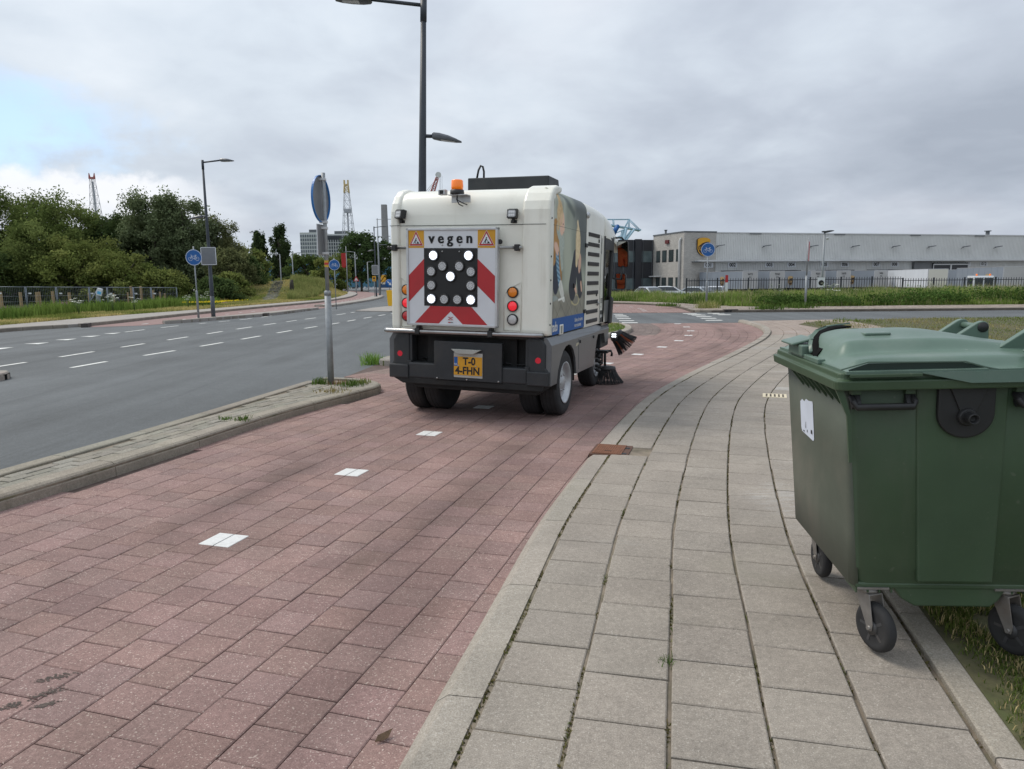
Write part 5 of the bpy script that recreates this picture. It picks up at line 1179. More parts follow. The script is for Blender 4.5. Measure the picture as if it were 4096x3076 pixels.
b = MB(); b.b2((-.31, -.10, 0), (.31, -.085, .74)); b = MB(); b.b2((-.305, .0, -.37), (.305, .012, .37))
t = empty('plate_sign', (-13.10, 31.28, 2.74), R(4), 'rectangular sign plate seen from behind on the left lamp post', 'road sign', 'sign backs on lamp posts'); b.build('plate', SIGNBACK, t, .003)
b = MB()
for lo, hi in (((-.32, -.004, .355), (.32, .018, .38)), ((-.32, -.004, -.38), (.32, .018, -.355)), ((-.32, -.004, -.38), (-.295, .018, .38)), ((.295, -.004, -.38), (.32, .018, .38))): b.b2(lo, hi)
b.build('plate_frame', SIGNW, t)
t2 = copy_thing(t, (-13.07, 69.25, 2.66), R(2), 'rectangular sign plate seen from behind on the far lamp post', (.95, 1, 1.2))
def bike_symbol(b, mi, s=1.0, y=0.0, lw=.028):
    """white bicycle, centred, in x-z, facing left"""
    def P_(u, v): return (u*s, y, v*s)
    def seg(a, c, w=lw):
        a, c = Vector((a[0], 0, a[1])), Vector((c[0], 0, c[1])); d = (c-a).normalized(); n_ = Vector((-d.z, 0, d.x))*w/2
        b.add([tuple((q)*s+Vector((0, y, 0))) for q in (a-n_, c-n_, c+n_, a+n_)], [(0, 1, 2, 3)], mi)
    def ring(cx_, cz_, r, w=lw):
        n = 26; vs = []
        for k in range(n):
            a = k*2*math.pi/n
            for rr in (r-w/2, r+w/2): vs.append(P_(cx_+rr*math.cos(a), cz_+rr*math.sin(a)))
        b.add(vs, [(2*k, 2*k+1, (2*k+3) % (2*n), (2*k+2) % (2*n)) for k in range(n)], mi)
    ring(-.37, -.14, .2); ring(.37, -.14, .2)
    seg((-.37, -.14), (-.20, .28), .04); seg((-.20, .28), (-.34, .30), .035); seg((-.26, .14), (.05, -.16), .04); seg((-.24, .17), (.20, .17), .04); seg((.05, -.16), (.22, .26), .04); seg((.37, -.14), (.20, .17), .035); seg((.05, -.16), (.37, -.14), .035); seg((.12, .27), (.33, .27), .05)
def round_sign(name, loc, r, rz, label, pole_h, zc, pole_r=.03, group='blue bicycle path signs', fat=0.0):
    t = empty(name, loc, rz, label, 'bicycle sign', group)
    b = MB(); b.tube([(0, .02, -.05), (0, .02, pole_h)], pole_r*.85, 12)
    if fat: b.tube([(0, .02, -.05), (0, .02, fat), (0, .02, fat+.06)], [pole_r*1.45, pole_r*1.45, pole_r*.9], 12)
    b.build('post', GALV, t)
    b = MB(); b.lathe([(r, 0), (r*1.01, -.012), (r*.985, -.02), (0, -.02)], (0, -.018, zc), (0, 1, 0), 40, 0, False); d = b.build('sign_disc', SIGNB, t)
    b = MB(); n = 40; vs = []
    for k in range(n):
        a = k*2*math.pi/n
        for rr in (r*.93, r*.985): vs.append((rr*math.cos(a), -.0385, zc+rr*math.sin(a)))
    b.add(vs, [(2*k, 2*k+1, (2*k+3) % (2*n), (2*k+2) % (2*n)) for k in range(n)]); b.build('sign_border', SIGNW, d, fixn=False)
    b = MB(); bike_symbol(b, 0, r*1.12, 0); b.mapv(lambda x, y, z: (x, -.0388, z+zc-.02*r)); b.build('bicycle_mark', SIGNW, d, fixn=False)
    b = MB(); b.b2((-.04, -.016, zc+.12), (.04, .05, zc+.145)); b.b2((-.04, -.016, zc-.145), (.04, .05, zc-.12)); b.build('sign_clamp', ALU, t)
    return t
round_sign('bicycle_sign', (-13.30, 30.29, .12), .33, R(6), 'round blue bicycle sign on a grey post beside the left dark lamp post', 2.99, 2.53, .032, fat=1.1)
round_sign('bicycle_sign', (9.69, 35.44, .12), .335, R(-6), 'round blue bicycle sign on a grey post in front of the brick warehouse office', 3.15, 2.84, .036, fat=1.25)
round_sign('bicycle_sign', (-10.05, 41.0, .06), .30, R(10), 'small round blue bicycle sign half hidden by the near galvanised sign post', 2.85, 2.47, .028)
# near sign post, plates seen from behind
t = empty('traffic_sign', (-2.67, 10.37, .10), 0, 'galvanised sign post on the near traffic island with its plates seen from behind', 'traffic sign', ry=R(.55))
b = MB(); b.tube([(0, 0, -.1), (0, 0, 1.30)], .047, 16); b.tube([(0, 0, 1.30), (0, 0, 1.36), (0, 0, 1.37)], [.049, .049, .031], 16); b.tube([(0, 0, 1.36), (0, 0, 3.02)], .028, 14); b.build('post', GALV, t)
Mx = Matrix.Rotation(R(83), 3, 'Z')
def tr(b, dz): return b.mapv(lambda x, y, z: tuple(Mx @ Vector((x, y, z))+Vector((-.03, .0, dz))))
b = MB(); b.lathe([(.325, .0), (.33, -.03), (.318, -.03), (.315, -.004), (0, -.004)], (0, .03, 0), (0, 1, 0), 44, 0, False, (False, False)); b.lathe([(.325, .0), (0, .001)], (0, .03, 0), (0, 1, 0), 44, 0, False, (False, False)); tr(b, 2.66); d = b.build('sign_disc', M('sign_rim_blue', (.02, .15, .42), .4, var=.05), t, fixn=False)
b = MB(); b.disc((0, .024, 0), .316, (0, -1, 0), 44); tr(b, 2.66); b.build('disc_back', SIGNBACK, d, fixn=False)
b = MB(); b.b2((-.16, .012, -.21), (.16, .028, .21)); tr(b, 2.09); p2 = b.build('lower_plate', SIGNBACK, t, .004)
b = MB(); b.b2((-.168, .022, -.218), (.168, .034, .218)); tr(b, 2.09); b.build('plate_face', SIGNW, p2, .004)
b = MB()
for z in (2.93, 2.34, 2.255, 1.90): b.b2((-.075, -.034, z-.018), (.034, .034, z+.018))
b.build('clamp', ALU, t, .004)
for z, m in ((1.785, M('sticker_yellow', (.6, .36, .03), .5)), (1.755, M('sticker_red', (.5, .04, .03), .5)), (1.72, M('sticker_yellow', (.6, .36, .03), .5))):
    b = MB(); b.lathe([(.0292, 0), (.0292, .03)], (0, 0, z-.015), (0, 0, 1), 14, 0, True, (False, False)); b.build('post_sticker', m, t)
# arrow sign on yellow bollard, small far signs
t = empty('keep_right_bollard', (-7.54, 44.5, .05), 0, 'yellow bollard carrying a round blue arrow sign left of the sweeper', 'bollard')
b = MB(); b.ring_loft([[( -w, -.09, z), (w, -.09, z), (w, .09, z), (-w, .09, z)] for z, w in ((0, .10), (.1, .13), (.95, .20), (.98, .19))], 0, False); b.build('bollard_body', M('bollard_yellow', (.78, .44, .01), .4, var=.05), t, .02)
b = MB(); b.tube([(0, 0, .95), (0, 0, 1.6)], .025, 8); b.build('post', GALV, t)
b = MB(); b.lathe([(.255, 0), (.255, -.015), (0, -.015)], (0, -.03, 1.40), (0, 1, 0), 30); d = b.build('sign_disc', SIGNB, t)
b = MB(); k = .7071
def ar(u, v): return ((u*k+v*k)*.24, -.047, 1.40+(-u*k+v*k)*.24)
b.add([ar(-.65, .13), ar(.1, .13), ar(.1, .42), ar(.75, 0), ar(.1, -.42), ar(.1, -.13), ar(-.65, -.13)], [tuple(range(7))]); b.build('arrow', SIGNW, d, fixn=False)
t = empty('warning_sign', (-13.15, 69.0, .12), 0, 'small yellow and black sign box below the far lamp post plate', 'road sign'); b = MB(); b.b2((-.17, -.03, 1.45), (.17, 0, 1.95)); b.build('plate', SIGNO, t); b = MB(); b.disc((0, -.034, 1.75), .1, (0, -1, 0), 12); b.b2((-.03, -.034, 1.5), (.03, -.031, 1.6)); b.build('mark', BLACKS, t); b = MB(); b.tube([(0, .02, -.1), (0, .02, 1.95)], .03, 8); b.build('post', GALV, t)
# tall mast with three cross arms
t = empty('arm_mast', (-13.75, 75, .1), 0, 'tall thin grey mast with three side arms near the far lamp post', 'mast')
b = MB(); b.tube([(0, 0, -.2), (0, 0, 3), (0, 0, 7.9)], [.12, .09, .05], 10); b.build('mast_pole', GALV, t)
for z, l in ((7.78, 1.75), (6.05, 1.3), (5.2, .9)):
    b = MB(); b.tube([(-.1, 0, z), (l, 0, z+.02)], .03, 6); b.build('cross_arm', GALV, t)
# grey lamp columns farther off
def grey_lamp(x, y, h, dirs, label):
    t = empty('grey_lamp', (x, y, 0), 0, label, 'street lamp', 'slim grey lamp posts in the distance')
    b = MB(); b.tube([(0, 0, -1.5), (0, 0, h)], [.10, .06], 8); b.build('pole', GALV, t)
    for s_, l in dirs:
        b = MB(); b.tube([(0, 0, h-.02), (s_*l, 0, h+.06)], .045, 6); b.box((s_*(l+.25), 0, h+.06), (.6, .2, .09)); b.build('lamp_arm', GALV, t)
grey_lamp(-32.0, 100, 5.4, ((-1, 1.0),), 'slim grey lamp post with a left-pointing arm before the two dark poplars')
grey_lamp(-30.3, 100, 5.5, ((1, .8),), 'slim grey lamp post with a right-pointing arm right of the two dark poplars')
grey_lamp(-21.6, 100, 5.6, ((-1, .8),), 'slim grey lamp post with a left-pointing arm before the big round tree')
grey_lamp(-20.7, 104, 4.3, ((1, .2),), 'short grey lamp post under the big round tree by the far road')
t = empty('banner_pole', (-22.8, 100, 0), 0, 'tall thin pole with a hanging red banner before the far round tree', 'banner pole'); b = MB(); b.tube([(0, 0, -1), (0, 0, 6.4)], [.09, .05], 8); b.build('pole', GALV, t)
b = MB(); b.add([(-.02, 0, 5.5), (-.75, .1, 5.45), (-.68, .0, 3.6), (-.35, .08, 3.4), (-.02, 0, 3.7)], [(0, 1, 2, 3, 4)]); o = b.build('banner', M('banner_red', (.42, .03, .03), .8, var=.15), t, fixn=False); m_ = o.modifiers.new('solid', 'SOLIDIFY'); m_.thickness = .02
t = empty('flood_mast', (-77.1, 220, 0), 0, 'distant floodlight mast with a small head above the poplar', 'mast'); b = MB(); b.tube([(0, 0, -1), (0, 0, 16.5)], [.3, .14], 8); b.build('mast_pole', GALV, t); b = MB()
for k in range(-2, 3): b.box((k*.9, 0, 16.6), (.55, .4, .35))
b.b2((-2.0, -.05, 16.35), (2.0, .05, 16.5)); b.build('lamp_cluster', ALU, t)
# right: sign edge-on, yard lamp
t = empty('edge_on_sign', (14.83, 36.0, .1), R(65), 'grey post with a red-edged rectangular sign seen edge-on in the tall grass', 'road sign')
b = MB(); b.tube([(0, 0, -.1), (0, 0, 1.55)], .055, 12); b.tube([(0, 0, 1.5), (0, 0, 3.35)], .036, 12); b.build('post', GALV, t)
b = MB(); b.b2((-.35, -.05, 2.3), (.35, -.035, 3.2)); b.build('sign_plate', SIGNW, t); b = MB(); b.b2((-.36, -.062, 2.28), (.36, -.051, 3.22)); b.build('red_edge', SIGNR, t)
t = empty('yard_lamp', (26.9, 62, -1.1), 0, 'grey yard lamp post with two heads behind the dark bar fence', 'street lamp'); b = MB(); b.tube([(0, 0, 0), (0, 0, 6.45)], [.10, .075], 10); b.build('pole', GALV, t); lum_head(t, (.05, 0, 6.45), (1, .2, .22), .85, mat=DARKG); b = MB(); b.box((-.02, 0, 6.5), (.35, .3, .12)); b.build('lamp_head', DARKG, t); b = MB(); b.lathe([(.12, 0), (.14, .06), (.05, .14)], (.2, -.1, 5.95), (.3, -.5, -.4), 12); b.build('flood_light', ALU, t)
# marker posts
t = empty('cable_marker', (-23.1, 40.1, -.28), 0, 'pale grey marker post with a blue and white cap in the left grass', 'marker post'); b = MB(); b.tube([(0, 0, 0), (-.03, 0, 1.0), (0, 0, 1.42), (.08, 0, 1.62)], [.11, .11, .12, .1], 10); b.build('post', GALV, t); b = MB(); b.box((.12, -.08, 1.42), (.3, .1, .42), 0, M4=Matrix.Rotation(R(14), 3, 'Y')); b.build('cap', SIGNW, t, .03); b = MB(); b.box((.12, -.135, 1.38), (.22, .01, .16), 0, M4=Matrix.Rotation(R(14), 3, 'Y')); b.build('cap_band', M('cap_blue', (.1, .4, .65), .5), t)
t = empty('stump_post', (-20.8, 68, .85), 0, 'short dark weathered post beside the stone path on the mound', 'marker post'); b = MB(); b.tube([(0, 0, -.5), (0, 0, .5), (.05, 0, .95)], [.22, .2, .12], 10); b.build('post', M('dark_wood', (.05, .045, .035), .9, var=.3), t)
# ---- small things on the paving
IRON = M('rusty_iron', (.20, .085, .045), .75, .2, var=.2, scale=30, grime=(.11, .05, .03), gfac=.6, bump=.5, bscale=200)
hd_ = K.head(DR_S); dx, dy = K.at(DR_S, .165)
t = empty('drain_cover', (dx, dy, .062), -hd_, 'rusty square iron drain cover set in the kerb of the pavement', 'drain cover')
b = MB(); b.b2((-.155, -.195, -.08), (.19, .195, .006)); b.build('drain_frame', M('iron_frame', (.10, .05, .033), .8, var=.2, scale=20), t, .004)
b = MB(); b.b2((-.13, -.175, .004), (.13, .175, .013))
for k in range(12):
    for j in range(8): b.box((-.11+k*.02, -.15+j*.043, .0135), (.008, .03, .003))
b.build('drain_lid', IRON, t)
b = MB(); b.b2((-.162, -.19, -.055), (-.153, .19, -.012)); b.build('drain_mouth', BLACKS, t)
b = MB(); b.b2((-.03, -.09, .013), (.03, -.082, .0165)); b.b2((.13, -.15, .007), (.17, -.11, .010)); b.b2((.13, .06, .007), (.17, .1, .010)); b.build('drain_detail', BLACKS, t)
tx, ty = 3.40, 9.07
t = empty('printed_tile', (tx, ty, ptop(1.65)+.002), -K.head(K.s_at_y(8.4)), 'cream paving tile with lines of lettering laid in the pavement by the bin', 'paving tile')
b = MB(); slab(b, [(-.147, -.147), (.147, -.147), (.147, .147), (-.147, .147)], .002, -.03, .003); b.build('tile', M('cream_tile', (.66, .58, .42), .8, var=.08, scale=20), t, fixn=False)
b = MB(); r2 = random.Random(3)
for k in range(5):
    y_ = -.11+k*.05; q = -.12
    while q < .10:
        w_ = r2.uniform(.006, .016); b.add([(y_, q, .0035), (y_+.022, q, .0035), (y_+.022, q+w_, .0035), (y_, q+w_, .0035)], [(0, 1, 2, 3)]); q += w_+r2.uniform(.004, .009)
b.build('tile_lettering', M('tile_ink', (.12, .10, .08), .8), t, fixn=False)
for (x, y, z, rz, lab) in ((-16.0, 26.62, .0, -70, 'dark slotted gutter drain where the left red path begins'), (-11.75, 33.9, .0, -78, 'dark slotted gutter drain in the kerb right of the left lamp post'), (10.15, 32.93, .0, 2, 'dark slotted gutter drain in the far kerb below the right bicycle sign')):
    t = empty('gutter_drain', (x, y, z), R(rz), lab, 'gutter drain', 'gutter drains in far kerbs'); b = MB(); b.b2((-.33, -.035, -.05), (.33, .2, .145)); b.build('drain_body', IRON if False else M('iron_dark', (.06, .05, .045), .8, var=.2), t, .01)
    b = MB()
    for k in (-.2, 0, .2): b.b2((k-.075, -.042, .02), (k+.075, -.03, .105))
    b.build('drain_slot', BLACKS, t)
mb = MB()
r2 = random.Random(11); c0 = Vector((-.50, 2.28, .018)); 
t = empty('dead_leaf', (-.46, 2.27, .02), R(40), 'curled brown dead leaf lying on the red paving near the bottom edge', 'leaf'); b = MB(); b.add([(-.035, 0, .004), (-.015, .012, .014), (.01, .014, .012), (.04, .004, .02), (.012, -.01, .003), (-.012, -.011, .004)], [(0, 1, 5), (1, 2, 4, 5), (2, 3, 4)]); o = b.build('blade', M('dead_leaf', (.09, .055, .03), .9, var=.3, scale=60), t, fixn=False); o.modifiers.new('solid', 'SOLIDIFY').thickness = .002
# ================================================================ grass, trees and weeds
def foliage(name, gain, trans=.35):
    m = bpy.data.materials.new(name); m.use_nodes = True; n = N(m.node_tree); m.node_tree.nodes.clear()
    o = n.new('ShaderNodeOutputMaterial'); a = n.new('ShaderNodeAttribute', attribute_name='tint'); c = n.mix(1.0, a.outputs['Color'], (gain, gain, gain), 'MULTIPLY')
    d = n.new('ShaderNodeBsdfDiffuse'); t = n.new('ShaderNodeBsdfTranslucent'); x = n.new('ShaderNodeMixShader'); x.inputs[0].default_value = trans
    n.link(c, d.inputs[0]); n.link(c, t.inputs[0]); n.link(d.outputs[0], x.inputs[1]); n.link(t.outputs[0], x.inputs[2]); n.link(x.outputs[0], o.inputs[0]); return m
ORD = ('first', 'second', 'third', 'fourth', 'fifth', 'sixth', 'seventh', 'eighth', 'ninth')
GRASS = foliage('grass_blades', 1.45, .3); LEAF = foliage('leaves', 1.85, .38)
BARK = M('bark', (.085, .07, .052), .9, var=.3, scale=5, bump=.6, bscale=20)
def blades(name, pts, zs, h, w, cols, bend=.35, kind='stuff', parent=None, label=None, cat=None):
    """pts (n,2), zs (n), h (n), w (n): three-segment leaning blades"""
    n = len(pts); a = RNG.uniform(0, 2*np.pi, n); la = RNG.uniform(0, 2*np.pi, n); le = RNG.uniform(.1, 1, n)*bend*h
    dx, dy = np.cos(a)*w/2, np.sin(a)*w/2; lx, ly = np.cos(la)*le, np.sin(la)*le
    V = np.zeros((n, 5, 3), np.float32); x, y = pts[:, 0], pts[:, 1]
    V[:, 0] = np.stack([x-dx, y-dy, zs], 1); V[:, 1] = np.stack([x+dx, y+dy, zs], 1)
    V[:, 2] = np.stack([x-dx*.7+lx*.35, y-dy*.7+ly*.35, zs+h*.6], 1); V[:, 3] = np.stack([x+dx*.7+lx*.35, y+dy*.7+ly*.35, zs+h*.6], 1)
    V[:, 4] = np.stack([x+lx, y+ly, zs+h*(1-.3*le/np.maximum(h, 1e-3))], 1)
    base = (np.arange(n)*5)[:, None]
    F = np.concatenate([base+np.array([[0, 1, 3]]), base+np.array([[0, 3, 2]]), base+np.array([[2, 3, 4]])], 0)
    T = np.repeat(cols, 5, axis=0)
    o = link_mesh(name, raw_mesh(name, V.reshape(-1, 3), F, GRASS, T), parent); 
    if kind: o['kind'] = kind
    if label: tag(o, label, cat)
    return o
def vn(x, y, f, s=0):
    """smooth value noise, vectorised"""
    x, y = x*f+s*17.3, y*f+s*9.1; i, j = np.floor(x), np.floor(y); u, v = x-i, y-j; u = u*u*(3-2*u); v = v*v*(3-2*v)
    def h(a, b): q = np.sin(a*127.1+b*311.7+s)*43758.5453; return q-np.floor(q)
    return (h(i, j)*(1-u)+h(i+1, j)*u)*(1-v)+(h(i, j+1)*(1-u)+h(i+1, j+1)*u)*v
def cmix(t, a, b): return np.asarray(a)[None]*(1-t[:, None])+np.asarray(b)[None]*t[:, None]
def jit(c, amp=.25): return c*(1+RNG.uniform(-amp, amp, (len(c), 1)))
def scatter(poly, n):
    P = np.array(poly); lo, hi = P.min(0), P.max(0); out = []
    q = RNG.uniform(lo, hi, (n*4, 2)); c = np.zeros(len(q), bool); j = len(P)-1
    for i in range(len(P)):
        xi, yi = P[i]; xj, yj = P[j]; m = ((yi > q[:, 1]) != (yj > q[:, 1])) & (q[:, 0] < (xj-xi)*(q[:, 1]-yi)/(yj-yi+1e-12)+xi); c ^= m; j = i
    return q[c][:n]
# mown verge beside the bin: dense near the camera, thinner beyond
P1 = scatter([tuple(K.at(s, 1.985)) for s in np.linspace(K.s_at_y(2.3), K.s_at_y(7), 30)]+[(5.4, 7), (2.6, 3.0), (2.0, 2.3)], 90000)
dens = vn(P1[:, 0], P1[:, 1], 3.2, 1)*.6+vn(P1[:, 0], P1[:, 1], 9, 2)*.4; P1 = P1[dens > .30]; E1 = np.array([K.at(s, 1.985) for s in np.linspace(1.5, K.s_at_y(7.2), 110)])
dd1 = np.concatenate([np.sqrt(((q[:, None]-E1[None])**2).sum(2)).min(1) for q in np.array_split(P1, 20)]); P1 = P1[RNG.random(len(P1)) < np.clip((dd1-.02)/.14+.9*(vn(P1[:, 0], P1[:, 1], 4, 21)-.45), .05, 1)]
d_ = np.clip((vn(P1[:, 0], P1[:, 1], 2.2, 3)-.35)*2.2, 0, 1); dry = (RNG.random(len(P1)) < .45*d_+.12).astype(float)
col = jit(cmix(np.clip(vn(P1[:, 0], P1[:, 1], 3, 4), 0, 1), (.05, .075, .018), (.105, .125, .032)), .45); col = col*(1-dry[:, None])+jit(cmix(dry, (.26, .21, .10), (.34, .27, .14)), .3)*dry[:, None]
blades('mown_grass', P1, np.full(len(P1), .087), RNG.uniform(.02, .055, len(P1))*(.6+.8*vn(P1[:, 0], P1[:, 1], 2.5, 6)), RNG.uniform(.003, .006, len(P1)), col, .9)
P2 = scatter([tuple(K.at(s, 2.0)) for s in np.linspace(K.s_at_y(7), K.L*.82, 40)]+[(9.4, 23.0), (9.95, 23.9), (11.0, 24.55), (14.3, 25.4), (34, 25.6), (34, 7)], 70000)
P2 = np.concatenate([P2[(P2[:, 0]/P2[:, 1] < 1.3)], scatter([(5.4, 7), (2.6, 3.0), (2.0, 2.3), (2.2, 1.0), (9, 1.0), (14, 7)], 45000), scatter([tuple(K.at(s, 1.985)) for s in np.linspace(.4, K.s_at_y(2.3), 10)]+[(2.6, 2.3), (3.2, -.3)], 16000)])
dry = np.clip(vn(P2[:, 0], P2[:, 1], .8, 5)*1.5-.35+RNG.uniform(-.25, .25, len(P2)), 0, 1)
col = jit(cmix(dry, (.10, .135, .032), (.24, .20, .095)), .35)
hh = RNG.uniform(.03, .07, len(P2))*(1+1.0*(vn(P2[:, 0], P2[:, 1], .9, 6) > .72)); hh *= np.where(P2[:, 1] > 23.5, 1.5, 1.0)*np.where(P2[:, 1] < 7, .7, 1.0)
blades('mown_grass', P2, np.full(len(P2), .08), hh, RNG.uniform(.008, .02, len(P2))*np.where(P2[:, 1] < 7, .5, 1.0), col, 1.0)
def tuft(x, y, z, n, h, r, label, group=None, col0=(.04, .075, .016), col1=(.09, .135, .035), w=(.006, .014), cat='weed', name='weed_tuft', bend=.7):
    q = np.array([[x, y]])+RNG.normal(0, r, (n, 2)); hh = RNG.uniform(.4, 1, n)*h
    o = blades(name, q-np.array([[x, y]]), np.zeros(n), hh, RNG.uniform(*w, n), jit(cmix(RNG.random(n), col0, col1), .25), bend, kind=None)
    o.location = (x, y, z); return tag(o, label, cat, group)
tuft(-2.80, 10.28, .115, 110, .14, .05, 'bright green weed at the left foot of the near galvanised sign post', 'weeds on the traffic island')
tuft(-2.53, 10.25, .115, 60, .10, .07, 'reddish weed at the right foot of the near galvanised sign post', 'weeds on the traffic island', (.16, .07, .035), (.2, .12, .05))
tuft(-2.30, 10.07, .115, 150, .12, .09, 'low green weed on the island nose right of the sign post', 'weeds on the traffic island')
tuft(-2.18, 10.30, .115, 70, .10, .08, 'small pale weed near the tip of the island nose', 'weeds on the traffic island', (.09, .12, .03), (.2, .2, .07))
tuft(-2.42, 9.50, .115, 90, .08, .11, 'dry weeds in the joint behind the island kerb near its nose', 'weeds on the traffic island', (.13, .10, .04), (.2, .17, .06))
tuft(-2.93, 7.55, .115, 70, .09, .04, 'green weed growing over the island kerb joint', 'weeds on the traffic island'); tuft(-3.12, 7.6, .115, 50, .06, .04, 'tiny green weed in the island paving beside the kerb weed', 'weeds on the traffic island')
tuft(-2.72, 13.70, .0, 200, .30, .10, 'bright grass tuft at the corner of the grass island behind the sweeper', col0=(.07, .15, .025), col1=(.2, .3, .07), w=(.008, .016), cat='grass tuft', name='grass_tuft')
tuft(9.75, 35.3, .115, 320, .5, .28, 'pale dry grass tuft at the foot of the right bicycle sign', col0=(.12, .16, .04), col1=(.3, .27, .12), w=(.015, .03), cat='grass tuft', name='grass_tuft')
tuft(8.4, 38.2, .115, 160, .25, .3, 'low green tuft in the far kerb left of the right bicycle sign', w=(.02, .04), cat='grass tuft', name='grass_tuft')
tuft(12.0, 33.3, .115, 260, .35, .3, 'green tuft on the far pavement edge right of the kerb drain', w=(.02, .04), cat='grass tuft', name='grass_tuft')
tuft(13.8, 34.4, .115, 300, .4, .4, 'broad green tuft on the far pavement before the edge-on sign', w=(.02, .04), cat='grass tuft', name='grass_tuft')
tuft(.12, 3.72, .016, 90, .045, .04, 'small heap of grass clippings on the red paving by the kerb', None, (.13, .12, .05), (.24, .2, .1), (.002, .005), 'clippings', 'grass_clippings', 2.2)
tuft(.62, 2.67, .066, 40, .035, .018, 'tiny weed in the pavement joint in the lower middle', 'weeds in the pavement joints', w=(.002, .006), bend=1.2)
WEEDS = ((2, 3.1), (2, 2.2), (3, 2.45), (1, 3.6), (1, 2.35), (3, 3.3), (4, 4.2), (1, 4.7), (0, 5.6), (2, 5.2), (2, 7.4), (1, 6.9), (3, 6.4), (4, 7.8), (0, 9.0), (4, 2.9), (0, 2.9))
def WEEDN(c, y): return sorted(q for k, q in WEEDS if k == c).index(y)
for i, (c, y) in enumerate(WEEDS):
    s0 = K.s_at_y(y); x, yy = K.at(s0, .195+c*.332)
    n = 26; q = np.stack([RNG.normal(0, .006, n), RNG.normal(0, .05, n)], 1)
    o = blades('joint_weed', q, np.zeros(n), RNG.uniform(.006, .022, n), RNG.uniform(.002, .005, n), jit(cmix(RNG.random(n), (.05, .08, .02), (.14, .15, .05)), .3), 1.2, kind=None); o.location = (x, yy, .058); o.rotation_euler[2] = -K.head(s0)
    tag(o, f'speck of moss in the {ORD[c]} long joint from the kerb, {ORD[WEEDN(c, y)]} from the bottom', 'weed', 'weeds in the pavement joints')
# moss and dirt lying in the long joints of the pavement
mv, mt, mf = [], [], []
n = 9000; cc_ = RNG.integers(0, 6, n); ss_ = RNG.uniform(.6, 13, n)
ok = (vn(ss_, cc_*3.0, 1.7, 9)*.55+vn(ss_, cc_*7.0, 6, 8)*.45) > .50
cc_, ss_ = cc_[ok], ss_[ok]; pts = np.array([K.at(s, .194+c*.332+RNG.normal(0, .004)) for c, s in zip(cc_, ss_)])
blades('joint_moss', pts, np.full(len(pts), .057), RNG.uniform(.006, .022, len(pts)), RNG.uniform(.006, .014, len(pts)), jit(cmix(RNG.random(len(pts)), (.055, .06, .02), (.12, .10, .045)), .4), 1.0)
# grass island behind the sweeper
P3 = scatter([tuple(WI.at(s, -.22)) for s in np.linspace(0, WI.L, 60)], 16000); dry = np.clip(vn(P3[:, 0], P3[:, 1], 1.1, 5)*1.4-.3, 0, 1)
blades('mown_grass', P3, np.full(len(P3), .09), RNG.uniform(.04, .10, len(P3)), RNG.uniform(.008, .018, len(P3)), jit(cmix(dry, (.10, .15, .035), (.24, .21, .09)), .3), .9)

# tall grass on the bank beyond the side road
def tall(name, P, z, h0, h1, cols, w=(.025, .06), bend=.3): return blades(name, P, z, RNG.uniform(h0, h1, len(P)), RNG.uniform(*w, len(P)), cols, bend)
gxs, gys = np.array(GR)[:, 0], np.array(GR)[:, 1]
def bank_front(x): return np.interp(x, gxs, gys)
def bank_z(x, y):
    d = y-bank_front(x); return np.interp(d, [0, 1.5, 6, 12, 17, 24, 30], [.10, .11, .14, .10, -.3, -.95, -1.1])
n = 95000; x = RNG.uniform(1, 44, n); d = RNG.uniform(0, 1, n)**1.3*13; P4 = np.stack([x, bank_front(x)+.15+d], 1)
hs = -.25*(P4[:, 0] < 17)+vn(P4[:, 0], P4[:, 1], .35, 2)*.5+vn(P4[:, 0], P4[:, 1], 1.3, 3)*.5
bush = np.clip((P4[:, 0]-15)/10, 0, 1)
hh = (.40+.62*hs)*np.clip(.30+d/2.2, .3, 1)*RNG.uniform(.65, 1.08, n)*(1+.08*np.clip((x-20)/12, 0, 1))
dark = np.clip(vn(P4[:, 0], P4[:, 1], .55, 7)*1.5-.35, 0, 1)
col = cmix(dark, (.17, .23, .055), (.055, .10, .022)); seed = (RNG.random(n) < .17).astype(float); col = col*(1-seed[:, None])+np.array([[.27, .25, .13]])*seed[:, None]
blades('tall_grass', P4, bank_z(P4[:, 0], P4[:, 1]), hh*(1+.22*seed), RNG.uniform(.02, .055, n)*(1-.4*seed), jit(col, .3), .35)
# broad-leaved weeds and brambles along the front of the bank
def leaf_cloud(C0, S0, n, size, cols, flat=.0):
    """n leaf quads scattered round centres C0 (k,3) with spread S0 (k,3)"""
    k = RNG.integers(0, len(C0), n); p = C0[k]+RNG.normal(0, 1, (n, 3))*S0[k]*np.array([[.55, .55, .55]])
    a = RNG.normal(0, 1, (n, 3)); a /= np.linalg.norm(a, axis=1)[:, None]; b = RNG.normal(0, 1, (n, 3)); b[:, 2] += flat; b -= a*(a*b).sum(1)[:, None]; b /= np.linalg.norm(b, axis=1)[:, None]
    sz = size*RNG.uniform(.6, 1.3, n)[:, None]; a, b = a*sz, b*sz*.55
    V = np.stack([p-a, p+b*.9, p+a, p-b*.9], 1).reshape(-1, 3); F = np.arange(n*4).reshape(n, 4)
    return V, F, k
C5 = []; S5 = []
for i in range(150):
    x = 42-29*RNG.random()**1.5 if i > 18 else RNG.uniform(13.2, 15.5); dd = RNG.uniform(.2, 1.6); y = bank_front(x)+dd; h = RNG.uniform(.12, .38)*(1.0 if x < 20 else 1.35); C5.append((x, y, .12+h)); S5.append((RNG.uniform(.4, .9), .5, h*.7))
C5, S5 = np.array(C5), np.array(S5); V, F, k = leaf_cloud(C5, S5, 24000, .07, None, .6)
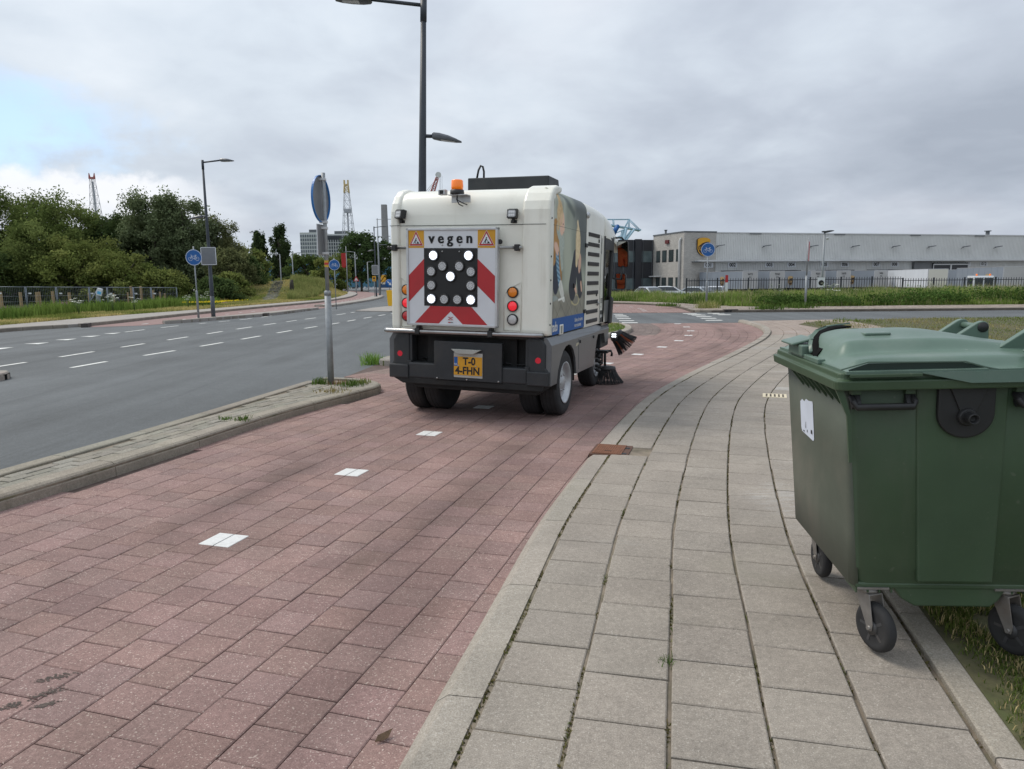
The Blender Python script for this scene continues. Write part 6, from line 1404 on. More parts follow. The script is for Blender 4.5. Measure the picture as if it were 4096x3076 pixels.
cl_ = RNG.uniform(.55, 1.2, len(C5)); col = jit(cmix(RNG.random(len(V)//4), (.03, .06, .015), (.065, .105, .028)), .25)*cl_[k][:, None]
tag(link_mesh('bramble_cover', raw_mesh('bramble_cover', V, F, LEAF, np.repeat(col, 4, 0))), kind='stuff')
# cow parsley: white umbels on stems, single plants one can point at
UMB = M('umbel_white', (.62, .64, .55), .8, var=.1, scale=40); STEM = M('stem_green', (.10, .15, .045), .8, var=.2)
def umbel(x, y, z, h, label, group, n=9):
    t = empty('cow_parsley', (x, y, z), random.uniform(0, 6), label, 'wild flower', group); b = MB(); f = MB()
    for k in range(n):
        a = random.uniform(0, 6.28); r = random.uniform(.05, .35)*h; hh = h*random.uniform(.65, 1.0); top = Vector((r*math.cos(a), r*math.sin(a), hh)); b.tube([(0, 0, 0), (r*.3*math.cos(a), r*.3*math.sin(a), hh*.6), top], [.012, .009, .006], 4)
        for q in range(11):
            o_ = Vector((random.gauss(0, .045), random.gauss(0, .045), random.gauss(0, .012))); f.disc(top+o_, random.uniform(.012, .026), (random.gauss(0, .4), random.gauss(-.4, .4), 1), 5)
    b.build('stem', STEM, t, fixn=False); f.build('flower_head', UMB, t, fixn=False)
for i, (x, y, h) in enumerate(((14.0, 37.6, 1.15), (16.3, 36.9, 1.2), (16.9, 37.4, 1.1), (22.8, 38.5, 1.2), (24.6, 38.0, 1.0), (30.5, 40, 1.3), (29.0, 39.5, 1.2))): umbel(x, y, float(bank_z(np.array([x]), np.array([y]))[0]), h, f'white cow parsley in the tall grass before the bar fence, {ORD[i]} from the left', 'cow parsley in the right grass')
RANKL = [sorted(range(8), key=lambda k: (-20.6/34, -20.2/36.2, -19.8/37.5, -21.6/38.5, -19/44, -19.5/46, -26/36, -18.3/40.5)[k]).index(i) for i in range(8)]
for i, (x, y, h) in enumerate(((-20.6, 34.0, .85), (-20.2, 36.2, .95), (-19.8, 37.5, .8), (-21.6, 38.5, 1.0), (-19.0, 44, .9), (-19.5, 46, 1.0), (-26, 36, .9), (-18.3, 40.5, .8))): umbel(x, y, meadow_at(x, y), h, f'white cow parsley in the left meadow grass, {ORD[RANKL[i]]} from the left', 'cow parsley in the left grass')

# left meadow: mown strip along the pavement, longer grass behind, hay-coloured mound
n = 120000; s_ = RNG.uniform(GB.s_at_y(18), GB.s_at_y(100), n); wd = RNG.uniform(0, 1, n)**1.4*17; base = np.stack([np.interp(s_, GB.s, GB.p[:, 0]), np.interp(s_, GB.s, GB.p[:, 1])], 1)
P6 = np.stack([base[:, 0]-wd, base[:, 1]], 1); z6 = np.array([meadow_z(a, b, c) for (a, b), c in zip(P6, wd)])
mn = np.clip((wd-2.6+1.2*(vn(P6[:, 0], P6[:, 1], .5, 2)-.5))/.8, 0, 1)        # 0 mown .. 1 long
y6 = P6[:, 1]; on_m = np.array([mound(a, b) for a, b in P6])
long_mound = ((P6[:, 0] > -19.3-.29*(y6-62)) & (wd > 1.8) & (y6 > 58)).astype(float)
mn = np.where(y6 > 50, long_mound, mn)
hgt = np.where(mn > .5, RNG.uniform(.38, .78, n)*(.75+.5*vn(P6[:, 0], P6[:, 1], .8, 4)), RNG.uniform(.06, .16, n))
hay = np.clip(vn(P6[:, 0], P6[:, 1], .45, 11)*1.6-.30, 0, 1); hay = np.clip(hay+on_m*.55, 0, 1); c_m = cmix(hay, (.14, .165, .042), (.36, .30, .13)); c_l = cmix(np.clip(vn(P6[:, 0], P6[:, 1], .7, 12), 0, 1), (.055, .105, .022), (.14, .19, .045))
c_far = cmix(np.clip(vn(P6[:, 0], P6[:, 1], .7, 13), 0, 1), (.13, .155, .05), (.22, .22, .085)); c_l = np.where((y6 > 55)[:, None], c_far, c_l)
col = np.where((mn > .5)[:, None], c_l, c_m)
slab_trail = (abs(P6[:, 0]-(-20.4-.275*(y6-60))) < .6) & (y6 > 60) & (y6 < 84); keep = ~(slab_trail & (RNG.random(n) < .8))
blades('meadow_grass', P6[keep], z6[keep], hgt[keep], (RNG.uniform(.02, .05, n)*(1+y6/90))[keep], jit(col, .28)[keep], .4)
SLABS = M('slab_stone', (.25, .24, .20), .9, var=.2, scale=5)
trail = empty('stone_trail', (-20.5, 70, 0), 0, 'worn grey stone slab path climbing the grassy mound', 'stone path')
for k in range(22):
    y = 61.2+k*1.05; x = -20.4-.275*(y-60)+random.uniform(-.15, .15); b = MB(); b.box((x+20.5, y-70, meadow_at(x, y)+.03), (.95, .8, .07), 0, rz=random.uniform(-.25, .25)); b.build('slab', SLABS, trail, .01)
# yellow flowers at the foot of the mound
t = np.array([(-16.9-RNG.random()*2.2, 41+RNG.random()*5) for _ in range(260)]); zz = np.array([meadow_at(a, b) for a, b in t])
blades('yellow_flowers', t, zz+.35, RNG.uniform(.05, .1, 260), np.full(260, .07), jit(np.tile([[.5, .40, .03]], (260, 1)), .2), .8)

# ---------------------------------------------------------------- trees
def tree(name, x, y, z, h, rx, ry_, label, group, cat='tree', n=9000, leaf=.16, c0=(.035, .06, .018), c1=(.10, .125, .042), low=.12, clumps=70, top=1.0, trunk_r=.16, shape='round', droop=.0, lean=0.0):
    t = empty(name, (x, y, z), 0, label, cat, group)
    Cs, Ss = [], []
    for i in range(clumps):
        u = RNG.random()**.8; zz = low+(1-low)*u
        if shape == 'poplar': prof = min(1, (zz-low)/.16+.35)*math.sqrt(max(.12, 1-max(0, zz)**6))
        elif shape == 'shrub': prof = math.sqrt(max(.05, 1-zz**2))
        else: prof = math.sqrt(max(.03, 1-((zz-.52)/.52)**2))**.8
        a = RNG.uniform(0, 2*np.pi); r = prof*math.sqrt(RNG.uniform(.15, 1.0)); k = RNG.uniform(.85, 1.12)
        Cs.append((math.cos(a)*r*rx*k+lean*zz, math.sin(a)*r*ry_*k, zz*h*RNG.uniform(.93, 1.05)*top)); q = RNG.uniform(.55, 1.1); Ss.append((rx*.21*q+.1, ry_*.21*q+.1, h*.062*q+.12+droop*h*.03))
    Cs, Ss = np.array(Cs), np.array(Ss)
    V, F, k = leaf_cloud(Cs, Ss, n, leaf, None, .5)
    g = RNG.uniform(.74, 1.15, len(Cs)); hue = RNG.random(len(Cs))
    col = cmix(np.clip(hue[k]*.7+RNG.random(n)*.3, 0, 1), c0, c1)*g[k][:, None]; col = jit(col, .22)
    link_mesh('crown', raw_mesh('crown', V, F, LEAF, np.repeat(col, 4, 0)), t)
    b = MB(); b.tube([(0, 0, -.6), (lean*.2, 0, h*.3), (lean*.5, 0, h*.62), (lean*.8, 0, h*.9)], [trunk_r, trunk_r*.8, trunk_r*.5, trunk_r*.15], 8)
    for i in range(min(26, len(Cs))):
        c = Cs[i]; z0 = max(.12*h, c[2]*.55); b.tube([(lean*z0/h, 0, z0), (c[0]*.5, c[1]*.5, (z0+c[2])*.52), tuple(c)], [trunk_r*.38, trunk_r*.24, .02], 5)
    b.build('trunk', BARK, t, fixn=False); return t
GRP = 'trees of the dense belt on the left'
olive0, olive1 = (.044, .064, .018), (.118, .142, .048); dk0, dk1 = (.028, .046, .017), (.070, .096, .035); lt0, lt1 = (.062, .084, .022), (.155, .17, .055); gy0, gy1 = (.058, .076, .038), (.135, .16, .085)
belt = [  # x, y, height, rx, palette, label
 (-44.0, 60, 9.6, 3.6, 'o', 'tall olive tree at the left picture edge with a thin loose top'), (-40.6, 62, 8.9, 3.6, 'o', 'broad olive willow, second from the left picture edge'), (-36.9, 59, 9.1, 3.8, 'o', 'wide rounded olive willow left of the red-topped crane mast'),
 (-33.6, 61, 7.5, 3.0, 'd', 'dark lower tree right under the red-topped crane mast'), (-31.4, 62, 7.9, 3.0, 'd', 'dark green tree between the crane mast and the left bicycle sign'), (-29.5, 60, 9.3, 2.8, 'g', 'grey-green upright tree left of the left dark lamp post'),
 (-27.3, 60.5, 9.2, 2.6, 'g', 'grey-green poplar right behind the left dark lamp post'), (-25.2, 62, 7.6, 2.2, 'b', 'thin-leaved brownish tree at the right end of the belt'),
 (-38.5, 53, 4.4, 3.4, 'd', 'dark bush tree low behind the construction fence at left'), (-32.4, 54, 5.4, 3.2, 'l', 'yellow-green willow bush bulging from the belt above the fence'), (-28.6, 53, 4.2, 2.5, 'l', 'smaller yellow-green willow bush beside the dark gap'), (-26.3, 54, 3.1, 1.9, 'l', 'low drooping willow bush nearest the left bicycle sign'),
 (-42.5, 54, 5.4, 3.4, 'o', 'olive bush at the left picture edge above the fence'), (-35.4, 55, 6.6, 3.0, 'o', 'mid-height olive willow in the middle of the belt front')]
pal = {'o': (olive0, olive1), 'd': (dk0, dk1), 'l': (lt0, lt1), 'g': (gy0, gy1), 'b': ((.055, .066, .03), (.14, .145, .065))}
for x, y, h, rx, pk, lab in belt:
    kk = 1.2; ht = 1.6+kk*(h-.6-1.6)+.5
    tree('broadleaf_tree', x*kk, y*kk, -.7, ht, rx*kk, rx*.85*kk, lab, GRP, n=26000 if h > 5.5 else 16000, leaf=.13 if pk != 'b' else .10, c0=pal[pk][0], c1=pal[pk][1], low=.05, clumps=110 if h > 5.5 else 70, droop=.6 if pk in 'lo' else 0)
for i, x in enumerate((-54, -49, -45.0, -41, -37.5, -34, -31.5)):        # the belt's depth, its shade put into darker leaf colours
    tree('understorey_bush', x, 78, -.7, 6.8, 3.6, 2.4, f'shade-dark shrub deep inside the tree belt behind the front trees, {ORD[i]} from the left', 'shrubs deep in the tree belt', cat='shrub', n=4200, leaf=.3, c0=(.02, .034, .012), c1=(.045, .062, .024), low=.02, clumps=36, shape='shrub')
GS = 'shrubs at the right end of the tree belt'
for x, y, h, rx, pk, lab in ((-27.3, 70, 4.6, 2.6, 'b', 'brownish loose shrub right of the left dark lamp post'), (-28.0, 76, 3.4, 2.3, 'd', 'dark green shrub sloping down at the end of the tree belt'), (-31.5, 86, 2.3, 2.6, 'd', 'rounded dark shrub below the two poplars'), (-35.0, 98, 1.7, 3.2, 'd', 'low dark hedge-like shrub behind the mound'), (-25.5, 62, 2.4, 2.2, 'd', 'low dark bramble bush at the foot of the left dark lamp post'), (-26.0, 66, 2.4, 2.2, 'l', 'bramble bush between the lamp post and the mound')):
    tree('shrub', x, y, meadow_at(x, y)-.4, h, rx, rx*.8, lab, GS, cat='shrub', n=7000, leaf=.13, c0=pal[pk][0], c1=pal[pk][1], low=.03, clumps=60, shape='shrub', trunk_r=.08)
GF = 'trees in the distance by the blue hall'
tree('poplar', -52.1, 150, -1, 12.9, 1.6, 1.6, 'slim dark poplar with a pointed top, left of the pair', GF, n=9000, leaf=.24, c0=(.02, .033, .015), c1=(.05, .068, .028), low=.05, clumps=80, shape='poplar', trunk_r=.3)
tree('poplar', -47.9, 150, -1, 13.2, 2.15, 2.1, 'broader dark poplar with a blunt top, right of the pair', GF, n=11000, leaf=.24, c0=(.02, .033, .015), c1=(.05, .068, .028), low=.04, clumps=95, shape='poplar', trunk_r=.3)
tree('broadleaf_tree', -50.0, 138, -1, 8.6, 3.6, 3.0, 'yellow-green tree at the foot of the two poplars', GF, n=5200, leaf=.28, c0=lt0, c1=(.13, .14, .045), low=.05, clumps=55)
tree('broadleaf_tree', -31.6, 112, -.8, 6.2, 3.0, 2.6, 'round dark green tree behind the near sign post', GF, n=6000, leaf=.22, c0=dk0, c1=(.075, .10, .03), low=.06, clumps=60)
tree('broadleaf_tree', -27.2, 110, -.8, 6.0, 2.9, 2.6, 'round yellow-green tree right of the near sign post', GF, n=6000, leaf=.22, c0=lt0, c1=lt1, low=.16, clumps=60)
tree('broadleaf_tree', -25.0, 120, -.8, 10.0, 3.4, 3.2, 'big dark green roundish tree left of the far lamp posts', GF, n=8500, leaf=.24, c0=dk0, c1=(.06, .088, .034), low=.27, clumps=85, trunk_r=.22)
tree('broadleaf_tree', -22.3, 122, -.8, 8.8, 2.4, 2.4, 'dark green narrow tree just left of the far dark lamp post', GF, n=6000, leaf=.24, c0=dk0, c1=(.055, .08, .03), low=.3, clumps=60, trunk_r=.2)
tree('shrub', -36.5, 116, -.8, 2.9, 2.2, 2.0, 'green shrub left of the round trees before the blue hall', GF, cat='shrub', n=4000, leaf=.2, c0=dk0, c1=lt1, low=.03, clumps=40, shape='shrub')
# ================================================================ warehouse with its yard
def mat_brickwall(name, c1, c2, mortar, sx=.42, sz=.13):
    m = bpy.data.materials.new(name); m.use_nodes = True; n = N(m.node_tree); b = m.node_tree.nodes['Principled BSDF']
    V = n.new('ShaderNodeTexCoord').outputs['Object']; sp = n.new('ShaderNodeSeparateXYZ'); n.link(V, sp.inputs[0])
    cb = n.new('ShaderNodeCombineXYZ'); n.link(n.math('ADD', sp.outputs[0], sp.outputs[1]), cb.inputs[0]); n.link(sp.outputs[2], cb.inputs[1])
    br = n.new('ShaderNodeTexBrick'); n.link(cb.outputs[0], br.inputs[0]); br.inputs['Scale'].default_value = 1; br.inputs['Brick Width'].default_value = sx; br.inputs['Row Height'].default_value = sz; br.inputs['Mortar Size'].default_value = .014
    br.inputs['Color1'].default_value = (*c1, 1); br.inputs['Color2'].default_value = (*c2, 1); br.inputs['Mortar'].default_value = (*mortar, 1); br.inputs['Bias'].default_value = 0
    c = n.mix(1.0, br.outputs[0], n.ramp(n.noise(V, .5, 5, .6), [(.3, .86), (.7, 1.08)]), 'MULTIPLY'); n.link(c, b.inputs['Base Color']); b.inputs['Roughness'].default_value = .9
    return m
BRW = mat_brickwall('white_brickwork', (.52, .50, .46), (.42, .405, .375), (.22, .21, .20))
CORR = M('corrugated_cladding', (.64, .645, .63), .5, .15, var=.06, scale=.25, grime=(.54, .54, .53), gfac=.5)
DARKB = M('dark_cladding', (.022, .024, .03), .4, var=.1, scale=.6)
WGLASS = M('window_glass', (.045, .06, .062), .12, var=.3, scale=.7, spec=.7)
BANDG = M('band_glass', (.10, .135, .14), .12, var=.35, scale=.5, spec=.7)
ROOFT = M('roof_trim', (.10, .11, .12), .6, var=.1); LIGHTT = M('light_trim', (.55, .56, .56), .5, var=.06, scale=.5)
BROWN = M('shield_brown', (.035, .018, .010), .5, var=0); GOLD = M('shield_gold', (.62, .32, .02), .45, var=.04); GOLD2 = M('shield_dull_gold', (.36, .26, .13), .5, var=.1)
WH = empty('warehouse', (27.6, 115, -1.14), R(16), 'long grey corrugated warehouse with a white brick office corner and loading docks', 'warehouse')
H_ = 9.95
b = MB(); nrib = 300; x0, x1 = 5.8, 104.0; p = (x1-x0)/nrib; prof = []
for i in range(nrib):
    a = x0+i*p; prof += [(a, 0), (a+p*.42, 0), (a+p*.5, .075), (a+p*.92, .075)]
prof.append((x1, 0))
b.ring_loft([[(x, y, 0) for x, y in prof], [(x, y, 9.85) for x, y in prof]], 0, False, (False, False), False)
b.build('corrugated_wall', CORR, WH, fixn=False)
b = MB(); b.b2((5.9, .16, 0), (104, 60, 9.8)); b.build('hall_body', CORR, WH)
b = MB(); b.b2((0, 0, 0), (5.78, 10.5, 9.9)); b.build('brick_office', BRW, WH)
b = MB(); b.b2((-.06, -.06, 9.9), (5.85, 10.6, 10.12)); b.build('roof_trim', ROOFT, WH); b = MB(); b.b2((5.86, -.1, 9.84), (104, .3, 10.0)); b.build('roof_trim', LIGHTT, WH)
b = MB(); b.b2((2.0, -1.4, 5.30), (104, -.0, 5.52)); b.build('canopy', LIGHTT, WH); b = MB(); b.b2((1.4, -1.1, 5.2), (2.6, .0, 5.34)); b.build('canopy_end', ROOFT, WH)
for k in range(30):
    x = 6+k*3.25; b = MB(); b.tube([(x, -.02, 6.9), (x+.1, -1.3, 5.5)], .018, 5); b.build('canopy_stay', LIGHTT, WH)
for y0, y1 in ((7.9, 9.3), (5.65, 7.2), (3.3, 4.9), (1.3, 2.45)):
    for z0, z1 in ((5.4, 7.35), (.9, 2.85)):
        b = MB(); b.b2((-.03, y0, z0), (.02, y1, z1)); o = b.build('window', DARKB, WH); c = MB(); c.b2((-.05, y0+.1, z0+.12), (-.035, y1-.1, z1-.1)); c.build('pane', WGLASS, o)
b = MB(); b.tube([(-.18, 1.05, 0), (-.18, 1.05, 8.6), (-.1, .9, 8.95), (-.02, .7, 9.0)], .2, 12); b.build('downpipe', LIGHTT, WH)
b = MB(); b.b2((-.25, 4.8, 8.4), (0, 5.9, 9.0)); b.build('alarm_sign', M('alarm_red', (.11, .015, .015), .6, var=.1), WH)
b = MB(); b.b2((-.9, 7.6, 2.95), (0, 10.2, 3.15)); b.build('door_canopy', LIGHTT, WH)
b = MB(); b.b2((-11, 10.45, 0), (-.02, 26, 9.3)); b.build('dark_office', DARKB, WH)
for z0, z1 in ((5.5, 7.4), (.9, 2.75)):
    for k in range(6):
        xa = -10.9+k*1.78; b = MB(); b.b2((xa+.06, 10.40, z0), (xa+1.72, 10.46, z1)); b.build('band_window', BANDG, WH)
for k in range(7):
    b = MB(); xa = -10.95+k*1.78; b.b2((xa-.04, 10.33, 0), (xa+.04, 10.44, 9.28)); b.build('facade_rib', ROOFT, WH)
b = MB(); b.b2((-3.6, 10.0, 0), (-2.4, 10.46, 9.4)); b.build('facade_pilaster', DARKB, WH)
def shield(parent, at, ax, w, h, m_in, m_out, m_txt, nrm, depth=.35, name='shield_sign'):
    """a badge outline with a curved head and pointed foot, lettered ups"""
    at, ax, nrm = Vector(at), Vector(ax).normalized(), Vector(nrm).normalized()
    out = [(-.5, .40), (-.3, .475), (0, .5), (.3, .475), (.5, .40), (.5, -.12), (.42, -.28), (.25, -.41), (0, -.5), (-.25, -.41), (-.42, -.28), (-.5, -.12)]
    def P_(u, v, d): return tuple(at+ax*(u*w)+Vector((0, 0, v*h))+nrm*d)
    b = MB(); n = len(out); b.add([P_(u, v, 0) for u, v in out]+[P_(u, v, depth) for u, v in out], [tuple(range(n)), tuple(range(n, 2*n))]+[(i, (i+1) % n, (i+1) % n+n, i+n) for i in range(n)]); o = b.build(name, m_in, parent)
    b = MB(); ins = [(u*.88, v*.92) for u, v in out]
    b.add([P_(u, v, depth+.01) for u, v in out]+[P_(u, v, depth+.01) for u, v in ins], [(i, (i+1) % n, (i+1) % n+n, i+n) for i in range(n)])
    b.add([P_(u, v, depth+.012) for u, v in ((-.44, .37), (-.27, .435), (0, .46), (.27, .435), (.44, .37), (.44, .27), (.2, .27), (-.1, .2), (-.44, .02))], [tuple(range(9))]); b.build('shield_border', m_out, o, fixn=False)
    b = MB(); vs, fs = text_shape('ups', h*.42, .004*h, 1.0); b.add([tuple(at+ax*x+Vector((0, 0, y-h*.06))+nrm*(depth+.02)) for x, y in vs], fs); b.build('shield_lettering', m_txt, o, fixn=False)
    return o
shield(WH, (3.35, 0, 7.65), (1, 0, 0), 2.25, 2.9, BROWN, GOLD, GOLD, (0, -1, 0))
for i, (u_, lab) in enumerate(((4.5, '001'), (8.9, '002'), (15.9, '003'), (20.2, '004'), (26.7, '005'), (30.9, '006'), (37.5, '007'), (41.4, '008'), (51.2, '009'), (55.2, '010'), (57.6, '011'), (61.5, '012'))):
    b = MB(); b.b2((u_-.85, -.06, 4.35), (u_+.85, -.02, 5.15)); o = b.build('dock_number', SIGNW, WH); c = MB(); add_text(c, lab, .78, (u_, -.07, 4.75), (1, 0, 0), (0, 0, 1), 0, bold=.03); c.build('digits', BLACKS, o, fixn=False)
for u_ in (5.8, 14.4, 23.6, 32, 40.5, 48.3, 56, 63.5):
    b = MB(); b.tube([(u_, 0, 7.55), (u_+.1, -.5, 7.75)], .05, 6); b.box((u_+.4, -.7, 7.85), (1.3, .5, .12), 0, M4=Matrix.Rotation(R(-8), 3, 'Y')); b.build('wall_lamp', ROOFT, WH)
for u_ in (13, 29.5, 45.5, 60): b = MB(); b.b2((u_-1.1, -.14, 9.72), (u_+1.1, -.05, 9.86)); b.build('roof_vent', ROOFT, WH)
for u_ in (8.7, 15.8, 19.9, 27, 30.7, 37.5, 41): b = MB(); b.b2((u_-1.9, -.5, 3.6), (u_+1.9, .0, 3.85)); b.build('dock_hood', DARKB, WH)
b = MB(); b.b2((45.3, -.5, 1), (49.2, .02, 5.15)); b.build('dock_shutter', M('dock_shutter', (.16, .165, .17), .6, var=.15, scale=.8), WH)
for u_ in (51.2, 55.2):
    b = MB(); b.b2((u_-1.9, -.7, 1), (u_+1.9, .02, 5.0)); o = b.build('dock_door', DARKB, WH); b = MB()
    for lo, hi in (((u_-2, -.78, 4.6), (u_+2, -.7, 4.78)), ((u_-2, -.78, 1), (u_-1.85, -.7, 4.7)), ((u_+1.85, -.78, 1), (u_+2, -.7, 4.7))): b.b2(lo, hi)
    b.build('dock_frame', LIGHTT, o)
b = MB(); b.tube([(66.5, 4, 9.8), (66.5, 4, 10.9)], .35, 10); b.tube([(66.5, 4, 10.9), (66.5, 4, 11.05)], .6, 10); b.build('roof_flue', ROOFT, WH); b = MB(); b.tube([(1, 8, 9.8), (1, 8, 10.7)], .18, 8); b.tube([(1, 8, 10.7), (1, 8, 10.85)], .28, 8); b.build('roof_flue', ROOFT, WH)
# trailers
TSIDE = M('trailer_side', (.205, .235, .275), .5, var=.05, scale=.5, grime=(.20, .23, .28), gfac=.4); TFRONT = M('trailer_front', (.42, .42, .41), .55, var=.06, scale=.6, grime=(.33, .32, .31), gfac=.4)
TWHITE = M('trailer_white', (.62, .65, .69), .45, var=.04, scale=.4); TCREAM = M('trailer_cream', (.66, .64, .55), .5, var=.05, scale=.5)
def trailer(x, y, rz, ln, label, sm, fm, code, sh=None, group='semi-trailers backed up to the loading docks'):
    """x,y: middle of the front face; the box runs back along local +y"""
    t = empty('semi_trailer', (x, y, -1.14), rz, label, 'semi-trailer', group)
    b = MB(); b.b2((-1.27, .02, 1.05), (1.27, ln, 3.62)); b.build('cargo_box', sm, t); b = MB(); b.b2((-1.25, -.03, 1.1), (1.25, .02, 3.58)); f = b.build('front_panel', fm, t)
    b = MB()
    for xx in (-1.27, 1.21): b.b2((xx, -.05, 1.05), (xx+.06, .03, 3.64))
    b.b2((-1.27, -.05, 3.58), (1.27, ln, 3.65)); b.build('edge_rail', ALU, t)
    for q in np.arange(1.5, ln, 1.7): b = MB(); b.b2((-1.282, q-.03, 1.05), (-1.27, q+.03, 3.58)); b.build('side_rib', sm, t)
    if code: c = MB(); add_text(c, code, .42, (0, -.04, 3.15), (1, 0, 0), (0, 0, 1), 0, bold=.012, sx=.8); add_text(c, 'F E', .36, (0, -.04, 2.72), (1, 0, 0), (0, 0, 1), 0, bold=.012, sx=.8); c.build('fleet_code', DARKG, f, fixn=False)
    b = MB(); b.b2((-1.1, .5, .75), (1.1, ln-.5, 1.05)); b.b2((-.9, 2.2, 0), (-.75, 2.35, .8)); b.b2((.75, 2.2, 0), (.9, 2.35, .8)); b.build('chassis', UNDER, t)
    for q in (ln-4.2, ln-2.9, ln-1.6):
        for sx in (-1, 1): b = MB(); b.lathe([(.3, -.15), (.5, -.15), (.52, 0), (.5, .15), (.3, .15)], (sx*1.08, q, .52), (1, 0, 0), 18); b.build('wheel', RUBBER, t)
    if sh: shield(t, (-1.275, sh, 2.15), (0, -1, 0), 1.15, 1.45, BROWN, GOLD2, GOLD2, (-1, 0, 0), .02, 'side_shield')
    return t
def wl(x, y): c, s = math.cos(R(16)), math.sin(R(16)); return (27.6+x*c-y*s, 115+x*s+y*c)
for lx, code, sh, lab in ((3.83, '94773', 5.2, 'grey trailer with brown shield nearest the brick office corner, code 94773'), (8.42, '93363', None, 'grey trailer second from the brick office, close beside the first'), (15.5, '95031', 4.6, 'grey trailer with brown shield behind the edge-on sign post'), (20.1, '93878', None, 'grey trailer just right of the yard lamp post'), (27.0, '9406', 4.6, 'grey trailer with brown shield left of the long white trailer'), (43.2, '9322', None, 'grey trailer mostly hidden behind the cream trailer front')):
    x, y = wl(lx, -12.4); trailer(x, y, R(16), 11.8, lab, TSIDE, TFRONT, code, sh)
trailer(58.0, 97.5, R(-10), 17, 'long white trailer with a cream front in the middle of the yard', TWHITE, TCREAM, None)
trailer(55.6, 79, R(-13), 13.6, 'large blue-grey trailer with brown shield at the right picture edge', TSIDE, TFRONT, None, 4.0)
# yard tractor and cars
CARW = M('car_white', (.60, .62, .64), .25, var=0, coat=.6); CARS = M('car_silver', (.38, .42, .46), .28, .5, var=0, coat=.5); CARGL = M('car_glass', (.03, .04, .045), .05, var=0, spec=.8)
t = empty('yard_tractor', (47.6, 73, -1.1), R(-4), 'white terminal tractor with two amber beacons behind the fence', 'tractor unit')
b = MB(); b.prism([(-.95, .9), (-.95, 2.5), (-.85, 2.62), (.3, 2.62), (.38, .9)], 0, -.98, .98); b.b2((-1.0, -1.0, .45), (1.0, 3.2, .95)); b.build('cab', CARW, t, .05)
b = MB(); b.b2((-.85, -.965, 1.6), (-.1, -.94, 2.4)); b.b2((.05, -.965, 1.6), (.88, -.94, 2.4)); b.build('windscreen', CARGL, t); b = MB(); b.b2((-.99, -.7, 1.6), (-.975, .2, 2.4)); b.build('side_window', CARGL, t)
for x in (-.55, .75): b = MB(); b.lathe([(.09, 0), (.09, .16), (.05, .2)], (x, -.6, 2.62), (0, 0, 1), 10); b.build('beacon', AMBERB, t)
for x in (-.8, .8):
    for y in (-.3, 2.4): b = MB(); b.lathe([(.3, -.13), (.5, -.13), (.5, .13), (.3, .13)], (x, y, .5), (1, 0, 0), 16); b.build('wheel', RUBBER, t)
def car(x, y, z, rz, m, label, group='cars parked behind the grass bank', k=1.0, name='parked_car'):
    t = empty(name, (x, y, z), rz, label, 'car', group); b = MB()
    sec = [(-2.1, .82, .35, .72), (-2.0, .86, .30, .88), (-1.2, .88, .28, .95), (-.2, .88, .28, .95), (1.4, .88, .28, .98), (2.0, .85, .32, .95), (2.15, .78, .4, .75)]
    b.ring_loft([[(-w, yy, zb), (-w*1.0, yy, (zb+zt)/2), (-w*.95, yy, zt), (w*.95, yy, zt), (w, yy, (zb+zt)/2), (w, yy, zb)] for yy, w, zb, zt in sec], 0, False); b.build('car_body', m, t, .03)
    b = MB(); b.ring_loft([[(-w, yy, .93), (-w*.97, yy+.0, zt-.05), (-w*.85, yy, zt), (w*.85, yy, zt), (w*.97, yy, zt-.05), (w, yy, .93)] for yy, w, zt in ((-1.25, .80, .98), (-.55, .76, 1.36), (.1, .75, 1.46), (1.0, .75, 1.44), (1.75, .78, 1.05))], 0, False); b.build('roof', m, t, .03)
    b = MB(); b.add([(-.70, -1.22, 1.0), (.70, -1.22, 1.0), (.62, -.6, 1.36), (-.62, -.6, 1.36)], [(0, 1, 2, 3)]); b.mapv(lambda x, y, z: (x, y-.03, z+.02)); b.build('windscreen', CARGL, t, fixn=False)
    for sx in (-1, 1): b = MB(); b.add([(sx*.80, -.95, 1.0), (sx*.80, 1.4, 1.02), (sx*.765, 1.0, 1.37), (sx*.765, -.45, 1.37)], [(0, 1, 2, 3)]); b.build('side_window', CARGL, t, fixn=False)
    for sx in (-1, 1):
        for yy in (-1.3, 1.3): b = MB(); b.lathe([(.2, -.1), (.31, -.1), (.32, .1), (.2, .1)], (sx*.78, yy, .32), (1, 0, 0), 16); b.build('wheel', RUBBER, t)
    return t
car(13.6, 70, -.66, R(20), CARS, 'silver parked car, only its roof above the grass, left of the white ones'); car(15.9, 72, -.64, R(75), CARW, 'white parked car seen over the grass, second from the left')
car(17.9, 68, -.68, R(40), CARS, 'pale blue-silver parked car with a wide windscreen behind the bicycle sign'); car(20.0, 70, -.68, R(-20), CARW, 'white parked car right of the bicycle sign post, roof above the grass')
car(-29.0, 118, -.18, R(78), CARW, 'white car at the far end of the road under the trees', None); car(-31.5, 122, -.1, R(80), CARW, 'white van-like car behind the far white car at the road end', None, name='parked_van')
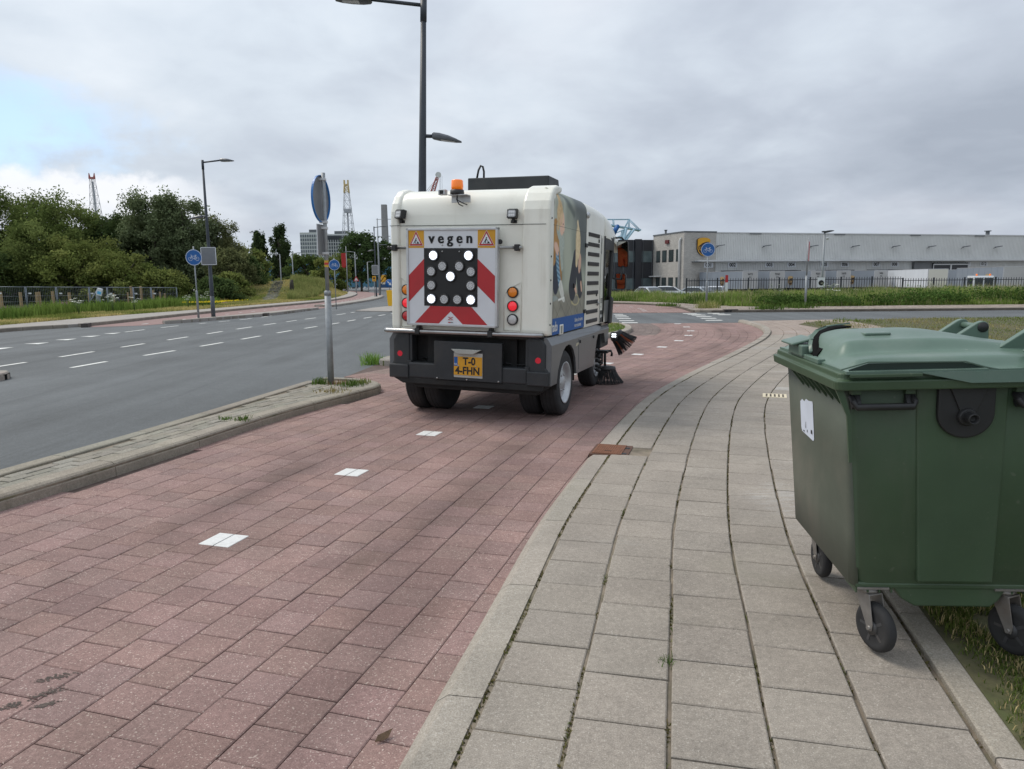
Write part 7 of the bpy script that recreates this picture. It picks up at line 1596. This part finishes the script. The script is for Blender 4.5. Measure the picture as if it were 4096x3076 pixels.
# bar fence
BARM = M('fence_dark', (.022, .026, .036), .5, var=.1)
FN = empty('bar_fence', (14.2, 58, 0), 0, 'dark vertical-bar security fence in front of the trailers', 'fence')
pm = MB().box((0, 0, -.1), (.11, .09, 2.2)).mesh('post', BARM); bm_ = MB().box((0, 0, -.02), (.032, .032, 2.0)).mesh('bar', BARM)
nb = 0
for k in range(17):
    x = k*2.5; top = 1.56 if x < 17.5 else 1.42
    link_mesh('post', pm, FN, (x, 0, top-.98))
    b = MB(); b.b2((x+.05, -.02, top-.22), (x+2.45, .02, top-.17)); b.build('rail', BARM, FN); b = MB(); b.b2((x+.05, -.02, top-1.6), (x+2.45, .02, top-1.55)); b.build('rail', BARM, FN)
    for q in range(1, 12): link_mesh('bar', bm_, FN, (x+q*2.5/12, -.03, top-1.0)); nb += 1
for x, z, lab in ((26.05, 1.15, 'white square sign with a red ring fixed to the bar fence'),):
    t = empty('fence_sign', (x-1.0, 57.9, z), 0, lab, 'sign'); b = MB(); b.b2((-.3, -.02, -.38), (.3, 0, .38)); b.build('plate', SIGNW, t); b = MB(); b.lathe([(.22, 0), (.22, .01), (.15, .01)], (0, -.02, -.05), (0, -1, 0), 16); b.build('ring_mark', BLACKS, t)
t = empty('fence_sign', (17.4, 57.9, 1.3), 0, 'narrow red and white sign fixed to the bar fence by the first trailer', 'sign'); b = MB(); b.b2((-.1, -.02, -.9), (.12, 0, -.1)); b.build('plate', SIGNW, t); b = MB(); b.b2((-.1, -.02, -.1), (.12, 0, .5)); b.build('plate', SIGNR, t)

# ================================================================ construction fence at left
TUBE = M('fence_tube', (.16, .185, .215), .5, .4, var=.1); WOOD = M('stake_wood', (.33, .235, .125), .85, var=.2, scale=8); WIRE = M('fence_wire', (.18, .20, .22), .5, .3, var=0)
us_ = (-130, 23, 140, 260, 390, 460, 563, 632, 735)
pts = []
for u in us_:
    y = 51+(u+130)/865*6; pts.append(((u-2048)/2818*y, y, 1.53-(u+130)/865*.27))
for i in range(len(pts)-1):
    a, c = Vector(pts[i]), Vector(pts[i+1]); g0 = -.6
    t = empty('mesh_fence', (a.x, a.y, g0), 0, ['temporary mesh fence panel at the left picture edge', 'wide mesh fence panel second from the left edge', 'mesh fence panel left of the overlapping pair of posts', 'mesh fence panel with a slanting brace before it', 'narrow mesh fence panel right of the blue-capped marker', 'mesh fence panel before the bulging willow bushes', 'short mesh fence panel between the tall wooden stakes', 'last mesh fence panel, nearest the left bicycle sign'][i], 'fence panel', 'temporary mesh fence panels')
    d = c-a; d.z = 0; h0, h1 = a.z-g0, c.z-g0; q = .02
    def L_(f, z): return tuple(Vector((d.x*f, d.y*f, z)))
    for f, hh in ((q, h0), (1-q, h1)): b = MB(); b.tube([L_(f, 0), L_(f, hh)], .036, 8); b.build('upright', TUBE, t)
    b = MB(); b.tube([L_(q, h0-.03), L_(1-q, h1-.03)], .028, 8); b.build('top_rail', TUBE, t); b = MB(); b.tube([L_(q, .2), L_(1-q, .2)], .04, 8); b.build('bottom_rail', TUBE, t)
    b = MB(); nn = int(d.length/.11)
    for k in range(1, nn): f = q+(1-2*q)*k/nn; b.box(tuple(Vector(L_(f, (.2+h0)/2))), (.011, .011, h0-.25))
    for z in (.55, .95, 1.35): b.tube([L_(q, z), L_(1-q, z)], .008, 4)
    o = b.build('wire_mesh', WIRE, t, fixn=False); o['kind'] = 'stuff'
    b = MB(); b.box(L_(.12, h0-.5), (.24, .02, .1)); b.build('name_tag', SIGNW, t)
    b = MB(); b.box((0, 0, .06), (.7, .25, .14)); b.build('foot_block', FARKERB, t)
t = empty('fence_brace', (-31.4, 52.6, -.5), 0, 'slanting steel brace leaning behind the mesh fence', 'brace'); b = MB(); b.tube([(0, 0, .2), (.95, .1, 1.6)], .045, 8); b.build('tube', TUBE, t)
for i, (u, v0, w, tall_) in enumerate(((40, 1166, 9, 0), (117, 1168, 8, 0), (180, 1168, 7, 0), (192, 1166, 7, 0), (245, 1164, 9, 0), (310, 1169, 8, 0), (388, 1170, 7, 0), (484, 1172, 6, 0), (540, 1168, 6, 0), (555, 1144, 7, 1), (592, 1144, 7, 1), (640, 1160, 6, 0), (666, 1166, 5, 0), (684, 1172, 5, 0))):
    y = 55.5+i*.25; z = 1.6-(v0-1139+u*.0099)/2818*y; h = z+.6
    t = empty('wooden_stake', ((u-2048)/2818*y, y, -.6), random.uniform(-.3, .3), ['square wooden stake behind the mesh fence, leftmost', 'square wooden stake behind the wide fence panel at left', 'left stake of the close pair behind the third fence panel', 'right stake of the close pair behind the third fence panel', 'thick wooden stake beside the overlapping fence posts', 'wooden stake left of the slanting brace', 'wooden stake just behind the blue-capped marker', 'wooden stake right of the blue-capped marker', 'short stake left of the tall pair of stakes', 'left one of the two tall wooden stakes', 'right one of the two tall wooden stakes', 'wooden stake right of the two tall ones', 'thin wooden stake second from the right end of the row', 'thin wooden stake at the right end of the row'][i], 'wooden stake', 'wooden stakes behind the mesh fence')
    b = MB(); b.box((0, 0, h/2), (w*y/2818, w*y/2818, h), 0, M4=Matrix.Rotation(R(random.uniform(-2, 2)), 3, 'Y')); b.build('stake', WOOD, t, .01)
b = MB(); rows = []
for k in range(40):
    x = -52+k*.75; y0 = 58; hh = .55+.25*math.sin(k*.7)+.15*math.sin(k*1.9); rows.append([(x, y0-1.6, -.7), (x, y0-.6, -.7+hh*.8), (x, y0+.4, -.7+hh), (x, y0+2.4, -.7)])
b.ring_loft(rows, 0, True, (False, False), False); tag(b.build('soil_bank', M('brown_soil', (.085, .052, .032), .95, var=.35, scale=1.5)), kind='structure')

# ================================================================ far skyline
HALLB = M('hall_blue', (.055, .16, .23), .6, var=.08, scale=.08, grime=(.05, .13, .19), gfac=.5); HALLD = M('hall_navy', (.02, .06, .14), .6, var=.08); 
t = empty('blue_hall', (-70, 250, -1.7), 0, 'long low blue industrial hall behind the distant trees', 'industrial hall')
b = MB(); b.b2((-40, 0, 0), (72, 60, 10.7)); b.build('hall_wall', HALLB, t); b = MB(); b.b2((-40, -.3, 10.7), (72, 60, 11.1)); b.build('roof_edge', LIGHTT, t)
for k in range(13): b = MB(); b.b2((-38+k*9, -.25, 0), (-37.6+k*9, 0, 10.7)); b.build('wall_rib', HALLD, t)
t = empty('cream_unit', (-38.5, 235, -1.7), 0, 'small cream building with a yellow panel and navy base before the blue hall', 'building'); b = MB(); b.b2((-4.5, 0, 2.2), (5, 8, 5.3)); b.build('wall', M('unit_cream', (.6, .57, .47), .7, var=.05), t); b = MB(); b.b2((-4.5, -.1, 0), (5, 8, 2.2)); b.build('base', HALLD, t); b = MB(); b.b2((-4.0, -.15, 2.9), (-2.0, -.0, 5.2)); b.build('panel', SIGNO, t)
TOWW = M('tower_white', (.56, .58, .60), .6, var=.03); TOWG = M('tower_window', (.13, .155, .18), .3, var=.2, scale=.05); TOWD = M('tower_dark_window', (.05, .06, .075), .3, var=.1)
def tower(x0, x1, y, ztop, rows_, cols_, m, label, rz=0, roof=True):
    t = empty('office_tower', (x0, y, -2), 0, label, 'office tower', 'white gridded office towers on the skyline'); w = x1-x0; h = ztop+2
    b = MB(); b.b2((0, 0, 0), (w, 25, h)); b.build('facade', TOWW, t); me = MB().box((0, 0, 0), (w/cols_*.68, .4, 2.2)).mesh('window', m); 
    for r in range(rows_):
        for c in range(cols_): link_mesh('window', me, t, ((c+.5)*w/cols_, -.1, h-2.9-r*(h-10)/rows_*.92))
    b = MB(); b.b2((0, -.3, h-4.8 if m is TOWD else h-4.4), (w, -.15, h-1.2)) if m is TOWD else b.b2((0, -.2, h-.5), (w, 0, h)); b.build('top_band', TOWD if m is TOWD else TOWW, t)
    b = MB(); b.b2((w*.35, 4, h), (w*.9, 20, h+2.6)); b.build('roof_plant', ROOFT, t); return t
tower(-174.5, -155.5, 600, 41.9, 10, 10, TOWG, 'pale office tower with small grey windows left of the near sign post')
tower(-153.5, -135.7, 602, 40.6, 11, 9, TOWD, 'office tower with dark windows right of the near sign post')
def lattice(b, p0, p1, w0, w1, n, r=.12, mi=0):
    p0, p1 = Vector(p0), Vector(p1); ax = (p1-p0).normalized(); s = ax.cross(Vector((0, 1, 0))).normalized(); q = ax.cross(s)
    def C_(i, k): f = i/n; w = (w0+(w1-w0)*f)/2; sg = ((-1, -1), (1, -1), (1, 1), (-1, 1))[k % 4]; return p0+(p1-p0)*f+s*(sg[0]*w)+q*(sg[1]*w)
    for k in range(4):
        b.tube([C_(0, k), C_(n, k)], [r*1.5, r], 5, mi)
        for i in range(n):
            b.tube([C_(i, k), C_(i+1, k+1)], r*.6, 4, mi); b.tube([C_(i+1, k), C_(i+1, k+1)], r*.6, 4, mi)
            b.tube([C_(i, k+1), C_(i+1, k)], r*.6, 4, mi)
CRG = M('crane_grey_hazed', (.30, .32, .345), .6, var=.05); CRY = M('crane_yellow_hazed', (.48, .38, .17), .6, var=.05); CRR = M('crane_red_hazed', (.36, .11, .10), .6, var=.05); CRB = M('crane_blue', (.34, .50, .60), .6, var=.05)  # grey, yellow and red muted: distance haze put into the paint colours
t = empty('crane_mast', (-66.9, 300, 0), 0, 'tall grey lattice crane mast with a yellow fork top, right of the office towers', 'crane', 'lattice crane masts on the skyline')
b = MB(); lattice(b, (0, 0, -2), (-.2, 0, 37.5), 7.5, 1.9, 13, .08); b.build('lattice', CRG, t, fixn=False); b = MB(); lattice(b, (-.2, 0, 37.5), (-.25, 0, 40.6), 1.9, 1.6, 2, .14); b.b2((-1.2, -.6, 40.4), (.7, .6, 41)); b.b2((-1.25, -.5, 41), (-.75, .5, 42.6)); b.b2((.25, -.5, 41), (.75, .5, 42.6)); b.build('fork_top', CRY, t, fixn=False); b = MB(); b.b2((-1.4, -1.2, 29.5), (1.2, 1.2, 31)); b.tube([(-.1, 0, 14), (-.2, 0, 30)], .35, 6); b.build('platform', CRG, t)
t = empty('crane_mast', (-170.9, 300, 0), 0, 'grey lattice crane mast with a red fork top above the left trees', 'crane', 'lattice crane masts on the skyline')
b = MB(); lattice(b, (.6, 0, 5), (-.1, 0, 44), 6.2, 1.5, 12, .08); b.tube([(.3, 0, 20), (0, 0, 43)], .38, 6); b.build('lattice', CRG, t, fixn=False); b = MB(); b.b2((-1.3, -.5, 44), (1.0, .5, 44.8)); b.prism([(-1.4, 44.8), (-.8, 44.8), (-1.25, 46.4)], 1, -.3, .3); b.prism([(1.1, 44.8), (.5, 44.8), (.95, 46.4)], 1, -.3, .3); b.build('fork_top', CRR, t)
t = empty('jib_crane', (-46, 400, 0), 0, 'red lattice jib with a pale sheave wheel showing above the sweeper roof', 'crane'); b = MB(); lattice(b, (-2, 0, 34), (6.3, 0, 57), 3.2, 1.4, 10, .2); b.build('jib', CRR, t, fixn=False); b = MB(); lattice(b, (-2, 0, -2), (-2, 0, 36), 5.5, 3.4, 10, .2); b.b2((-6.5, -2.5, 32), (0, 2.5, 36)); b.build('crane_tower', CRG, t, fixn=False); b = MB(); b.lathe([(1.5, -.4), (1.6, 0), (1.5, .4)], (6.9, 0, 58.6), (0, 1, 0), 20); b.build('sheave', LIGHTT, t); b = MB()
for x1, z1 in ((-3.5, 46), (-1.5, 46)): b.tube([(6.3, 0, 57), (x1, 0, z1)], .1, 4)
for x1 in (7.6, 8.1, 8.9): b.tube([(x1, 0, 58), (x1, 0, 40)], .07, 4)
b.build('hoist_rope', CRG, t)
t = empty('gantry_crane', (40, 250, -1.7), 0, 'pale blue container crane boom above the dark office block', 'crane'); b = MB()
for y in (-1.2, 1.2):
    b.tube([(-28, y, 25.6), (4.4, y, 19.7)], .34, 6); b.tube([(-28, y, 23.6), (1, y, 23.4)], .12, 5)
    b.tube([(.8, y, 20.4), (.8, y, 23.4)], .16, 5); b.tube([(.8, y, 23.4), (4.4, y, 19.9)], .16, 5); b.tube([(.8, y, 23.4), (-.6, y, 20.6)], .14, 5); b.tube([(-4.4, y, 21.3), (-4.6, y, 23.4)], .15, 5)
for x, z in ((4.4, 19.7), (.8, 20.4), (-4, 21.2)): b.tube([(x, -2.5, z), (x, 2.5, z)], .35, 5)
b.build('boom', CRB, t, fixn=False); b = MB()
for y in (-3.5, 3.5): b.tube([(-.6, y, 20.2), (-5.0, y, 2)], .5, 6); b.tube([(2.2, y, 19.9), (-1.6, y, 15), (-3, y, 2)], .4, 6); b.tube([(-.8, y, 20), (-7, y, 17.5), (-9, y, 2)], .22, 6)
b.tube([(-2.8, -3.5, 17.4), (-2.8, 3.5, 17.4)], .4, 6); b.build('leg_frame', CRB, t, fixn=False)
t = empty('chimney', (-60.6, 350, -2), 0, 'plain grey concrete chimney stack behind the far lamp posts', 'chimney'); b = MB(); b.ring_loft([rrect(-1.75, 1.75, -1.75, 1.75, .3, 0, 2), rrect(-1.3, 1.3, -1.3, 1.3, .3, 39.8, 2)], 0, False); b.build('stack', M('chimney_concrete', (.25, .245, .25), .9, var=.12, scale=.2), t); b = MB(); b.b2((-2.6, -2.6, 13.6), (2.6, 2.6, 14.2)); b.build('collar', CRG, t)
sheet('far_yard', [(-95, 120), (-9, 120), (20, 250), (-130, 250)], -.62, M('far_paving', (.22, .21, .2), .9, var=.15, scale=.2))
# person and scooters at the far end of the path
def body(name, pts, edges, radii, mat, parent, root=0):
    me = bpy.data.meshes.new(name); me.from_pydata(pts, edges, []); o = link_mesh(name, me, parent); o.modifiers.new('skin', 'SKIN'); me.skin_vertices.new() if not me.skin_vertices else None
    for i, r in enumerate(radii): sv = me.skin_vertices[0].data[i]; sv.radius = (r, r) if not hasattr(r, '__len__') else r; sv.use_root = (i == root)
    ss = o.modifiers.new('sub', 'SUBSURF'); ss.levels = 1; ss.render_levels = 2; me.materials.append(mat); return o
SKIN = M('skin', (.50, .30, .22), .6, var=.05); CLOTHD = M('cloth_dark', (.025, .028, .035), .85, var=.2, scale=9); HIVIS = M('hivis_orange', (.90, .13, .03), .7, var=.08, scale=9)
def person(name, loc, rz, label, pts, mat, hair=(.05, .035, .025), pants=None):
    t = empty(name, loc, rz, label, 'person')
    E_ = [(0, 1), (1, 2), (2, 3), (2, 4), (4, 5), (5, 6), (2, 7), (7, 8), (8, 9), (0, 10), (10, 11), (11, 12), (12, 13), (0, 14), (14, 15), (15, 16), (16, 17)]
    rad = [(.17, .12), (.17, .12), (.16, .1), .055, .065, .05, .035, .065, .05, .035, .10, .075, .05, .045, .10, .075, .05, .045]
    body('figure', pts, E_, rad, mat, t)
    hx, hy, hz = pts[3]; b = MB(); b.lathe([(.0, -.11), (.055, -.10), (.075, -.04), (.082, .02), (.075, .075), (.04, .11), (0, .118)], (hx, hy-.01, hz+.11), (0, 0, 1), 16); b.box((hx, hy-.09, hz+.10), (.025, .04, .03)); b.build('head', SKIN, t)
    b = MB(); b.lathe([(.086, 0), (.084, .05), (.05, .09), (0, .10)], (hx, hy+.01, hz+.13), (0, .1, 1), 16); b.build('hair', M('hair', hair, .7, var=.2, scale=40), t)
    return t
stand = [(0, 0, .95), (0, 0, 1.15), (0, 0, 1.38), (0, 0, 1.50), (-.2, 0, 1.37), (-.25, -.05, 1.12), (-.2, -.25, 1.0), (.2, 0, 1.37), (.25, -.05, 1.12), (.2, -.25, 1.0), (-.09, 0, .88), (-.1, -.02, .48), (-.1, .02, .08), (-.1, -.12, .04), (.09, 0, .88), (.1, -.02, .48), (.1, .02, .08), (.1, -.12, .04)]
person('person', (-34.2, 160, -.62), R(90), 'person in dark clothes standing beside a scooter at the far end of the path', stand, CLOTHD)
def scooter(x, y, rz, m, label):
    t = empty('scooter', (x, y, -.62), rz, label, 'scooter', 'scooters parked at the far end of the path')
    for yy in (-.62, .62): b = MB(); b.lathe([(.14, -.05), (.24, -.05), (.25, 0), (.24, .05), (.14, .05)], (0, yy, .25), (1, 0, 0), 18); b.build('wheel', RUBBER, t)
    b = MB(); b.prism([(.85, .55), (.75, .85), (.2, .82), (.05, .45), (-.35, .38), (-.45, 1.0), (-.55, 1.0), (-.62, .5), (-.4, .25), (.3, .25), (.7, .35)], 0, -.16, .16); b.build('fairing', m, t, .04)
    b = MB(); b.b2((-.13, .1, .83), (.13, .85, .92)); b.build('seat', BLACKP, t, .03); b = MB(); b.tube([(-.33, -.42, 1.08), (0, -.52, 1.02), (.33, -.42, 1.08)], .02, 6); b.build('handlebar', BLACKP, t); return t
scooter(-33.0, 160, R(60), CARW, 'white scooter, left one of the parked row far away'); scooter(-32.2, 161, R(75), CARS, 'grey scooter in the middle of the parked row far away'); scooter(-31.2, 160, R(70), CARW, 'white scooter, right one of the parked row far away'); scooter(-34.6, 159.6, R(80), BLACKP, 'dark scooter next to the standing person far away')
t = empty('triangle_sign', (-19.4, 90, -.4), 0, 'small red-edged warning triangle on a pole by the far path', 'road sign'); b = MB(); b.tube([(0, 0, -.5), (0, 0, 2.5)], .04, 6); b.build('post', GALV, t); b = MB(); b.prism([(-.38, 2.0), (.38, 2.0), (0, 2.65)], 1, -.04, -.02); p_ = b.build('plate', SIGNR, t); b = MB(); b.prism([(-.22, 2.09), (.22, 2.09), (0, 2.46)], 1, -.05, -.041); b.build('plate_face', SIGNW, p_)
# the sweeper's driver, seen through the cab glass and in the mirrors
drive = [(.42, 2.95, 1.40), (.42, 2.90, 1.55), (.42, 2.90, 1.78), (.42, 2.92, 1.90), (.22, 2.92, 1.76), (.20, 3.02, 1.52), (.30, 3.28, 1.55), (.62, 2.92, 1.76), (.64, 3.02, 1.52), (.54, 3.28, 1.55), (.33, 3.0, 1.40), (.32, 3.40, 1.42), (.32, 3.46, 1.08), (.32, 3.55, 1.02), (.51, 3.0, 1.40), (.52, 3.40, 1.42), (.52, 3.46, 1.08), (.52, 3.55, 1.02)]
a_ = R(-19.5); c_, s_n = math.cos(a_), math.sin(a_)
pd_ = [((x-.42), -(y-2.95), z-1.0) for x, y, z in drive]; wx, wy = .42*c_-2.95*s_n, .42*s_n+2.95*c_
person('person', (-.5105+wx, 7.977+wy, 1.0), a_+math.pi, 'sweeper driver in an orange high-visibility jacket inside the cab', [(-x, y, z) for x, y, z in pd_], HIVIS)
